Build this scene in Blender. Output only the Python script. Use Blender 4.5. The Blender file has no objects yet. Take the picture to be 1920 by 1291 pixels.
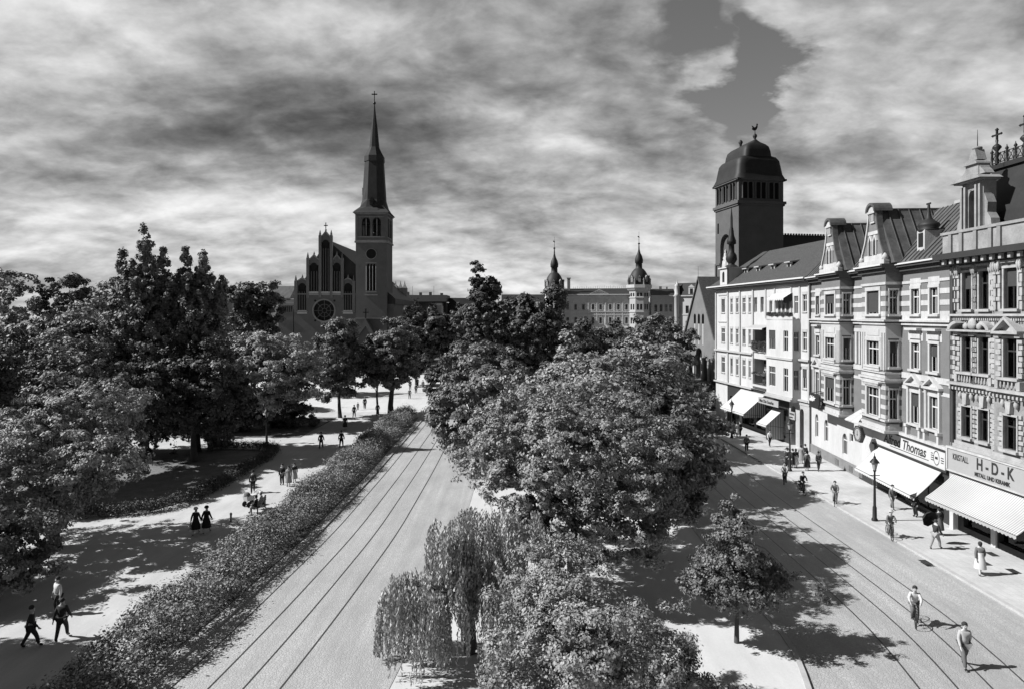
import bpy, math, random
import numpy as np
from mathutils import Vector, Matrix
R = math.radians
random.seed(7); rng = np.random.default_rng(7)
scene = bpy.context.scene
col = scene.collection

# ---------------------------------------------------------------- camera
EYE = 14.0; FPX = 1250.0; HOR = 592.0          # eye height (m), focal length and horizon row in photo pixels
cam_d = bpy.data.cameras.new('camera'); cam = bpy.data.objects.new('camera', cam_d); col.objects.link(cam)
cam.location = (0, 0, EYE); cam.rotation_euler = (R(90), 0, 0)
cam_d.sensor_width = 36; cam_d.lens = 36*FPX/1920
cam_d.shift_y = -(645.5-HOR)/1920; cam_d.clip_end = 6000; cam_d.clip_start = .2
scene.camera = cam

# ---------------------------------------------------------------- sun, sky, exposure
SUN_EL = 41
sd = bpy.data.lights.new('sun', 'SUN'); sd.energy = 4.9; sd.angle = R(.5); sd.color = (1, 1, 1)
sun = bpy.data.objects.new('sun', sd); col.objects.link(sun)
sdir = Vector((-math.cos(R(SUN_EL)), -.04*math.cos(R(SUN_EL)), math.sin(R(SUN_EL))))
sun.rotation_euler = (-sdir).to_track_quat('-Z', 'Y').to_euler(); sun.location = (-60, 0, 80)
scene.view_settings.view_transform = 'Standard'
scene.view_settings.look = 'None'; scene.view_settings.gamma = 1; scene.view_settings.use_curve_mapping = False
scene.view_settings.exposure = 0.68
scene.cycles.max_bounces = 5; scene.cycles.transparent_max_bounces = 8

class NT:
    """tiny node-expression helper"""
    def __init__(s, nt): s.t = nt
    def n(s, kind, **kw):
        nd = s.t.nodes.new(kind)
        for k, v in kw.items(): setattr(nd, k, v)
        return nd
    def m(s, op, a, b=None, c=None, clamp=False):
        nd = s.n('ShaderNodeMath', operation=op); nd.use_clamp = clamp
        for i, v in enumerate((a, b, c)):
            if v is None: continue
            if isinstance(v, (int, float)): nd.inputs[i].default_value = v
            else: s.t.links.new(v, nd.inputs[i])
        return nd.outputs[0]
    def link(s, a, b): s.t.links.new(a, b)
    def comb(s, x, y, z):
        nd = s.n('ShaderNodeCombineXYZ')
        for i, v in enumerate((x, y, z)):
            if isinstance(v, (int, float)): nd.inputs[i].default_value = v
            else: s.link(v, nd.inputs[i])
        return nd.outputs[0]
    def noise(s, vec, scale, detail=4, rough=.5, dist=0):
        nd = s.n('ShaderNodeTexNoise'); nd.inputs['Scale'].default_value = scale
        nd.inputs['Detail'].default_value = detail; nd.inputs['Roughness'].default_value = rough
        nd.inputs['Distortion'].default_value = dist
        s.link(vec, nd.inputs['Vector']); return nd.outputs[0]

world = bpy.data.worlds.new("World"); scene.world = world; world.use_nodes = True
W = NT(world.node_tree); W.t.nodes.clear()
out = W.n('ShaderNodeOutputWorld'); bg = W.n('ShaderNodeBackground'); W.link(bg.outputs[0], out.inputs[0])
bg.inputs['Strength'].default_value = 0.1
sky = W.n('ShaderNodeTexSky', sky_type='NISHITA'); sky.sun_disc = False
sky.sun_elevation = R(SUN_EL); sky.sun_rotation = R(266); sky.dust_density = 1.2
srgb = W.n('ShaderNodeSeparateColor'); W.link(sky.outputs[0], srgb.inputs[0])     # red-filtered film: the red of the sky only
tc = W.n('ShaderNodeTexCoord'); sp = W.n('ShaderNodeSeparateXYZ'); W.link(tc.outputs['Generated'], sp.inputs[0])
dx, dy, dz = sp.outputs
zc = W.m('MAXIMUM', dz, 0.0)
den = W.m('ADD', zc, .33)
px = W.m('DIVIDE', dx, den); py = W.m('DIVIDE', dy, den)
def cn(ox, oy, seed, sc, det, rgh, dist=.1, ky=1.25):
    return W.noise(W.comb(W.m('ADD', px, ox), W.m('MULTIPLY', W.m('ADD', py, oy), ky), seed), sc, det, rgh, dist)
cv = W.comb(px, W.m('MULTIPLY', py, 1.25), 3.1)
n1 = cn(0, 0, 3.1, 1.6, 9, .52, .1, 1.1); n1s = cn(-.06, .09, 3.1, 1.6, 9, .52, .1, 1.1)
n2 = cn(0, 0, 11.7, 5.4, 9, .58, .2, 1.3); n2s = cn(-.025, .04, 11.7, 5.4, 9, .58, .2, 1.3)
bil = W.m('MULTIPLY', W.m('ABSOLUTE', W.m('SUBTRACT', cn(.02, 0, 21.3, 3.6, 8, .55, .15, 1.25), .5)), 2)
hyp = W.m('SQRT', W.m('ADD', W.m('MULTIPLY', dx, dx), W.m('MULTIPLY', dy, dy)))
az = W.m('ARCTAN2', dx, dy); el = W.m('ARCTAN2', dz, hyp)
azn = W.m('ADD', az, W.m('MULTIPLY', W.m('SUBTRACT', W.noise(cv, 2.6, 6, .6), .5), .30))
eln = W.m('ADD', el, W.m('MULTIPLY', W.m('SUBTRACT', W.noise(W.comb(px, py, 27.0), 2.6, 6, .6), .5), .22))
def ang(x, y):
    u = (x-960)/FPX; v = (HOR-y)/FPX
    return math.atan2(u, 1), math.atan2(v, math.hypot(u, 1))
def bump(x, y, wx, wy, amp):
    a0, e0 = ang(x, y)
    q = W.m('ADD', W.m('POWER', W.m('ABSOLUTE', W.m('DIVIDE', W.m('SUBTRACT', azn, a0), wx/FPX)), 2),
            W.m('POWER', W.m('ABSOLUTE', W.m('DIVIDE', W.m('SUBTRACT', eln, e0), wy/FPX)), 2))
    return W.m('MULTIPLY', W.m('EXPONENT', W.m('MULTIPLY', q, -1)), amp)
ex = W.m('ADD', W.m('ADD', W.m('MULTIPLY', W.m('SUBTRACT', n1, .5), 3.0), W.m('MULTIPLY', W.m('SUBTRACT', n1, n1s), 2.8)), W.m('ADD', W.m('MULTIPLY', W.m('SUBTRACT', n2, .5), .8), W.m('MULTIPLY', W.m('SUBTRACT', n2, n2s), 2.2)))
ex = W.m('ADD', ex, W.m('MULTIPLY', W.m('SUBTRACT', bil, .18), 1.5))
for b in ((640, 190, 330, 95, -.6), (330, 250, 240, 60, -.4), (60, 60, 260, 90, .7), (330, 40, 260, 50, .5), (1060, 110, 190, 90, .45), (560, 20, 260, 40, .5),
          (1140, 215, 170, 60, .35), (1650, 130, 260, 110, .55), (1820, 330, 160, 60, .1), (1590, 290, 150, 35, -.5), (150, 380, 340, 50, .5),
          (950, 330, 380, 45, -.2), (1530, 385, 90, 25, .45), (800, 500, 900, 45, .25), (1130, 420, 260, 25, .2), (100, 230, 130, 60, .2)):
    ex = W.m('ADD', ex, bump(*b))
# brightness falls from the horizon up to the overhead cloud deck
base = W.m('ADD', W.m('MULTIPLY', W.m('EXPONENT', W.m('MULTIPLY', W.m('MAXIMUM', el, 0), -2.0)), .66), .03)
# unseen cloud behind the viewer is dimmed to cut fill on camera-facing faces
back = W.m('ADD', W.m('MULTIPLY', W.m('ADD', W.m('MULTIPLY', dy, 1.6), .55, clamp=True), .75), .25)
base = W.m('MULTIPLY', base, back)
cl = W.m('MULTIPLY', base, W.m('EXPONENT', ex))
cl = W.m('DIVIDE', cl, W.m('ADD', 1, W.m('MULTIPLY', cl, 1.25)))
gap = W.m('MAXIMUM', bump(1395, 165, 80, 160, 1.8), bump(1310, 30, 130, 70, 1.6))
gap = W.m('MULTIPLY', W.m('ADD', W.m('SUBTRACT', gap, .72), W.m('MULTIPLY', W.m('SUBTRACT', n2, .5), -1.5)), 2.0, clamp=True)
blue = W.m('MULTIPLY', srgb.outputs[0], .75)
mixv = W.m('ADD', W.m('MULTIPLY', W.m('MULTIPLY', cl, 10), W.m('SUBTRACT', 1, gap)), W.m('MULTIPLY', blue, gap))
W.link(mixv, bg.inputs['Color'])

# ---------------------------------------------------------------- materials (black and white photograph: every colour is a grey)
MATS = {}
def mat(name, v, rough=.85, var=.12, scale=1.5, bump=0., bscale=20., metal=0., spec=.3, coord='Object', stretch=None, detail=5):
    if name in MATS: return MATS[name]
    m = bpy.data.materials.new(name); m.use_nodes = True; t = NT(m.node_tree)
    p = m.node_tree.nodes['Principled BSDF']
    p.inputs['Roughness'].default_value = rough; p.inputs['Metallic'].default_value = metal
    p.inputs['Specular IOR Level'].default_value = spec
    p.inputs['Base Color'].default_value = (v, v, v, 1)
    c = t.n('ShaderNodeTexCoord').outputs[coord]
    if stretch:
        mp = t.n('ShaderNodeMapping'); mp.inputs['Scale'].default_value = stretch; t.link(c, mp.inputs[0]); c = mp.outputs[0]
    if var:
        n = t.noise(c, scale, detail, .62)
        n_ = t.noise(c, scale*9, 3, .6)
        f = t.m('ADD', t.m('MULTIPLY', t.m('SUBTRACT', n, .5), 4*var), t.m('MULTIPLY', t.m('SUBTRACT', n_, .5), 2*var))
        t.link(t.m('MULTIPLY', t.m('MAXIMUM', t.m('ADD', f, 1), .1), v), p.inputs['Base Color'])
    if bump:
        b = t.n('ShaderNodeBump'); b.inputs['Strength'].default_value = bump; b.inputs['Distance'].default_value = .03
        t.link(t.noise(c, bscale, 4, .6), b.inputs['Height']); t.link(b.outputs[0], p.inputs['Normal'])
    MATS[name] = m; return m

def leafmat(name, v, var=.4, trans=.06):
    m = bpy.data.materials.new(name); m.use_nodes = True; t = NT(m.node_tree); nt = m.node_tree
    p = nt.nodes['Principled BSDF']; o = nt.nodes['Material Output']
    g = t.n('ShaderNodeNewGeometry'); r = g.outputs['Random Per Island']
    c = t.n('ShaderNodeTexCoord').outputs['Object']
    big = t.noise(c, .45, 3, .5)
    val = t.m('MULTIPLY', t.m('ADD', t.m('MULTIPLY', t.m('SUBTRACT', r, .5), 2*var), t.m('ADD', t.m('MULTIPLY', t.m('SUBTRACT', big, .5), 1.2), 1)), v)
    t.link(val, p.inputs['Base Color']); p.inputs['Roughness'].default_value = .55; p.inputs['Specular IOR Level'].default_value = .3
    tr = t.n('ShaderNodeBsdfTranslucent'); t.link(t.m('MULTIPLY', val, 1.1), tr.inputs['Color'])
    mx = t.n('ShaderNodeMixShader'); mx.inputs[0].default_value = trans
    t.link(p.outputs[0], mx.inputs[1]); t.link(tr.outputs[0], mx.inputs[2]); t.link(mx.outputs[0], o.inputs[0])
    MATS[name] = m; return m

def stonemat(name, v, vj, scale, var=.5, patch=.3, rough=.8):
    """setts: Voronoi cells with darker joints, plus worn patches"""
    m = bpy.data.materials.new(name); m.use_nodes = True; t = NT(m.node_tree); p = m.node_tree.nodes['Principled BSDF']
    c = t.n('ShaderNodeTexCoord').outputs['Object']
    vo = t.n('ShaderNodeTexVoronoi'); vo.inputs['Scale'].default_value = scale; t.link(c, vo.inputs['Vector'])
    ve = t.n('ShaderNodeTexVoronoi', feature='DISTANCE_TO_EDGE'); ve.inputs['Scale'].default_value = scale; t.link(c, ve.inputs['Vector'])
    sc = t.n('ShaderNodeSeparateColor'); t.link(vo.outputs['Color'], sc.inputs[0])
    j = t.m('MULTIPLY', ve.outputs[0], 7, clamp=True)
    f = t.m('ADD', t.m('MULTIPLY', t.m('SUBTRACT', sc.outputs[0], .5), var), 1)
    mp = t.n('ShaderNodeMapping'); mp.inputs['Scale'].default_value = (1, .22, 1); t.link(c, mp.inputs[0])
    n = t.noise(mp.outputs[0], .9, 6, .65)
    n2 = t.noise(c, .13, 4, .6)
    mp3 = t.n('ShaderNodeMapping'); mp3.inputs['Scale'].default_value = (2.2, .035, 1); t.link(c, mp3.inputs[0])
    f = t.m('MULTIPLY', f, t.m('ADD', t.m('MULTIPLY', t.m('SUBTRACT', t.noise(mp3.outputs[0], 1.0, 4, .6), .5), patch*2), 1))
    f = t.m('MULTIPLY', f, t.m('ADD', t.m('MULTIPLY', t.m('SUBTRACT', n, .5), patch*3), t.m('ADD', t.m('MULTIPLY', t.m('SUBTRACT', n2, .5), patch*2.5), 1)))
    val = t.m('ADD', t.m('MULTIPLY', t.m('MULTIPLY', f, v), j), t.m('MULTIPLY', t.m('SUBTRACT', 1, j), vj))
    t.link(val, p.inputs['Base Color']); p.inputs['Roughness'].default_value = rough
    b = t.n('ShaderNodeBump'); b.inputs['Strength'].default_value = .5; b.inputs['Distance'].default_value = .02
    t.link(j, b.inputs['Height']); t.link(b.outputs[0], p.inputs['Normal'])
    MATS[name] = m; return m

def sandmat(name, v, var=.25):
    m = bpy.data.materials.new(name); m.use_nodes = True; t = NT(m.node_tree); p = m.node_tree.nodes['Principled BSDF']
    c = t.n('ShaderNodeTexCoord').outputs['Object']
    mp = t.n('ShaderNodeMapping'); mp.inputs['Scale'].default_value = (1, .16, 1); t.link(c, mp.inputs[0])
    n = t.noise(mp.outputs[0], 1.3, 7, .65); n2 = t.noise(c, .25, 5, .6); n3 = t.noise(c, 14, 3, .7)
    f = t.m('ADD', t.m('MULTIPLY', t.m('SUBTRACT', n, .5), 2.2*var), t.m('ADD', t.m('MULTIPLY', t.m('SUBTRACT', n2, .5), 2*var), t.m('MULTIPLY', t.m('SUBTRACT', n3, .5), 1.6*var)))
    t.link(t.m('MULTIPLY', t.m('ADD', f, 1), v), p.inputs['Base Color']); p.inputs['Roughness'].default_value = .95
    b = t.n('ShaderNodeBump'); b.inputs['Strength'].default_value = .35; b.inputs['Distance'].default_value = .02
    t.link(n3, b.inputs['Height']); t.link(b.outputs[0], p.inputs['Normal'])
    MATS[name] = m; return m

def slabmat(name, v):
    m = bpy.data.materials.new(name); m.use_nodes = True; t = NT(m.node_tree); p = m.node_tree.nodes['Principled BSDF']
    c = t.n('ShaderNodeTexCoord').outputs['Object']; b = t.n('ShaderNodeTexBrick'); mp = t.n('ShaderNodeMapping'); mp.inputs['Rotation'].default_value = (0, 0, R(90)); t.link(c, mp.inputs[0])
    t.link(mp.outputs[0], b.inputs['Vector']); b.inputs['Scale'].default_value = 1.5; b.inputs['Brick Width'].default_value = .9; b.inputs['Row Height'].default_value = .6; b.inputs['Mortar Size'].default_value = .012
    b.inputs['Color1'].default_value = (v*1.04,)*3+(1,); b.inputs['Color2'].default_value = (v*.95,)*3+(1,); b.inputs['Mortar'].default_value = (v*.74,)*3+(1,)
    s = t.n('ShaderNodeSeparateColor'); t.link(b.outputs[0], s.inputs[0])
    n = t.noise(c, .35, 7, .65); n2 = t.noise(c, 9, 4, .7)
    f = t.m('ADD', t.m('MULTIPLY', t.m('SUBTRACT', n, .5), .9), t.m('ADD', t.m('MULTIPLY', t.m('SUBTRACT', n2, .5), .35), 1))
    t.link(t.m('MULTIPLY', s.outputs[0], f), p.inputs['Base Color']); p.inputs['Roughness'].default_value = .85
    MATS[name] = m; return m

def panemat():
    m = bpy.data.materials.new('window_glass'); m.use_nodes = True; t = NT(m.node_tree); nt = m.node_tree
    o = nt.nodes['Material Output']; nt.nodes.remove(nt.nodes['Principled BSDF'])
    tr = t.n('ShaderNodeBsdfTransparent'); tr.inputs[0].default_value = (.75, .75, .75, 1)
    gl = t.n('ShaderNodeBsdfGlossy'); gl.inputs['Roughness'].default_value = .03; gl.inputs[0].default_value = (.55, .55, .55, 1)
    mx = t.n('ShaderNodeMixShader'); fr = t.n('ShaderNodeFresnel'); fr.inputs[0].default_value = 1.5
    t.link(fr.outputs[0], mx.inputs[0]); t.link(tr.outputs[0], mx.inputs[1]); t.link(gl.outputs[0], mx.inputs[2]); t.link(mx.outputs[0], o.inputs[0])
    MATS['glass'] = m; return m

def tilemat(name, v, sc, w=.5, h=.25):
    m = bpy.data.materials.new(name); m.use_nodes = True; t = NT(m.node_tree); p = m.node_tree.nodes['Principled BSDF']
    c = t.n('ShaderNodeTexCoord').outputs['Object']
    s = t.n('ShaderNodeSeparateXYZ'); t.link(c, s.inputs[0])
    v2 = t.comb(t.m('ADD', s.outputs[0], t.m('MULTIPLY', s.outputs[1], 1.0)), s.outputs[2], 0)
    b = t.n('ShaderNodeTexBrick'); t.link(v2, b.inputs['Vector']); b.inputs['Scale'].default_value = sc
    b.inputs['Color1'].default_value = (v*1.2,)*3+(1,); b.inputs['Color2'].default_value = (v*.75,)*3+(1,); b.inputs['Mortar'].default_value = (v*.35,)*3+(1,)
    b.inputs['Brick Width'].default_value = w; b.inputs['Row Height'].default_value = h; b.inputs['Mortar Size'].default_value = .03
    t.link(b.outputs[0], p.inputs['Base Color']); p.inputs['Roughness'].default_value = .8
    MATS[name] = m; return m

mat('plaster', .38, var=.07, scale=.6, bump=.1); mat('plaster_white', .43, var=.13, scale=.7, bump=.15, stretch=(1, 1, .3))
mat('stone', .34, var=.14, scale=1.2, bump=.25, bscale=14); mat('palace_stone', .6, var=.08, scale=.4); mat('spire_slate', .028, var=.25, scale=.6); mat('grey_stone', .23, var=.3, scale=1.3, bump=.3); mat('stone_dark', .2, var=.2, scale=1.5, bump=.2)
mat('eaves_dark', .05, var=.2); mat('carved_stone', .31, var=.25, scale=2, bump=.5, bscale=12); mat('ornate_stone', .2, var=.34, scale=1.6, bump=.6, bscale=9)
mat('pale_stone', .40, var=.2, scale=1.1, bump=.2, stretch=(1, 1, .3))
mat('brick', .145, var=.12, scale=1.2, bump=.3, bscale=30); mat('church_brick', .105, var=.16, scale=.5, bump=.3, bscale=12)
mat('dark_brick', .035, var=.2, scale=.5, bump=.3, bscale=10); mat('porch_brick', .15, var=.16, scale=.5, bump=.4, bscale=10); mat('tower_brick', .085, var=.14, scale=.4, bump=.3, bscale=8)
mat('slate', .022, var=.25, scale=.8, rough=.6, bump=.2); mat('zinc', .075, var=.5, scale=.5, rough=.5, spec=.5, stretch=(3, 1, .6))
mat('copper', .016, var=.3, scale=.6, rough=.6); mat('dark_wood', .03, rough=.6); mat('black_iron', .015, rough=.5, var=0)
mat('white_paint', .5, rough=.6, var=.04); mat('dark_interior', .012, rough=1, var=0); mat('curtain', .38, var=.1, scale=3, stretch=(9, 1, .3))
mat('blind', .045, var=.1, scale=3); mat('canvas', .46, var=.05, scale=.5, rough=.95); mat('canvas_grey', .31, var=.05, scale=.5)
mat('sign_white', .45, var=.03); mat('sign_grey', .29, var=.05, scale=1); mat('sign_dark', .02, rough=.4, var=0); mat('lettering', .03, rough=.5, var=0); mat('lettering_white', .75, var=0)
mat('rail', .05, rough=.45, var=.2, scale=3, metal=.3); mat('bark', .06, var=.35, scale=3, bump=.8, bscale=10, stretch=(1, 1, .25)); mat('pale_bark', .2, var=.4, scale=2, stretch=(1, 1, .25))
mat('lawn_grass', .15, var=.4, scale=.8, bump=.6, bscale=25, detail=8)
mat('kerb_stone', .36, var=.15, scale=2); mat('plinth', .17, var=.2, scale=1.2, bump=.3)
mat('earth', .12, var=.3, scale=.05, bump=.2); mat('skin', .42, rough=.6, var=.04); mat('hair_dark', .03, var=.1); mat('hair_light', .2, var=.1)
for nm_, v_ in (('cloth_black', .018), ('cloth_dark', .035), ('cloth_grey', .12), ('cloth_mid', .25), ('cloth_light', .36), ('cloth_white', .5)):
    mat(nm_, v_, var=.1, scale=6, rough=.95)
tilemat('roof_tile', .085, 1.4); tilemat('slate_tile', .05, 2.2)
stonemat('setts', .33, .27, 8.5, var=.14, patch=.3); stonemat('setts_dark', .17, .08, 7.5)
slabmat('paving', .42)
sandmat('sand', .40); sandmat('sand_pale', .46, .16)
panemat()
leafmat('leaf_dark', .065); leafmat('leaf_mid', .14); leafmat('leaf_light', .225); leafmat('leaf_pale', .28); leafmat('leaf_hedge', .2, .6); leafmat('leaf_willow', .36, .45)

# ---------------------------------------------------------------- helpers
def at(x, y, z=0.):
    """photo pixel -> world point on the horizontal plane at height z"""
    Y = (EYE-z)*FPX/(y-HOR); return Vector(((x-960)/FPX*Y, Y, z))
def tag(o, label=None, cat=None, group=None, kind=None):
    for k, v in (('label', label), ('category', cat), ('group', group), ('kind', kind)):
        if v: o[k] = v
    return o
def empty(name, loc=(0, 0, 0), rz=0, label=None, cat=None, group=None):
    o = bpy.data.objects.new(name, None); o.location = loc; o.rotation_euler = (0, 0, rz); o.empty_display_size = .3
    col.objects.link(o); return tag(o, label, cat, group)
def link_mesh(name, me, m, parent=None, loc=None, rz=None):
    if m is not None and not me.materials: me.materials.append(MATS[m] if isinstance(m, str) else m)
    o = bpy.data.objects.new(name, me); col.objects.link(o)
    if parent: o.parent = parent
    if loc is not None: o.location = loc
    if rz is not None: o.rotation_euler = (0, 0, rz)
    return o
class MB:
    def __init__(s): s.v = []; s.f = []; s.sm = []
    def add(s, vs, fs, smooth=False):
        b = len(s.v); s.v += [tuple(v) for v in vs]; s.f += [tuple(i+b for i in f) for f in fs]; s.sm += [smooth]*len(fs); return s
    def box(s, x0, x1, y0, y1, z0, z1):
        return s.add([(x0,y0,z0),(x1,y0,z0),(x1,y1,z0),(x0,y1,z0),(x0,y0,z1),(x1,y0,z1),(x1,y1,z1),(x0,y1,z1)],
                     [(0,3,2,1),(4,5,6,7),(0,1,5,4),(1,2,6,5),(2,3,7,6),(3,0,4,7)])
    def quad(s, *p): return s.add(p, [tuple(range(len(p)))])
    def tube(s, p0, p1, r0, r1=None, n=8, cap=True):
        r1 = r0 if r1 is None else r1; p0 = Vector(p0); p1 = Vector(p1); d = (p1-p0).normalized()
        a = d.orthogonal().normalized(); b = d.cross(a)
        vs = [p0+(a*math.cos(t)+b*math.sin(t))*r0 for t in [2*math.pi*i/n for i in range(n)]]
        vs += [p1+(a*math.cos(t)+b*math.sin(t))*r1 for t in [2*math.pi*i/n for i in range(n)]]
        s.add(vs, [(i, (i+1) % n, n+(i+1) % n, n+i) for i in range(n)], n > 5)
        if cap: s.add(vs[:n], [tuple(range(n))[::-1]]); s.add(vs[n:], [tuple(range(n))])
        return s
    def path(s, pts, rads, n=6):
        for i in range(len(pts)-1): s.tube(pts[i], pts[i+1], rads[i], rads[i+1], n, True)
        return s
    def lathe(s, prof, c=(0, 0, 0), n=16, sx=1, sy=1, rot=0, smooth=True):
        k = len(prof); vs = []
        for r, z in prof:
            for i in range(n):
                t = 2*math.pi*i/n+rot; vs.append((c[0]+r*sx*math.cos(t), c[1]+r*sy*math.sin(t), c[2]+z))
        fs = [(j*n+i, j*n+(i+1) % n, (j+1)*n+(i+1) % n, (j+1)*n+i) for j in range(k-1) for i in range(n)]
        s.add(vs, fs, smooth); s.add(vs[-n:], [tuple(range(n))]); s.add(vs[:n], [tuple(range(n))[::-1]]); return s
    def prism(s, poly, y0, y1, axis='y'):
        """poly in (a,z); extruded along y (or x)"""
        n = len(poly)
        if axis == 'y': vs = [(a, y0, z) for a, z in poly]+[(a, y1, z) for a, z in poly]
        elif axis == 'x': vs = [(y0, a, z) for a, z in poly]+[(y1, a, z) for a, z in poly]
        else: vs = [(a, b, y0) for a, b in poly]+[(a, b, y1) for a, b in poly]
        return s.add(vs, [(i, (i+1) % n, n+(i+1) % n, n+i) for i in range(n)]+[tuple(range(n))[::-1], tuple(range(n, 2*n))])
    def build(s, name, m, parent=None, loc=None, rz=None, label=None):
        me = bpy.data.meshes.new(name); me.from_pydata(s.v, [], s.f); me.polygons.foreach_set('use_smooth', s.sm)
        me.update()
        o = link_mesh(name, me, m, parent, loc, rz)
        if label: o['label'] = label
        return o
def build_each(mb, name, m, parent):
    """every connected piece of mb becomes a part of its own"""
    par = list(range(len(mb.v)))
    def find(a):
        while par[a] != a: par[a] = par[par[a]]; a = par[a]
        return a
    for f in mb.f:
        for i in f[1:]: par[find(i)] = find(f[0])
    comp = {}
    for f, s in zip(mb.f, mb.sm): comp.setdefault(find(f[0]), []).append((f, s))
    out_ = []
    for fs in comp.values():
        ids = sorted({i for f, _ in fs for i in f}); mp = {i: k for k, i in enumerate(ids)}
        q = MB(); q.v = [mb.v[i] for i in ids]; q.f = [tuple(mp[i] for i in f) for f, _ in fs]; q.sm = [s for _, s in fs]; out_.append(q.build(name, m, parent))
    return out_
class Fr:
    """a vertical plane: origin o (x,y), u along it, n into the wall"""
    def __init__(s, ox=0, oy=0, ang=0): s.o = (ox, oy); s.a = ang; s.u = (math.cos(ang), math.sin(ang)); s.n = (-math.sin(ang), math.cos(ang))
    def p(s, a, d, z): return (s.o[0]+s.u[0]*a+s.n[0]*d, s.o[1]+s.u[1]*a+s.n[1]*d, z)
    def box(s, mb, a0, a1, d0, d1, z0, z1):
        P = s.p
        mb.add([P(a0,d0,z0),P(a1,d0,z0),P(a1,d1,z0),P(a0,d1,z0),P(a0,d0,z1),P(a1,d0,z1),P(a1,d1,z1),P(a0,d1,z1)],
               [(0,3,2,1),(4,5,6,7),(0,1,5,4),(1,2,6,5),(2,3,7,6),(3,0,4,7)])
    def prism(s, mb, poly, d0, d1):
        n = len(poly); vs = [s.p(a, d0, z) for a, z in poly]+[s.p(a, d1, z) for a, z in poly]
        mb.add(vs, [(i, (i+1) % n, n+(i+1) % n, n+i) for i in range(n)]+[tuple(range(n))[::-1], tuple(range(n, 2*n))])
def wall(mb, fr, a0, a1, z0, z1, ops, depth=.3):
    xs = sorted(set([a0, a1]+[v for o in ops for v in o[:2]])); zs = sorted(set([z0, z1]+[v for o in ops for v in o[2:4]]))
    for i in range(len(xs)-1):
        for j in range(len(zs)-1):
            cx = (xs[i]+xs[i+1])/2; cz = (zs[j]+zs[j+1])/2
            if any(o[0] < cx < o[1] and o[2] < cz < o[3] for o in ops): continue
            mb.quad(fr.p(xs[i],0,zs[j]), fr.p(xs[i+1],0,zs[j]), fr.p(xs[i+1],0,zs[j+1]), fr.p(xs[i],0,zs[j+1]))
    for a, b, c, d in [o[:4] for o in ops]:
        P = fr.p
        mb.quad(P(a,0,c),P(a,0,d),P(a,depth,d),P(a,depth,c)); mb.quad(P(b,0,c),P(b,depth,c),P(b,depth,d),P(b,0,d))
        mb.quad(P(a,0,d),P(b,0,d),P(b,depth,d),P(a,depth,d)); mb.quad(P(a,0,c),P(a,depth,c),P(b,depth,c),P(b,0,c))
def arch_fill(mb, fr, a, b, ztop, d0, d1, pointed=False, rise=None, n=8):
    """the two spandrels above an arched opening a..b whose crown is at ztop"""
    w = (b-a)/2; m = (a+b)/2; rise = rise or (w if not pointed else w*1.5)
    def h(t):
        if pointed: r = (w*w+rise*rise)/(2*w); return math.sqrt(max(0, r*r-(r-w+(abs(t))*w)**2)) if True else 0
        return rise*math.sqrt(max(0, 1-t*t))
    for sgn in (-1, 1):
        for i in range(n):
            t0, t1 = i/n, (i+1)/n
            h0, h1 = h(t0), h(t1)
            xa, xb = m+sgn*t0*w, m+sgn*t1*w
            zb = ztop-rise
            poly = [(xa, zb+h0), (xb, zb+h1), (xb, ztop+.01), (xa, ztop+.01)]
            if sgn < 0: poly = poly[::-1]
            fr.prism(mb, poly, d0, d1)
# ---- windows: frame mesh (part), pane and curtain (sub-parts); meshes are shared
_wc = {}
def window(parent, fr, a0, a1, z0, z1, style='tall', depth=.2, frame='white_paint', curtain=1, arch=False):
    w, h = round(a1-a0, 2), round(z1-z0, 2); key = (w, h, style, frame, curtain)
    if key not in _wc:
        f = MB(); t = .055
        f.box(0, t, 0, .06, 0, h); f.box(w-t, w, 0, .06, 0, h); f.box(t, w-t, 0, .06, 0, t); f.box(t, w-t, 0, .06, h-t, h)
        if style in ('tall', 'wide'):
            zt = h*.68; f.box(t, w-t, -.02, .05, zt-.045, zt+.045)
            ms = [w/2] if style == 'tall' else [w/3, 2*w/3]
            for m_ in ms: f.box(m_-.028, m_+.028, -.01, .055, t, zt-.045); 
            if style == 'wide':
                for m_ in ms: f.box(m_-.03, m_+.03, -.01, .055, zt+.045, h-t)
            else: f.box(w/2-.03, w/2+.03, -.01, .055, zt+.045, h-t)
        if style == 'shop':
            f.box(t, w-t, -.02, .05, h*.78-.04, h*.78+.04)
            k = max(1, int(w/1.6))
            for i in range(1, k): f.box(w*i/k-.04, w*i/k+.04, -.01, .055, t, h-t)
        p = MB(); p.quad((t*.5, .03, t*.5), (w-t*.5, .03, t*.5), (w-t*.5, .03, h-t*.5), (t*.5, .03, h-t*.5))
        c = MB(); b = None
        if curtain == 1 or curtain == 3:
            for (x0, x1) in ((.07, .22), (.78, .93)):
                n = 6
                for i in range(n):
                    xa = w*(x0+(x1-x0)*i/n); xb = w*(x0+(x1-x0)*(i+1)/n); ya, yb = (.12, .17) if i % 2 else (.17, .12)
                    c.quad((xa, ya, t), (xb, yb, t), (xb, yb, h*.95), (xa, ya, h*.95))
        if curtain == 3: c.quad((w*.3, .2, h*.62), (w*.7, .2, h*.62), (w*.7, .2, h*.95), (w*.3, .2, h*.95))
        if curtain in (2, 4):
            z_ = h*.55 if curtain == 2 else h*.08
            c.box(.06, w-.06, -.03, -.01, z_, h-.04)
        _wc[key] = (bake(f, 'window', frame), bake(p, 'pane', 'glass'), bake(c, 'curtain', 'curtain' if curtain in (1, 3) else 'blind') if c.v else None)
    fm, pm, cm = _wc[key]
    o = link_mesh('window', fm, None, parent, fr.p(a0, depth, z0), fr.a)
    link_mesh('pane', pm, None, o)
    if cm: link_mesh('curtain' if curtain in (1, 3) else 'blind', cm, None, o)
    return o
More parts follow.
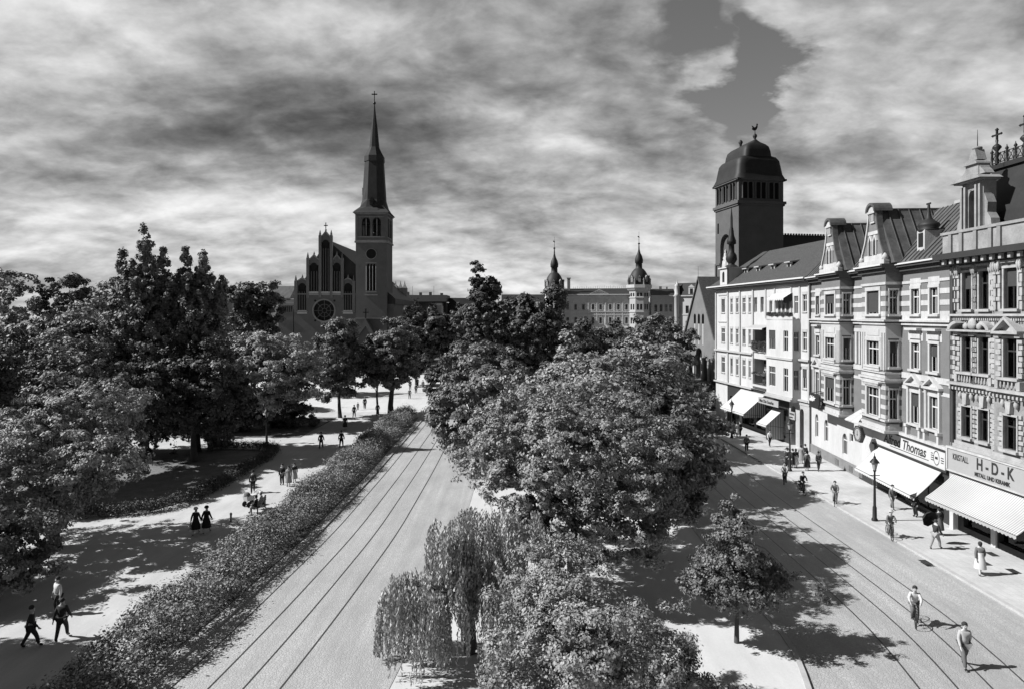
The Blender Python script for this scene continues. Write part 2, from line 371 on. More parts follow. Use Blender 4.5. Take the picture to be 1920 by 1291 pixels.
def bake(mb, name, m):
    me = bpy.data.meshes.new(name); me.from_pydata(mb.v, [], mb.f); me.polygons.foreach_set('use_smooth', mb.sm); me.update()
    me.materials.append(MATS[m]); return me
def text(s, size, m, parent, loc, rot, shear=0, depth=.015, name='lettering', bold=0, align='LEFT', xs=1):
    cu = bpy.data.curves.new(name, 'FONT'); cu.body = s; cu.size = size; cu.extrude = depth; cu.shear = shear; cu.offset = bold; cu.align_x = align
    tmp = bpy.data.objects.new('tmp_text', cu); col.objects.link(tmp)
    dg = bpy.context.evaluated_depsgraph_get(); dg.update()
    me = bpy.data.meshes.new_from_object(tmp.evaluated_get(dg)); bpy.data.objects.remove(tmp)
    me.materials.clear(); me.materials.append(MATS[m])
    o = bpy.data.objects.new(name, me); col.objects.link(o); o.parent = parent; o.location = loc; o.rotation_euler = rot; o.scale = (xs, 1, 1)
    return o
# ================================================================ SETTING
def sheet(name, pts, z, m, kind='structure', thick=0, sub=False):
    mb = MB()
    if thick: mb.prism([(x, y) for x, y in pts], z-thick, z, 'z')
    else: mb.add([(x, y, z) for x, y in pts], [tuple(range(len(pts)))])
    o = mb.build(name, m); return tag(o, kind=kind)
def strip(name, left, right, z, m, thick=0):
    """strip between two polylines [(x,y)...] of equal length"""
    mb = MB(); n = len(left)
    for i in range(n-1):
        a, b, c, d = left[i], right[i], right[i+1], left[i+1]
        if thick: mb.prism([a, b, c, d], z-thick, z, 'z')
        else: mb.quad((*a, z), (*b, z), (*c, z), (*d, z))
    return tag(mb.build(name, m), kind='structure')
sheet('ground', [(-3000, -200), (3000, -200), (3000, 4000), (-3000, 4000)], -.02, 'earth')
sheet('park_ground', [(-120, -20), (24, -20), (24, 160), (-120, 160)], 0, 'sand')

def smooth(fn, w=3.5):
    return lambda Y: sum(fn(Y+d*w/4) for d in range(-4, 5))/9
YS = [8, 18, 25, 31, 43, 60, 88, 104]
def lx(Y):   # middle of the left tram road, bends left near the camera
    return float(np.interp(Y, [8, 18, 25, 31, 43, 60, 88, 110, 140], [-12.6, -11.5, -10.75, -10.2, -9.42, -9.15, -9.1, -9.6, -11.5]))
lx = smooth(lx)
YD = [8, 14, 18, 22, 25, 28, 31, 37, 43, 52, 60, 74, 88, 98]
strip('road', [(lx(y)-2.9, y) for y in YD], [(lx(y)+6.0, y) for y in YD], .006, 'setts')
def rx(Y):   # offset of the right road rails from their straight run
    return float(np.interp(Y, [8, 14, 20, 25, 27, 30, 35, 50, 70, 95], [-4.2, -2.9, -1.8, -.95, -.4, -.12, 0, .12, .9, 1.6]))
rx = smooth(rx)
YR = [8, 12, 14, 16, 18, 20, 22, 23.5, 25, 26, 27, 28, 29, 30, 31.5, 34, 37, 40, 50, 60, 74, 95, 125]
def islx(Y): return float(np.interp(Y, [8, 18, 22, 25, 27, 29, 31.5, 60, 125], [8.6, 9.8, 10.5, 11.2, 11.75, 12.0, 11.9, 12.2, 13]))
strip('road', [(islx(y), y) for y in YR], [(23.8, y) for y in YR], .006, 'setts')
islx = smooth(islx, 1.5)
# centre islands: gravel, with a kerb towards the roads
strip('park_path', [(lx(y)+6.2, y) for y in YR], [(islx(y)-.22, y) for y in YR], .10, 'sand_pale', .1)
strip('kerb', [(islx(y)-.22, y) for y in YR], [(islx(y), y) for y in YR], .125, 'kerb_stone', .125)
strip('kerb', [(lx(y)+6.0, y) for y in YR], [(lx(y)+6.2, y) for y in YR], .115, 'setts', .115)
strip('kerb', [(lx(y)-3.12, y) for y in YD], [(lx(y)-2.9, y) for y in YD], .10, 'setts', .1)
strip('pavement', [(24.05, y) for y in YR], [(34, y) for y in YR], .12, 'paving', .12)
strip('kerb', [(23.8, y) for y in YR], [(24.05, y) for y in YR], .124, 'kerb_stone', .124)
# lawns with low borders on the left, lawn patches under the island trees
def blob(pts): return pts
lawn_a = [(-24.6, 50.5), (-24.3, 56), (-24.3, 66), (-24.9, 68.6), (-26.6, 69.6), (-31, 69.9), (-55, 70), (-55, 48.5), (-32, 47.2), (-28.5, 47.0), (-26, 47.9)]
lawn_b = [(-22.2, 25), (-22.6, 36.5), (-25, 39.6), (-31, 40.6), (-55, 41), (-55, 10), (-22.2, 10)]
lawn_c = [(-24.5, 77), (-24.2, 92), (-60, 94), (-60, 77)]
for L in (lawn_a, lawn_c): sheet('lawn', L, .05, 'lawn_grass', thick=.05)
# shrub bed on the kerb of the left road
sheet('flower_bed', [(-18.6, 8), (-16.1, 24), (-16.3, 92), (-12.9, 92), (-12.75, 60), (-13.1, 42), (-13.9, 30), (-14.6, 24), (-16.2, 8)], .06, 'earth', thick=.06)
# bright square and cross street behind
sheet('square', [(-70, 97), (24, 97), (24, 128), (36, 140), (36, 158), (-90, 158)], .012, 'sand_pale')
sheet('street', [(-90, 113), (22, 113), (22, 124), (-90, 124)], .018, 'paving')

# tram tracks: each two rails in the setts
def track(offs, fx, z, label, ya, yb, group):
    t = empty('tram_track', (0, 0, 0), 0, label, 'tram track', group)
    ys = list(np.arange(ya, 46, 1.5))+list(np.arange(46, yb, 4))
    for o_ in offs:
        mb = MB()
        for i in range(len(ys)-1):
            y0, y1 = ys[i], ys[i+1]; x0, x1 = fx(y0)+o_, fx(y1)+o_
            mb.quad((x0-.04, y0, z), (x0+.035, y0, z), (x1+.035, y1, z), (x1-.04, y1, z))
        mb.build('rail', 'rail', t)
track((-2.08, -.66), lx, .012, 'tram track in the left road running beside the long flowering hedge', 9, 97, 'tram tracks in the left road')
track((.66, 2.05), lx, .012, 'tram track in the left road running beside the weeping willow and big trees', 9, 97, 'tram tracks in the left road')
track((16.2, 17.65), rx, .012, 'tram track of the right road next to the kerb of the tree island', 9, 110, 'tram tracks in the right road')
track((18.95, 20.4), rx, .012, 'tram track of the right road nearer the shop pavement', 9, 110, 'tram tracks in the right road')
for (x, y) in ((1735, 1053), (1846, 1055), (1860, 1038), (1900, 1070)):
    p = at(x, y, .12); mb = MB(); mb.box(-.22, .22, -.35, .35, 0, .008)
    for k in range(4): mb.box(-.18, .18, -.28+k*.16, -.22+k*.16, .008, .014)
    tag(mb.build('drain_cover', 'rail', None, (p.x, p.y, .126)), {1735: 'small iron drain cover by the kerb near the lamp post', 1846: 'iron drain cover in pavement, middle one below the striped awning', 1860: 'iron drain cover in pavement, farthest one below the striped awning', 1900: 'iron drain cover in pavement, nearest one at the right edge'}[x], 'drain cover', 'drain covers in the shop pavement')

# ================================================================ STREET FRONT (right)
def facade_root(name, A, B, label):
    d = Vector((B[0]-A[0], B[1]-A[1])); L = d.length
    return empty(name, (A[0], A[1], 0), math.atan2(d.y, d.x), label, 'building', 'houses along the right street'), L
F0 = Fr(0, 0, 0)

def surround(mb, fr, a, b, c, d, w=.22, t=.09, sill=True, hood=False):
    fr.box(mb, a-w, a, -t, .0, c, d); fr.box(mb, b, b+w, -t, .0, c, d); fr.box(mb, a-w, b+w, -t-.02, .0, d, d+w*1.1)
    if sill: fr.box(mb, a-w-.05, b+w+.05, -t-.14, .0, c-.16, c)
    if hood: fr.box(mb, a-w-.1, b+w+.1, -.36, 0, d+w*1.1+.3, d+w*1.1+.46); fr.box(mb, a-w, b+w, -.12, 0, d+w*1.1, d+w*1.1+.3)
def bands(mb, fr, a, b, zs, h=.34, t=.035):
    for z in zs: fr.box(mb, a, b, -t, .0, z, z+h)
def pediment(mb, fr, a, b, z, h=.75, t=.28):
    fr.box(mb, a, b, -t, 0, z, z+.16)
    m = (a+b)/2
    fr.prism(mb, [(a, z+.16), (a+.22, z+.16), (m, z+h-.13), (b-.22, z+.16), (b, z+.16), (m, z+h+.06)], -t, 0)
    fr.prism(mb, [(a+.22, z+.16), (b-.22, z+.16), (m, z+h-.14)], -.07, 0)

# ---------------- banded brick house with two gables
A2, B2 = (30.65, 68.4), (29.0, 43.75)
hb, LB = facade_root('brick_house', A2, B2, 'tall brick house with pale stone bands, two bay windows and two steep ornate gables')
OR = [(5.77, 9.87), (14.1, 18.05)]; OP = 1.15            # oriels: from, to; projection
bw, st, dk, pw = MB(), MB(), MB(), MB()
flo = [(14.1, 15.95), (10.15, 12.05), (6.2, 8.45)]     # the three main window rows
flat = [(.0, OR[0][0]), (OR[0][1], OR[1][0]), (OR[1][1], LB)]
wins = {0: [(1.5, 2.4)], 1: [], 2: [(19.55, 20.6), (21.95, 22.95)]}
wins[1] = []
styles = [[1, 3, 1], [1, 1, 3]]
for k, (a, b) in enumerate(flat):
    ops = [(x0, x1, z0, z1) for (x0, x1) in wins[k] for (z0, z1) in flo]
    wall(bw, F0, a, b, 5.2, 17.3, ops)
    for j, (x0, x1) in enumerate(wins[k]):
        for q, (z0, z1) in enumerate(flo):
            surround(st, F0, x0, x1, z0, z1, .2, .08)
            window(hb, F0, x0, x1, z0, z1, 'tall', .11, curtain=[2, 1, 1, 3][(j+q+k) % 4])
            if q == 0: F0.box(st, x0-.2, x1+.2, -.05, 0, z1+.2, z1+.75)
            if q == 1:
                F0.box(st, x0-.32, x1+.32, -.42, 0, z1+.9, z1+1.06); F0.box(st, x0-.2, x1+.2, -.12, 0, z1+.3, z1+.9)
                F0.box(st, x0-.5, x0-.2, -.03, 0, 12.2, 12.75); F0.box(st, x1+.2, x1+.45, -.03, 0, 12.2, 12.75)
            if q == 2:
                F0.box(st, x0-.42, x0-.22, -.2, 0, z0-.1, z1+.5); F0.box(st, x1+.22, x1+.42, -.2, 0, z0-.1, z1+.5)
                pediment(st, F0, x0-.58, x1+.58, z1+.5, .85, .34)
                for xx in (x0-.34, x1+.34): F0.box(st, xx-.12, xx+.12, -.28, 0, z0-1.05, z0-.3); F0.box(st, xx-.16, xx+.16, -.36, 0, z0-.3, z0-.1)
    # bands on the piers of the top floor and the flanks
    edges = [a]+[v for w_ in wins[k] for v in (w_[0]-.2, w_[1]+.2)]+[b]
    for i in range(0, len(edges), 2):
        if edges[i+1]-edges[i] > .15:
            bands(st, F0, edges[i], edges[i+1], (13.95, 14.72, 15.5), .36)
    F0.box(st, a, b, -.06, 0, 16.35, 16.55)
    bands(st, F0, a, b, (12.62,), .3) if k == 1 else None
    # string courses
    for (z, t, h) in ((13.3, .16, .12), (13.55, .3, .14), (9.4, .07, .42), (5.1, .3, .2)): F0.box(st, a, b, -t, 0, z, z+h)
    F0.box(st, a, b, -.05, 0, 13.42, 13.95)
    F0.box(st, a, b, -.04, 0, 8.6, 8.85); 
pilast = [(10.4, 10.7), (11.1, 11.35)]
for (a, b) in pilast: F0.box(st, a, b, -.1, 0, 9.9, 12.6)
# oriels
for oi, (a, b) in enumerate(OR):
    fr = Fr(a, -OP, 0); L = b-a; m = L/2
    ww = 1.0
    sid = Fr(b, -OP, math.pi/2); sil = Fr(a, 0, -math.pi/2)
    ob, os_ = MB(), MB()
    ops = [(m-ww, m+ww, z0, z1) for z0, z1 in flo]
    sops = [(.28, .86, z0, z1) for z0, z1 in flo]
    wall(ob, fr, 0, L, 5.15, 17.3, ops); wall(ob, sid, 0, OP, 5.15, 17.3, sops); wall(ob, sil, 0, OP, 5.15, 17.3, [])
    ob.box(a, b, -OP, 0, 5.05, 5.15)
    for q, (z0, z1) in enumerate(flo):
        surround(os_, fr, m-ww, m+ww, z0, z1, .26, .08); surround(os_, sid, .28, .86, z0, z1, .1, .05)
        cu = [[2, 1, 2], [4, 3, 1]][oi][q]
        if oi == 1 and q == 0: pass
        window(hb, fr, m-ww, m+ww, z0, z1, 'wide' if ww > .9 else 'tall', .11, curtain=cu, frame='white_paint')
        window(hb, sid, .28, .86, z0, z1, 'tall', .15, curtain=2 if q == 1 else 0)
    for F, x0, x1 in ((fr, 0, m-ww-.26), (fr, m+ww+.26, L), (sid, .0, .2), (sid, .95, OP)):
        bands(os_, F, x0, x1, (13.95, 14.72, 15.5), .36); bands(os_, F, x0, x1, (6.2, 6.95, 7.7, 8.4), .3)
    # plain pale floor between: stone pilasters and panels
    for x0, x1 in ((0.05, .3), (.45, .65), (L-.3, L-.05), (L-.65, L-.45)): fr.box(os_, x0, x1, -.1, 0, 9.9, 12.7)
    fr.box(os_, m-ww, m+ww, -.06, 0, 12.45, 12.95)
    fr.box(os_, m-ww-.35, m+ww+.35, -.22, 0, 9.78, 9.95)
    for F, x1 in ((fr, L), (sid, OP)):
        e = .04
        for (z, t, h) in ((13.3, .14, .12), (13.55, .26, .14), (9.62, .16, .14), (9.1, .2, .16), (8.95, .1, .14), (6.0, .14, .12), (5.15, .22, .2), (5.36, .08, .3), (16.35, .07, .2)):
            F.box(os_, -t if F is fr else .0, x1+(t if F is fr else 0), -t, 0, z, z+h)
    fr.prism(os_, [(m-ww*1.5+.1*i, 9.2) for i in range(0)] or [(0, 9.3), (L, 9.3), (L, 9.6), (0, 9.6)], -.05, 0)
    # small scalloped hood over the first-floor window, and window boxes
    for i in range(int((2*ww+.7)/.2)): fr.box(os_, m-ww-.35+i*.2, m-ww-.35+i*.2+.13, -.26, -.2, 8.62, 8.8)
    fr.box(os_, m-ww-.4, m+ww+.4, -.3, 0, 8.8, 8.95)
    pn = MB()
    for x0, x1, z0, z1 in ((0, m-ww-.27, 9.97, 13.28), (m+ww+.27, L, 9.97, 13.28), (m-ww-.27, m+ww+.27, 12.33, 13.28), (0, L, 8.96, 9.08), (0, L, 9.27, 9.6), (0, L, 13.7, 13.93)): fr.box(pn, x0, x1, -.03, 0, z0, z1)
    for x0, x1, z0, z1 in ((0, .17, 9.97, 13.28), (.97, OP, 9.97, 13.28), (.17, .97, 12.3, 13.28), (0, OP, 8.96, 9.6)): sid.box(pn, x0, x1, -.03, 0, z0, z1)
    # carved consoles under the side
    for z in (5.45,): sid.box(os_, .2, .95, -.1, 0, z, z+.4)
    orl = ob.build('bay_window', 'brick', hb); pn.build('rendered_panels', 'plaster', orl); os_.build('stone_trim', 'pale_stone', orl)
    # shutters closed on the second oriel's top window
# ground floor: pale rendered front left, dark shop front right
gfr = [(1.0, 1.9), (3.6, 4.6), (6.9, 7.9)]
ops = [(1.2, 2.0, 1.9, 4.2), (3.5, 4.4, 1.9, 4.0), (7.6, 8.6, 1.5, 3.4), (9.1, 9.8, 2.9, 3.6)]
wall(pw, F0, 0, 13.7, 1.0, 5.1, ops, .3)
for o_ in ops[:3]: window(hb, F0, o_[0], o_[1], o_[2], o_[3], 'tall', .12, curtain=3); arch_fill(pw, F0, o_[0], o_[1], o_[3], 0, .1)
window(hb, F0, 9.1, 9.8, 2.9, 3.6, 'plain', .1, curtain=0)
gr = MB()
F0.box(gr, 0, 13.7, -.12, .3, 0, 1.0)
for x in (2.2, 6.3, 9.2, 11.2):
    dk.box(x, x+.75, -.14, -.121, .25, .8)
    for k in range(4): F0.box(st, x+.12+k*.17, x+.15+k*.17, -.17, -.14, .25, .8)
gr.build('plinth', 'plinth', hb)
# shop front
wall(dk, F0, 13.7, LB, 0, 3.55, [(14.3, 17.0, .45, 3.2), (17.3, 18.6, .1, 3.2), (18.9, 23.6, .45, 3.2)], .35)
for (a, b, c) in ((14.3, 17.0, .45), (18.9, 23.6, .45)): window(hb, F0, a, b, c, 3.2, 'shop', .2, 'dark_wood', 0)
dr = MB(); dr.box(17.3, 18.6, .25, .3, .1, 3.2); dr.box(17.4, 17.9, .22, .25, .3, 1.1); dr.box(18.0, 18.5, .22, .25, .3, 1.1); dr.build('door', 'dark_wood', hb)
F0.box(dk, 11.3, 13.65, -.15, -.002, 0, .95)
# sign board with lettering
sb = MB(); F0.box(sb, 13.9, 24.1, -.14, 0, 3.7, 4.95); fo = sb.build('sign_board', 'sign_white', hb)
sf = MB(); F0.box(sf, 13.75, 24.2, -.24, 0, 4.95, 5.07); F0.box(sf, 13.75, 24.2, -.22, 0, 3.56, 3.7); F0.box(sf, 24.1, 24.25, -.22, 0, 3.7, 4.95); sf.build('sign_frame', 'dark_wood', fo)
text('Alfred Thomas', 1.02, 'lettering', fo, (15.6, -.145, 4.08), (R(90), 0, 0), shear=.25, bold=.012, xs=.98)
ul = MB(); ul.box(16.6, 22.0, -.16, -.142, 3.93, 3.97)
for i in range(28):
    t0, t1 = 2*math.pi*i/28, 2*math.pi*(i+1)/28
    ul.quad(*[(22.95+.36*r*math.cos(t), -.15, 4.33+.5*r*math.sin(t)) for r, t in ((1, t0), (.88, t0), (.88, t1), (1, t1))][::-1])
for (x, z, w, h) in ((22.3, 4.1, .3, .05), (22.3, 4.25, .3, .05), (22.3, 4.4, .3, .05), (22.3, 4.55, .22, .05), (23.5, 4.1, .3, .05), (23.5, 4.25, .34, .06), (23.5, 4.42, .3, .05), (22.8, 4.25, .3, .16)): ul.box(x, x+w, -.16, -.142, z, z+h)
ul.build('emblem', 'lettering', fo)
# cornice, gutter, roof
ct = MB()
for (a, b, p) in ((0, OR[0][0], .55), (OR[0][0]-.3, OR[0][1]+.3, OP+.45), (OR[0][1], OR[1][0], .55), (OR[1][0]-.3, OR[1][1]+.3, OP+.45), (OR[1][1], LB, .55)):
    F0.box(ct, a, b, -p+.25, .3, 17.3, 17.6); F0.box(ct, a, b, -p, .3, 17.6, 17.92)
ct.build('cornice', 'eaves_dark', hb)  # cornice coloured near black to carry the shade under the eaves
gt = MB()
for (a, b, p) in ((0, OR[0][0]-.3, .55), (OR[0][0]-.3, OR[0][1]+.3, OP+.45), (OR[0][1]+.3, OR[1][0]-.3, .55), (OR[1][0]-.3, OR[1][1]+.3, OP+.45), (OR[1][1]+.3, LB, .55)):
    F0.box(gt, a, b, -p-.12, -p-.002, 17.78, 17.9)
gt.build('gutter', 'white_paint', hb)
RD, RZ = 3.6, 22.3
rf = MB(); rf.prism([(-.5, 17.95), (RD, RZ), (RD+6, 19.5), (RD+6, 17.95)], 0, LB, 'x')
for i in range(int(LB/.62)):
    x = .3+i*.62
    rf.add([(x-.03, -.5, 17.96), (x+.03, -.5, 17.96), (x+.03, RD, RZ+.06), (x-.03, RD, RZ+.06), (x-.03, -.45, 17.95), (x+.03, -.45, 17.95)], [(0, 1, 2, 3)])
    rf.prism([(-.5, 17.99), (-.5, 18.06), (RD, RZ+.07), (RD, RZ)], x-.025, x+.025, 'x')
roof = rf.build('roof', 'zinc', hb)
rc = MB(); F0.box(rc, OR[1][1]+.6, LB, RD-.12, RD+.25, RZ+.0, RZ+.22); rc.build('ridge_capping', 'stone', roof)
# gables with their own pitched roofs running back into the main one
for oi, (a, b) in enumerate(OR):
    m = (a+b)/2; hw = 1.95 if oi == 0 else 2.15; zt = 22.0
    hw = 1.95
    prof = [(hw, 18.1), (hw*.86, 18.9), (hw*.60, 19.8), (hw*.42, 20.8), (hw*.30, 21.7), (hw*.28, 22.3)]
    poly = [(m-x, z) for x, z in prof]+[(m+x, z) for x, z in prof[::-1]]
    g = MB(); g.prism(poly[::-1], -OP, -OP+.3, 'y'); go = g.build('gable', 'brick', hb)
    s = MB(); cpd = MB(); y0 = -OP-.06
    for i in range(5):   # coping along both curved edges
        (x0, z0), (x1, z1) = prof[i], prof[i+1]
        for sg in (-1, 1):
            P = [(m+sg*x0, z0), (m+sg*(x0+.16), z0), (m+sg*(x1+.16), z1), (m+sg*x1, z1)]
            (s if sg < 0 else cpd).prism(P if sg < 0 else P[::-1], -OP-.12, -OP+.34, 'y')
    s.box(m-hw-.15, m+hw+.15, -OP-.2, -OP+.2, 17.93, 18.28)
    s.box(m-hw*.75, m+hw*.75, y0, -OP, 18.28, 18.75); s.box(m-hw*.42, m+hw*.42, y0, -OP, 20.35, 20.62)
    for k in (-1, 1):   # two pointed blind windows with colonnettes
        for sg in (-1, 1): s.box(m+k*.38+sg*.24-.06, m+k*.38+sg*.24+.06, y0-.06, -OP, 18.75, 19.85)
        s.prism([(m+k*.38-.34, 19.85), (m+k*.38+.34, 19.85), (m+k*.38+.08, 20.3), (m+k*.38-.08, 20.3)], y0-.06, -OP, 'y')
        s.lathe([(.16, 0), (.24, .12), (.2, .3), (.1, .42), (.02, .5)], (m+k*hw*.98, -OP-.03, 18.28), 8)
    s.box(m-.36, m+.36, y0-.06, -OP, 21.25, 21.4)
    for k in (-1, 0, 1): s.box(m+k*.24-.06, m+k*.24+.06, y0-.1, -OP, 21.4, 22.0)
    s.box(m-.6, m+.6, -OP-.25, -OP+.35, 22.0, 22.16)
    arc = [(m+.62*math.cos(t), 22.16+.55*math.sin(t)) for t in [math.pi*i/10 for i in range(11)]]
    s.prism(arc, -OP-.15, -OP+.1, 'y')
    s.build('stone_ornament', 'pale_stone', go); cpd.build('shaded_coping', 'zinc', go)  # near-side coping gets the dark roof metal to paint in its shade
    d = MB()
    arc2 = [(m+.78*math.cos(t), 22.14+.72*math.sin(t)) for t in [math.pi*i/10 for i in range(11)]]
    inn = [(m+.60*math.cos(t), 22.14+.52*math.sin(t)) for t in [math.pi*i/10 for i in range(10, -1, -1)]]
    for i in range(10): d.prism([arc2[i], arc2[i+1], inn[9-i], inn[10-i]], -OP-.3, -OP+1.1, 'y')
    bl_ = MB()
    for k in (-1, 1): bl_.prism([(m+k*.38-.17, 18.78), (m+k*.38+.17, 18.78), (m+k*.38+.17, 19.75), (m+k*.38, 20.15), (m+k*.38-.17, 19.75)], y0-.075, y0-.062, 'y')
    build_each(bl_, 'blind_window', 'dark_wood', go)
    gz = 22.25
    d.prism([(m-.25, gz), (m+.25, gz), (m+hw+.75, 17.98), (m-hw-.75, 17.98)][::-1], -OP+.31, RD+.0, 'y')
    for k in range(5):   # standing seams on the near slope
        yy = -OP+.9+k*.8
        d.add([(m+.26, yy, gz+.03), (m+.26, yy+.05, gz+.03), (m+hw+.79, yy+.05, 18.02), (m+hw+.79, yy, 18.02), (m+.3, yy, gz+.09), (m+.3, yy+.05, gz+.09), (m+hw+.83, yy+.05, 18.08), (m+hw+.83, yy, 18.08)],
              [(4, 5, 6, 7), (0, 4, 7, 3), (1, 2, 6, 5)])
    d.box(m-.3, m+.3, -OP+.3, RD+.4, gz, gz+.12)
    d.build('gable_roof', 'zinc', go)
# onion-capped roof dormer
lm = 20.35
d = MB(); F0.box(d, lm-.5, lm+.5, .2, 2.0, 18.6, 20.15); lu = d.build('dormer', 'pale_stone', hb)
d = MB(); F0.box(d, lm-.3, lm+.3, .17, .199, 18.95, 19.95); d.build('dormer_window', 'dark_interior', lu)
d = MB(); d.lathe([(.68, 20.1), (.72, 20.2), (.6, 20.28), (.74, 20.45), (.68, 20.62), (.4, 20.82), (.22, 21.0), (.12, 21.5), (.08, 22.0)], (lm, .75, 0), 14); F0.box(d, lm-.28, lm+.25, .72, .78, 22.0, 22.12); d.build('dormer_cap', 'copper', lu)
bw.build('wall', 'brick', hb); st.build('stone_trim', 'pale_stone', hb); pw.build('ground_floor_wall', 'plaster_white', hb); dk.build('shop_front', 'dark_wood', hb)
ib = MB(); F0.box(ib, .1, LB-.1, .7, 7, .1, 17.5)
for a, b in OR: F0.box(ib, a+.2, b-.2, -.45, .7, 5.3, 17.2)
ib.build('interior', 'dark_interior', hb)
dp = MB()
for x in (.15, LB-.12): dp.tube((x, -.12, .1), (x, -.12, 17.3), .08, n=8)
build_each(dp, 'downpipe', 'eaves_dark', hb)

# ---------------- ornate stone house on the right edge
A3, B3 = (29.0, 43.75), (29.35, 28.0)
hs, LS = facade_root('stone_house', A3, B3, 'richly carved grey stone house with balusters, parapet and iron roof cresting at the right edge')
w3, s3, d3 = MB(), MB(), MB()
P3 = 4.05; PJ = -.38                                     # the nearer bay projects a little
rows = [(14.4, 16.75), (10.45, 12.7), (6.3, 8.25)]
bays = [(.88, 1.72), (2.38, 3.22)]; bays2 = [(4.9, 5.9), (7.2, 8.1), (9.6, 10.5), (12, 12.9)]
FP = Fr(0, PJ, 0)
for F, a, b, bs in ((F0, 0, P3, bays), (FP, P3, LS, bays2)):
    wall(w3, F, a, b, 5.6, 17.3, [(x0, x1, z0, z1) for x0, x1 in bs for z0, z1 in rows], .22)
    xs = []
    for i, (x0, x1) in enumerate(bs):
        for q, (z0, z1) in enumerate(rows):
            window(hs, F, x0, x1, z0, z1, 'tall', .14, 'dark_wood', [0, 0, 0][q] if i % 2 else [2, 0, 0][q])
        z0, z1 = rows[0]
        surround(s3, F, x0, x1, z0, z1, .12, .1); F.box(s3, x0-.2, x1+.2, -.16, 0, z1+.32, z1+.45)
        xs += [x0-.42, x1+.22]
        z0, z1 = rows[1]; surround(s3, F, x0, x1, z0, z1, .12, .12)
        for xx in (x0-.3, x1+.3):
            for k in range(7): w_ = .13 if k % 2 else .19; F.box(s3, xx-w_, xx+w_, -.12-.08*(k % 2 == 0), 0, 10.5+k*.32, 10.5+k*.32+.26)
            F.box(s3, xx-.2, xx+.2, -.34, 0, 12.75, 12.98)
        F.box(s3, x0-.45, x1+.45, -.3, 0, 12.98, 13.12)
        for k in range(5): s3.lathe([(.03, 0), (.07, .12), (.05, .3), (.04, .45)], F.p(x0-.08+k*(x1-x0+.16)/4, -.2, 9.85), 6)
        F.box(s3, x0-.3, x1+.3, -.34, 0, 10.3, 10.44); F.box(s3, x0-.45, x0-.2, -.3, 0, 9.8, 10.3); F.box(s3, x1+.2, x1+.45, -.3, 0, 9.8, 10.3)
        z0, z1 = rows[2]; surround(s3, F, x0, x1, z0, z1, .1, .14)
        for k in range(8):      # rusticated quoins
            for sg, xx in ((-1, x0-.12), (1, x1+.12)):
                w_ = .2 if k % 2 else .34
                F.box(s3, min(xx, xx+sg*w_), max(xx, xx+sg*w_), -.1, 0, 6.15+k*.29, 6.15+k*.29+.2)
        F.prism(s3, [((x0+x1)/2-.14, z1+.15), ((x0+x1)/2+.14, z1+.15), ((x0+x1)/2+.22, z1+.85), ((x0+x1)/2-.22, z1+.85)], -.26, 0)
        for sg in (-1, 1): s3.lathe([(.02, -.3), (.12, -.15), (.13, 0), (.06, .16)], F.p((x0+x1)/2+sg*.5, -.14, z1+.75), 8)
    for xx in xs+[a+.08, b-.35]:                         # blocked pilasters of the top floor
        for k in range(3): F.box(s3, xx, xx+.2, -.13, 0, 14.35+k*.78, 14.35+k*.78+.52); F.box(s3, xx-.05, xx+.25, -.2, 0, 14.87+k*.78, 14.87+k*.78+.22)
        F.box(s3, xx-.03, xx+.23, -.22, 0, 16.75, 17.25)
        for sg in (.02, .18): s3.lathe([(.02, -.5), (.08, -.35), (.09, -.1), (.04, .05)], F.p(xx+sg, -.25, 17.1), 6)
    for (z, t, h, m_) in ((13.85, .22, .12, s3), (13.97, .38, .14, s3), (9.45, .2, .14, s3), (9.6, .5, .16, s3), (5.55, .22, .2, s3), (5.75, .12, .2, s3)): F.box(m_, a-.01, b+.01, -t, 0, z, z+h)
    for k in range(int((b-a)/.3)): F.box(s3, a+.06+k*.3, a+.2+k*.3, -.4, -.02, 9.28, 9.45)
    for k in range(int((b-a)/.17)): F.box(s3, a+.03+k*.17, a+.12+k*.17, -.22, -.02, 13.7, 13.85)
for (xx, zz0, n_) in ((3.5, 9.95, 12), (3.5, 14.3, 8), (.02, 9.95, 12), (3.62, 6.0, 11)):
    for k in range(n_): w_ = .04 if k % 2 else 0; F0.box(s3, xx+w_, xx+.4-w_, -.24+w_, 0, zz0+k*.31, zz0+k*.31+.26)
# curved broken pediment with a cartouche over the two left windows; triangular one over the next
arc = [(2.05+1.85*math.cos(t), 13.1+.75*math.sin(t)) for t in [math.pi*i/14 for i in range(15)]]
arci = [(2.05+1.6*math.cos(t), 13.1+.55*math.sin(t)) for t in [math.pi*i/14 for i in range(14, -1, -1)]]
for i in list(range(4))+list(range(10, 14)): s3.prism([arc[i], arc[i+1], arci[13-i], arci[14-i]], -.62, -.01, 'y')
F0.box(s3, .1, 4.0, -.6, 0, 13.0, 13.12)
s3.lathe([(.05, 0), (.3, .1), (.36, .35), (.25, .6), (.08, .72)], (2.05, -.25, 13.12), 10, sy=.6)
for sg in (-1, 1): s3.lathe([(.03, 0), (.2, .1), (.2, .3), (.05, .45)], (2.05+sg*.6, -.25, 13.12), 8, sy=.7)
pediment(s3, FP, 4.4, 6.4, 12.95, .95, .5)
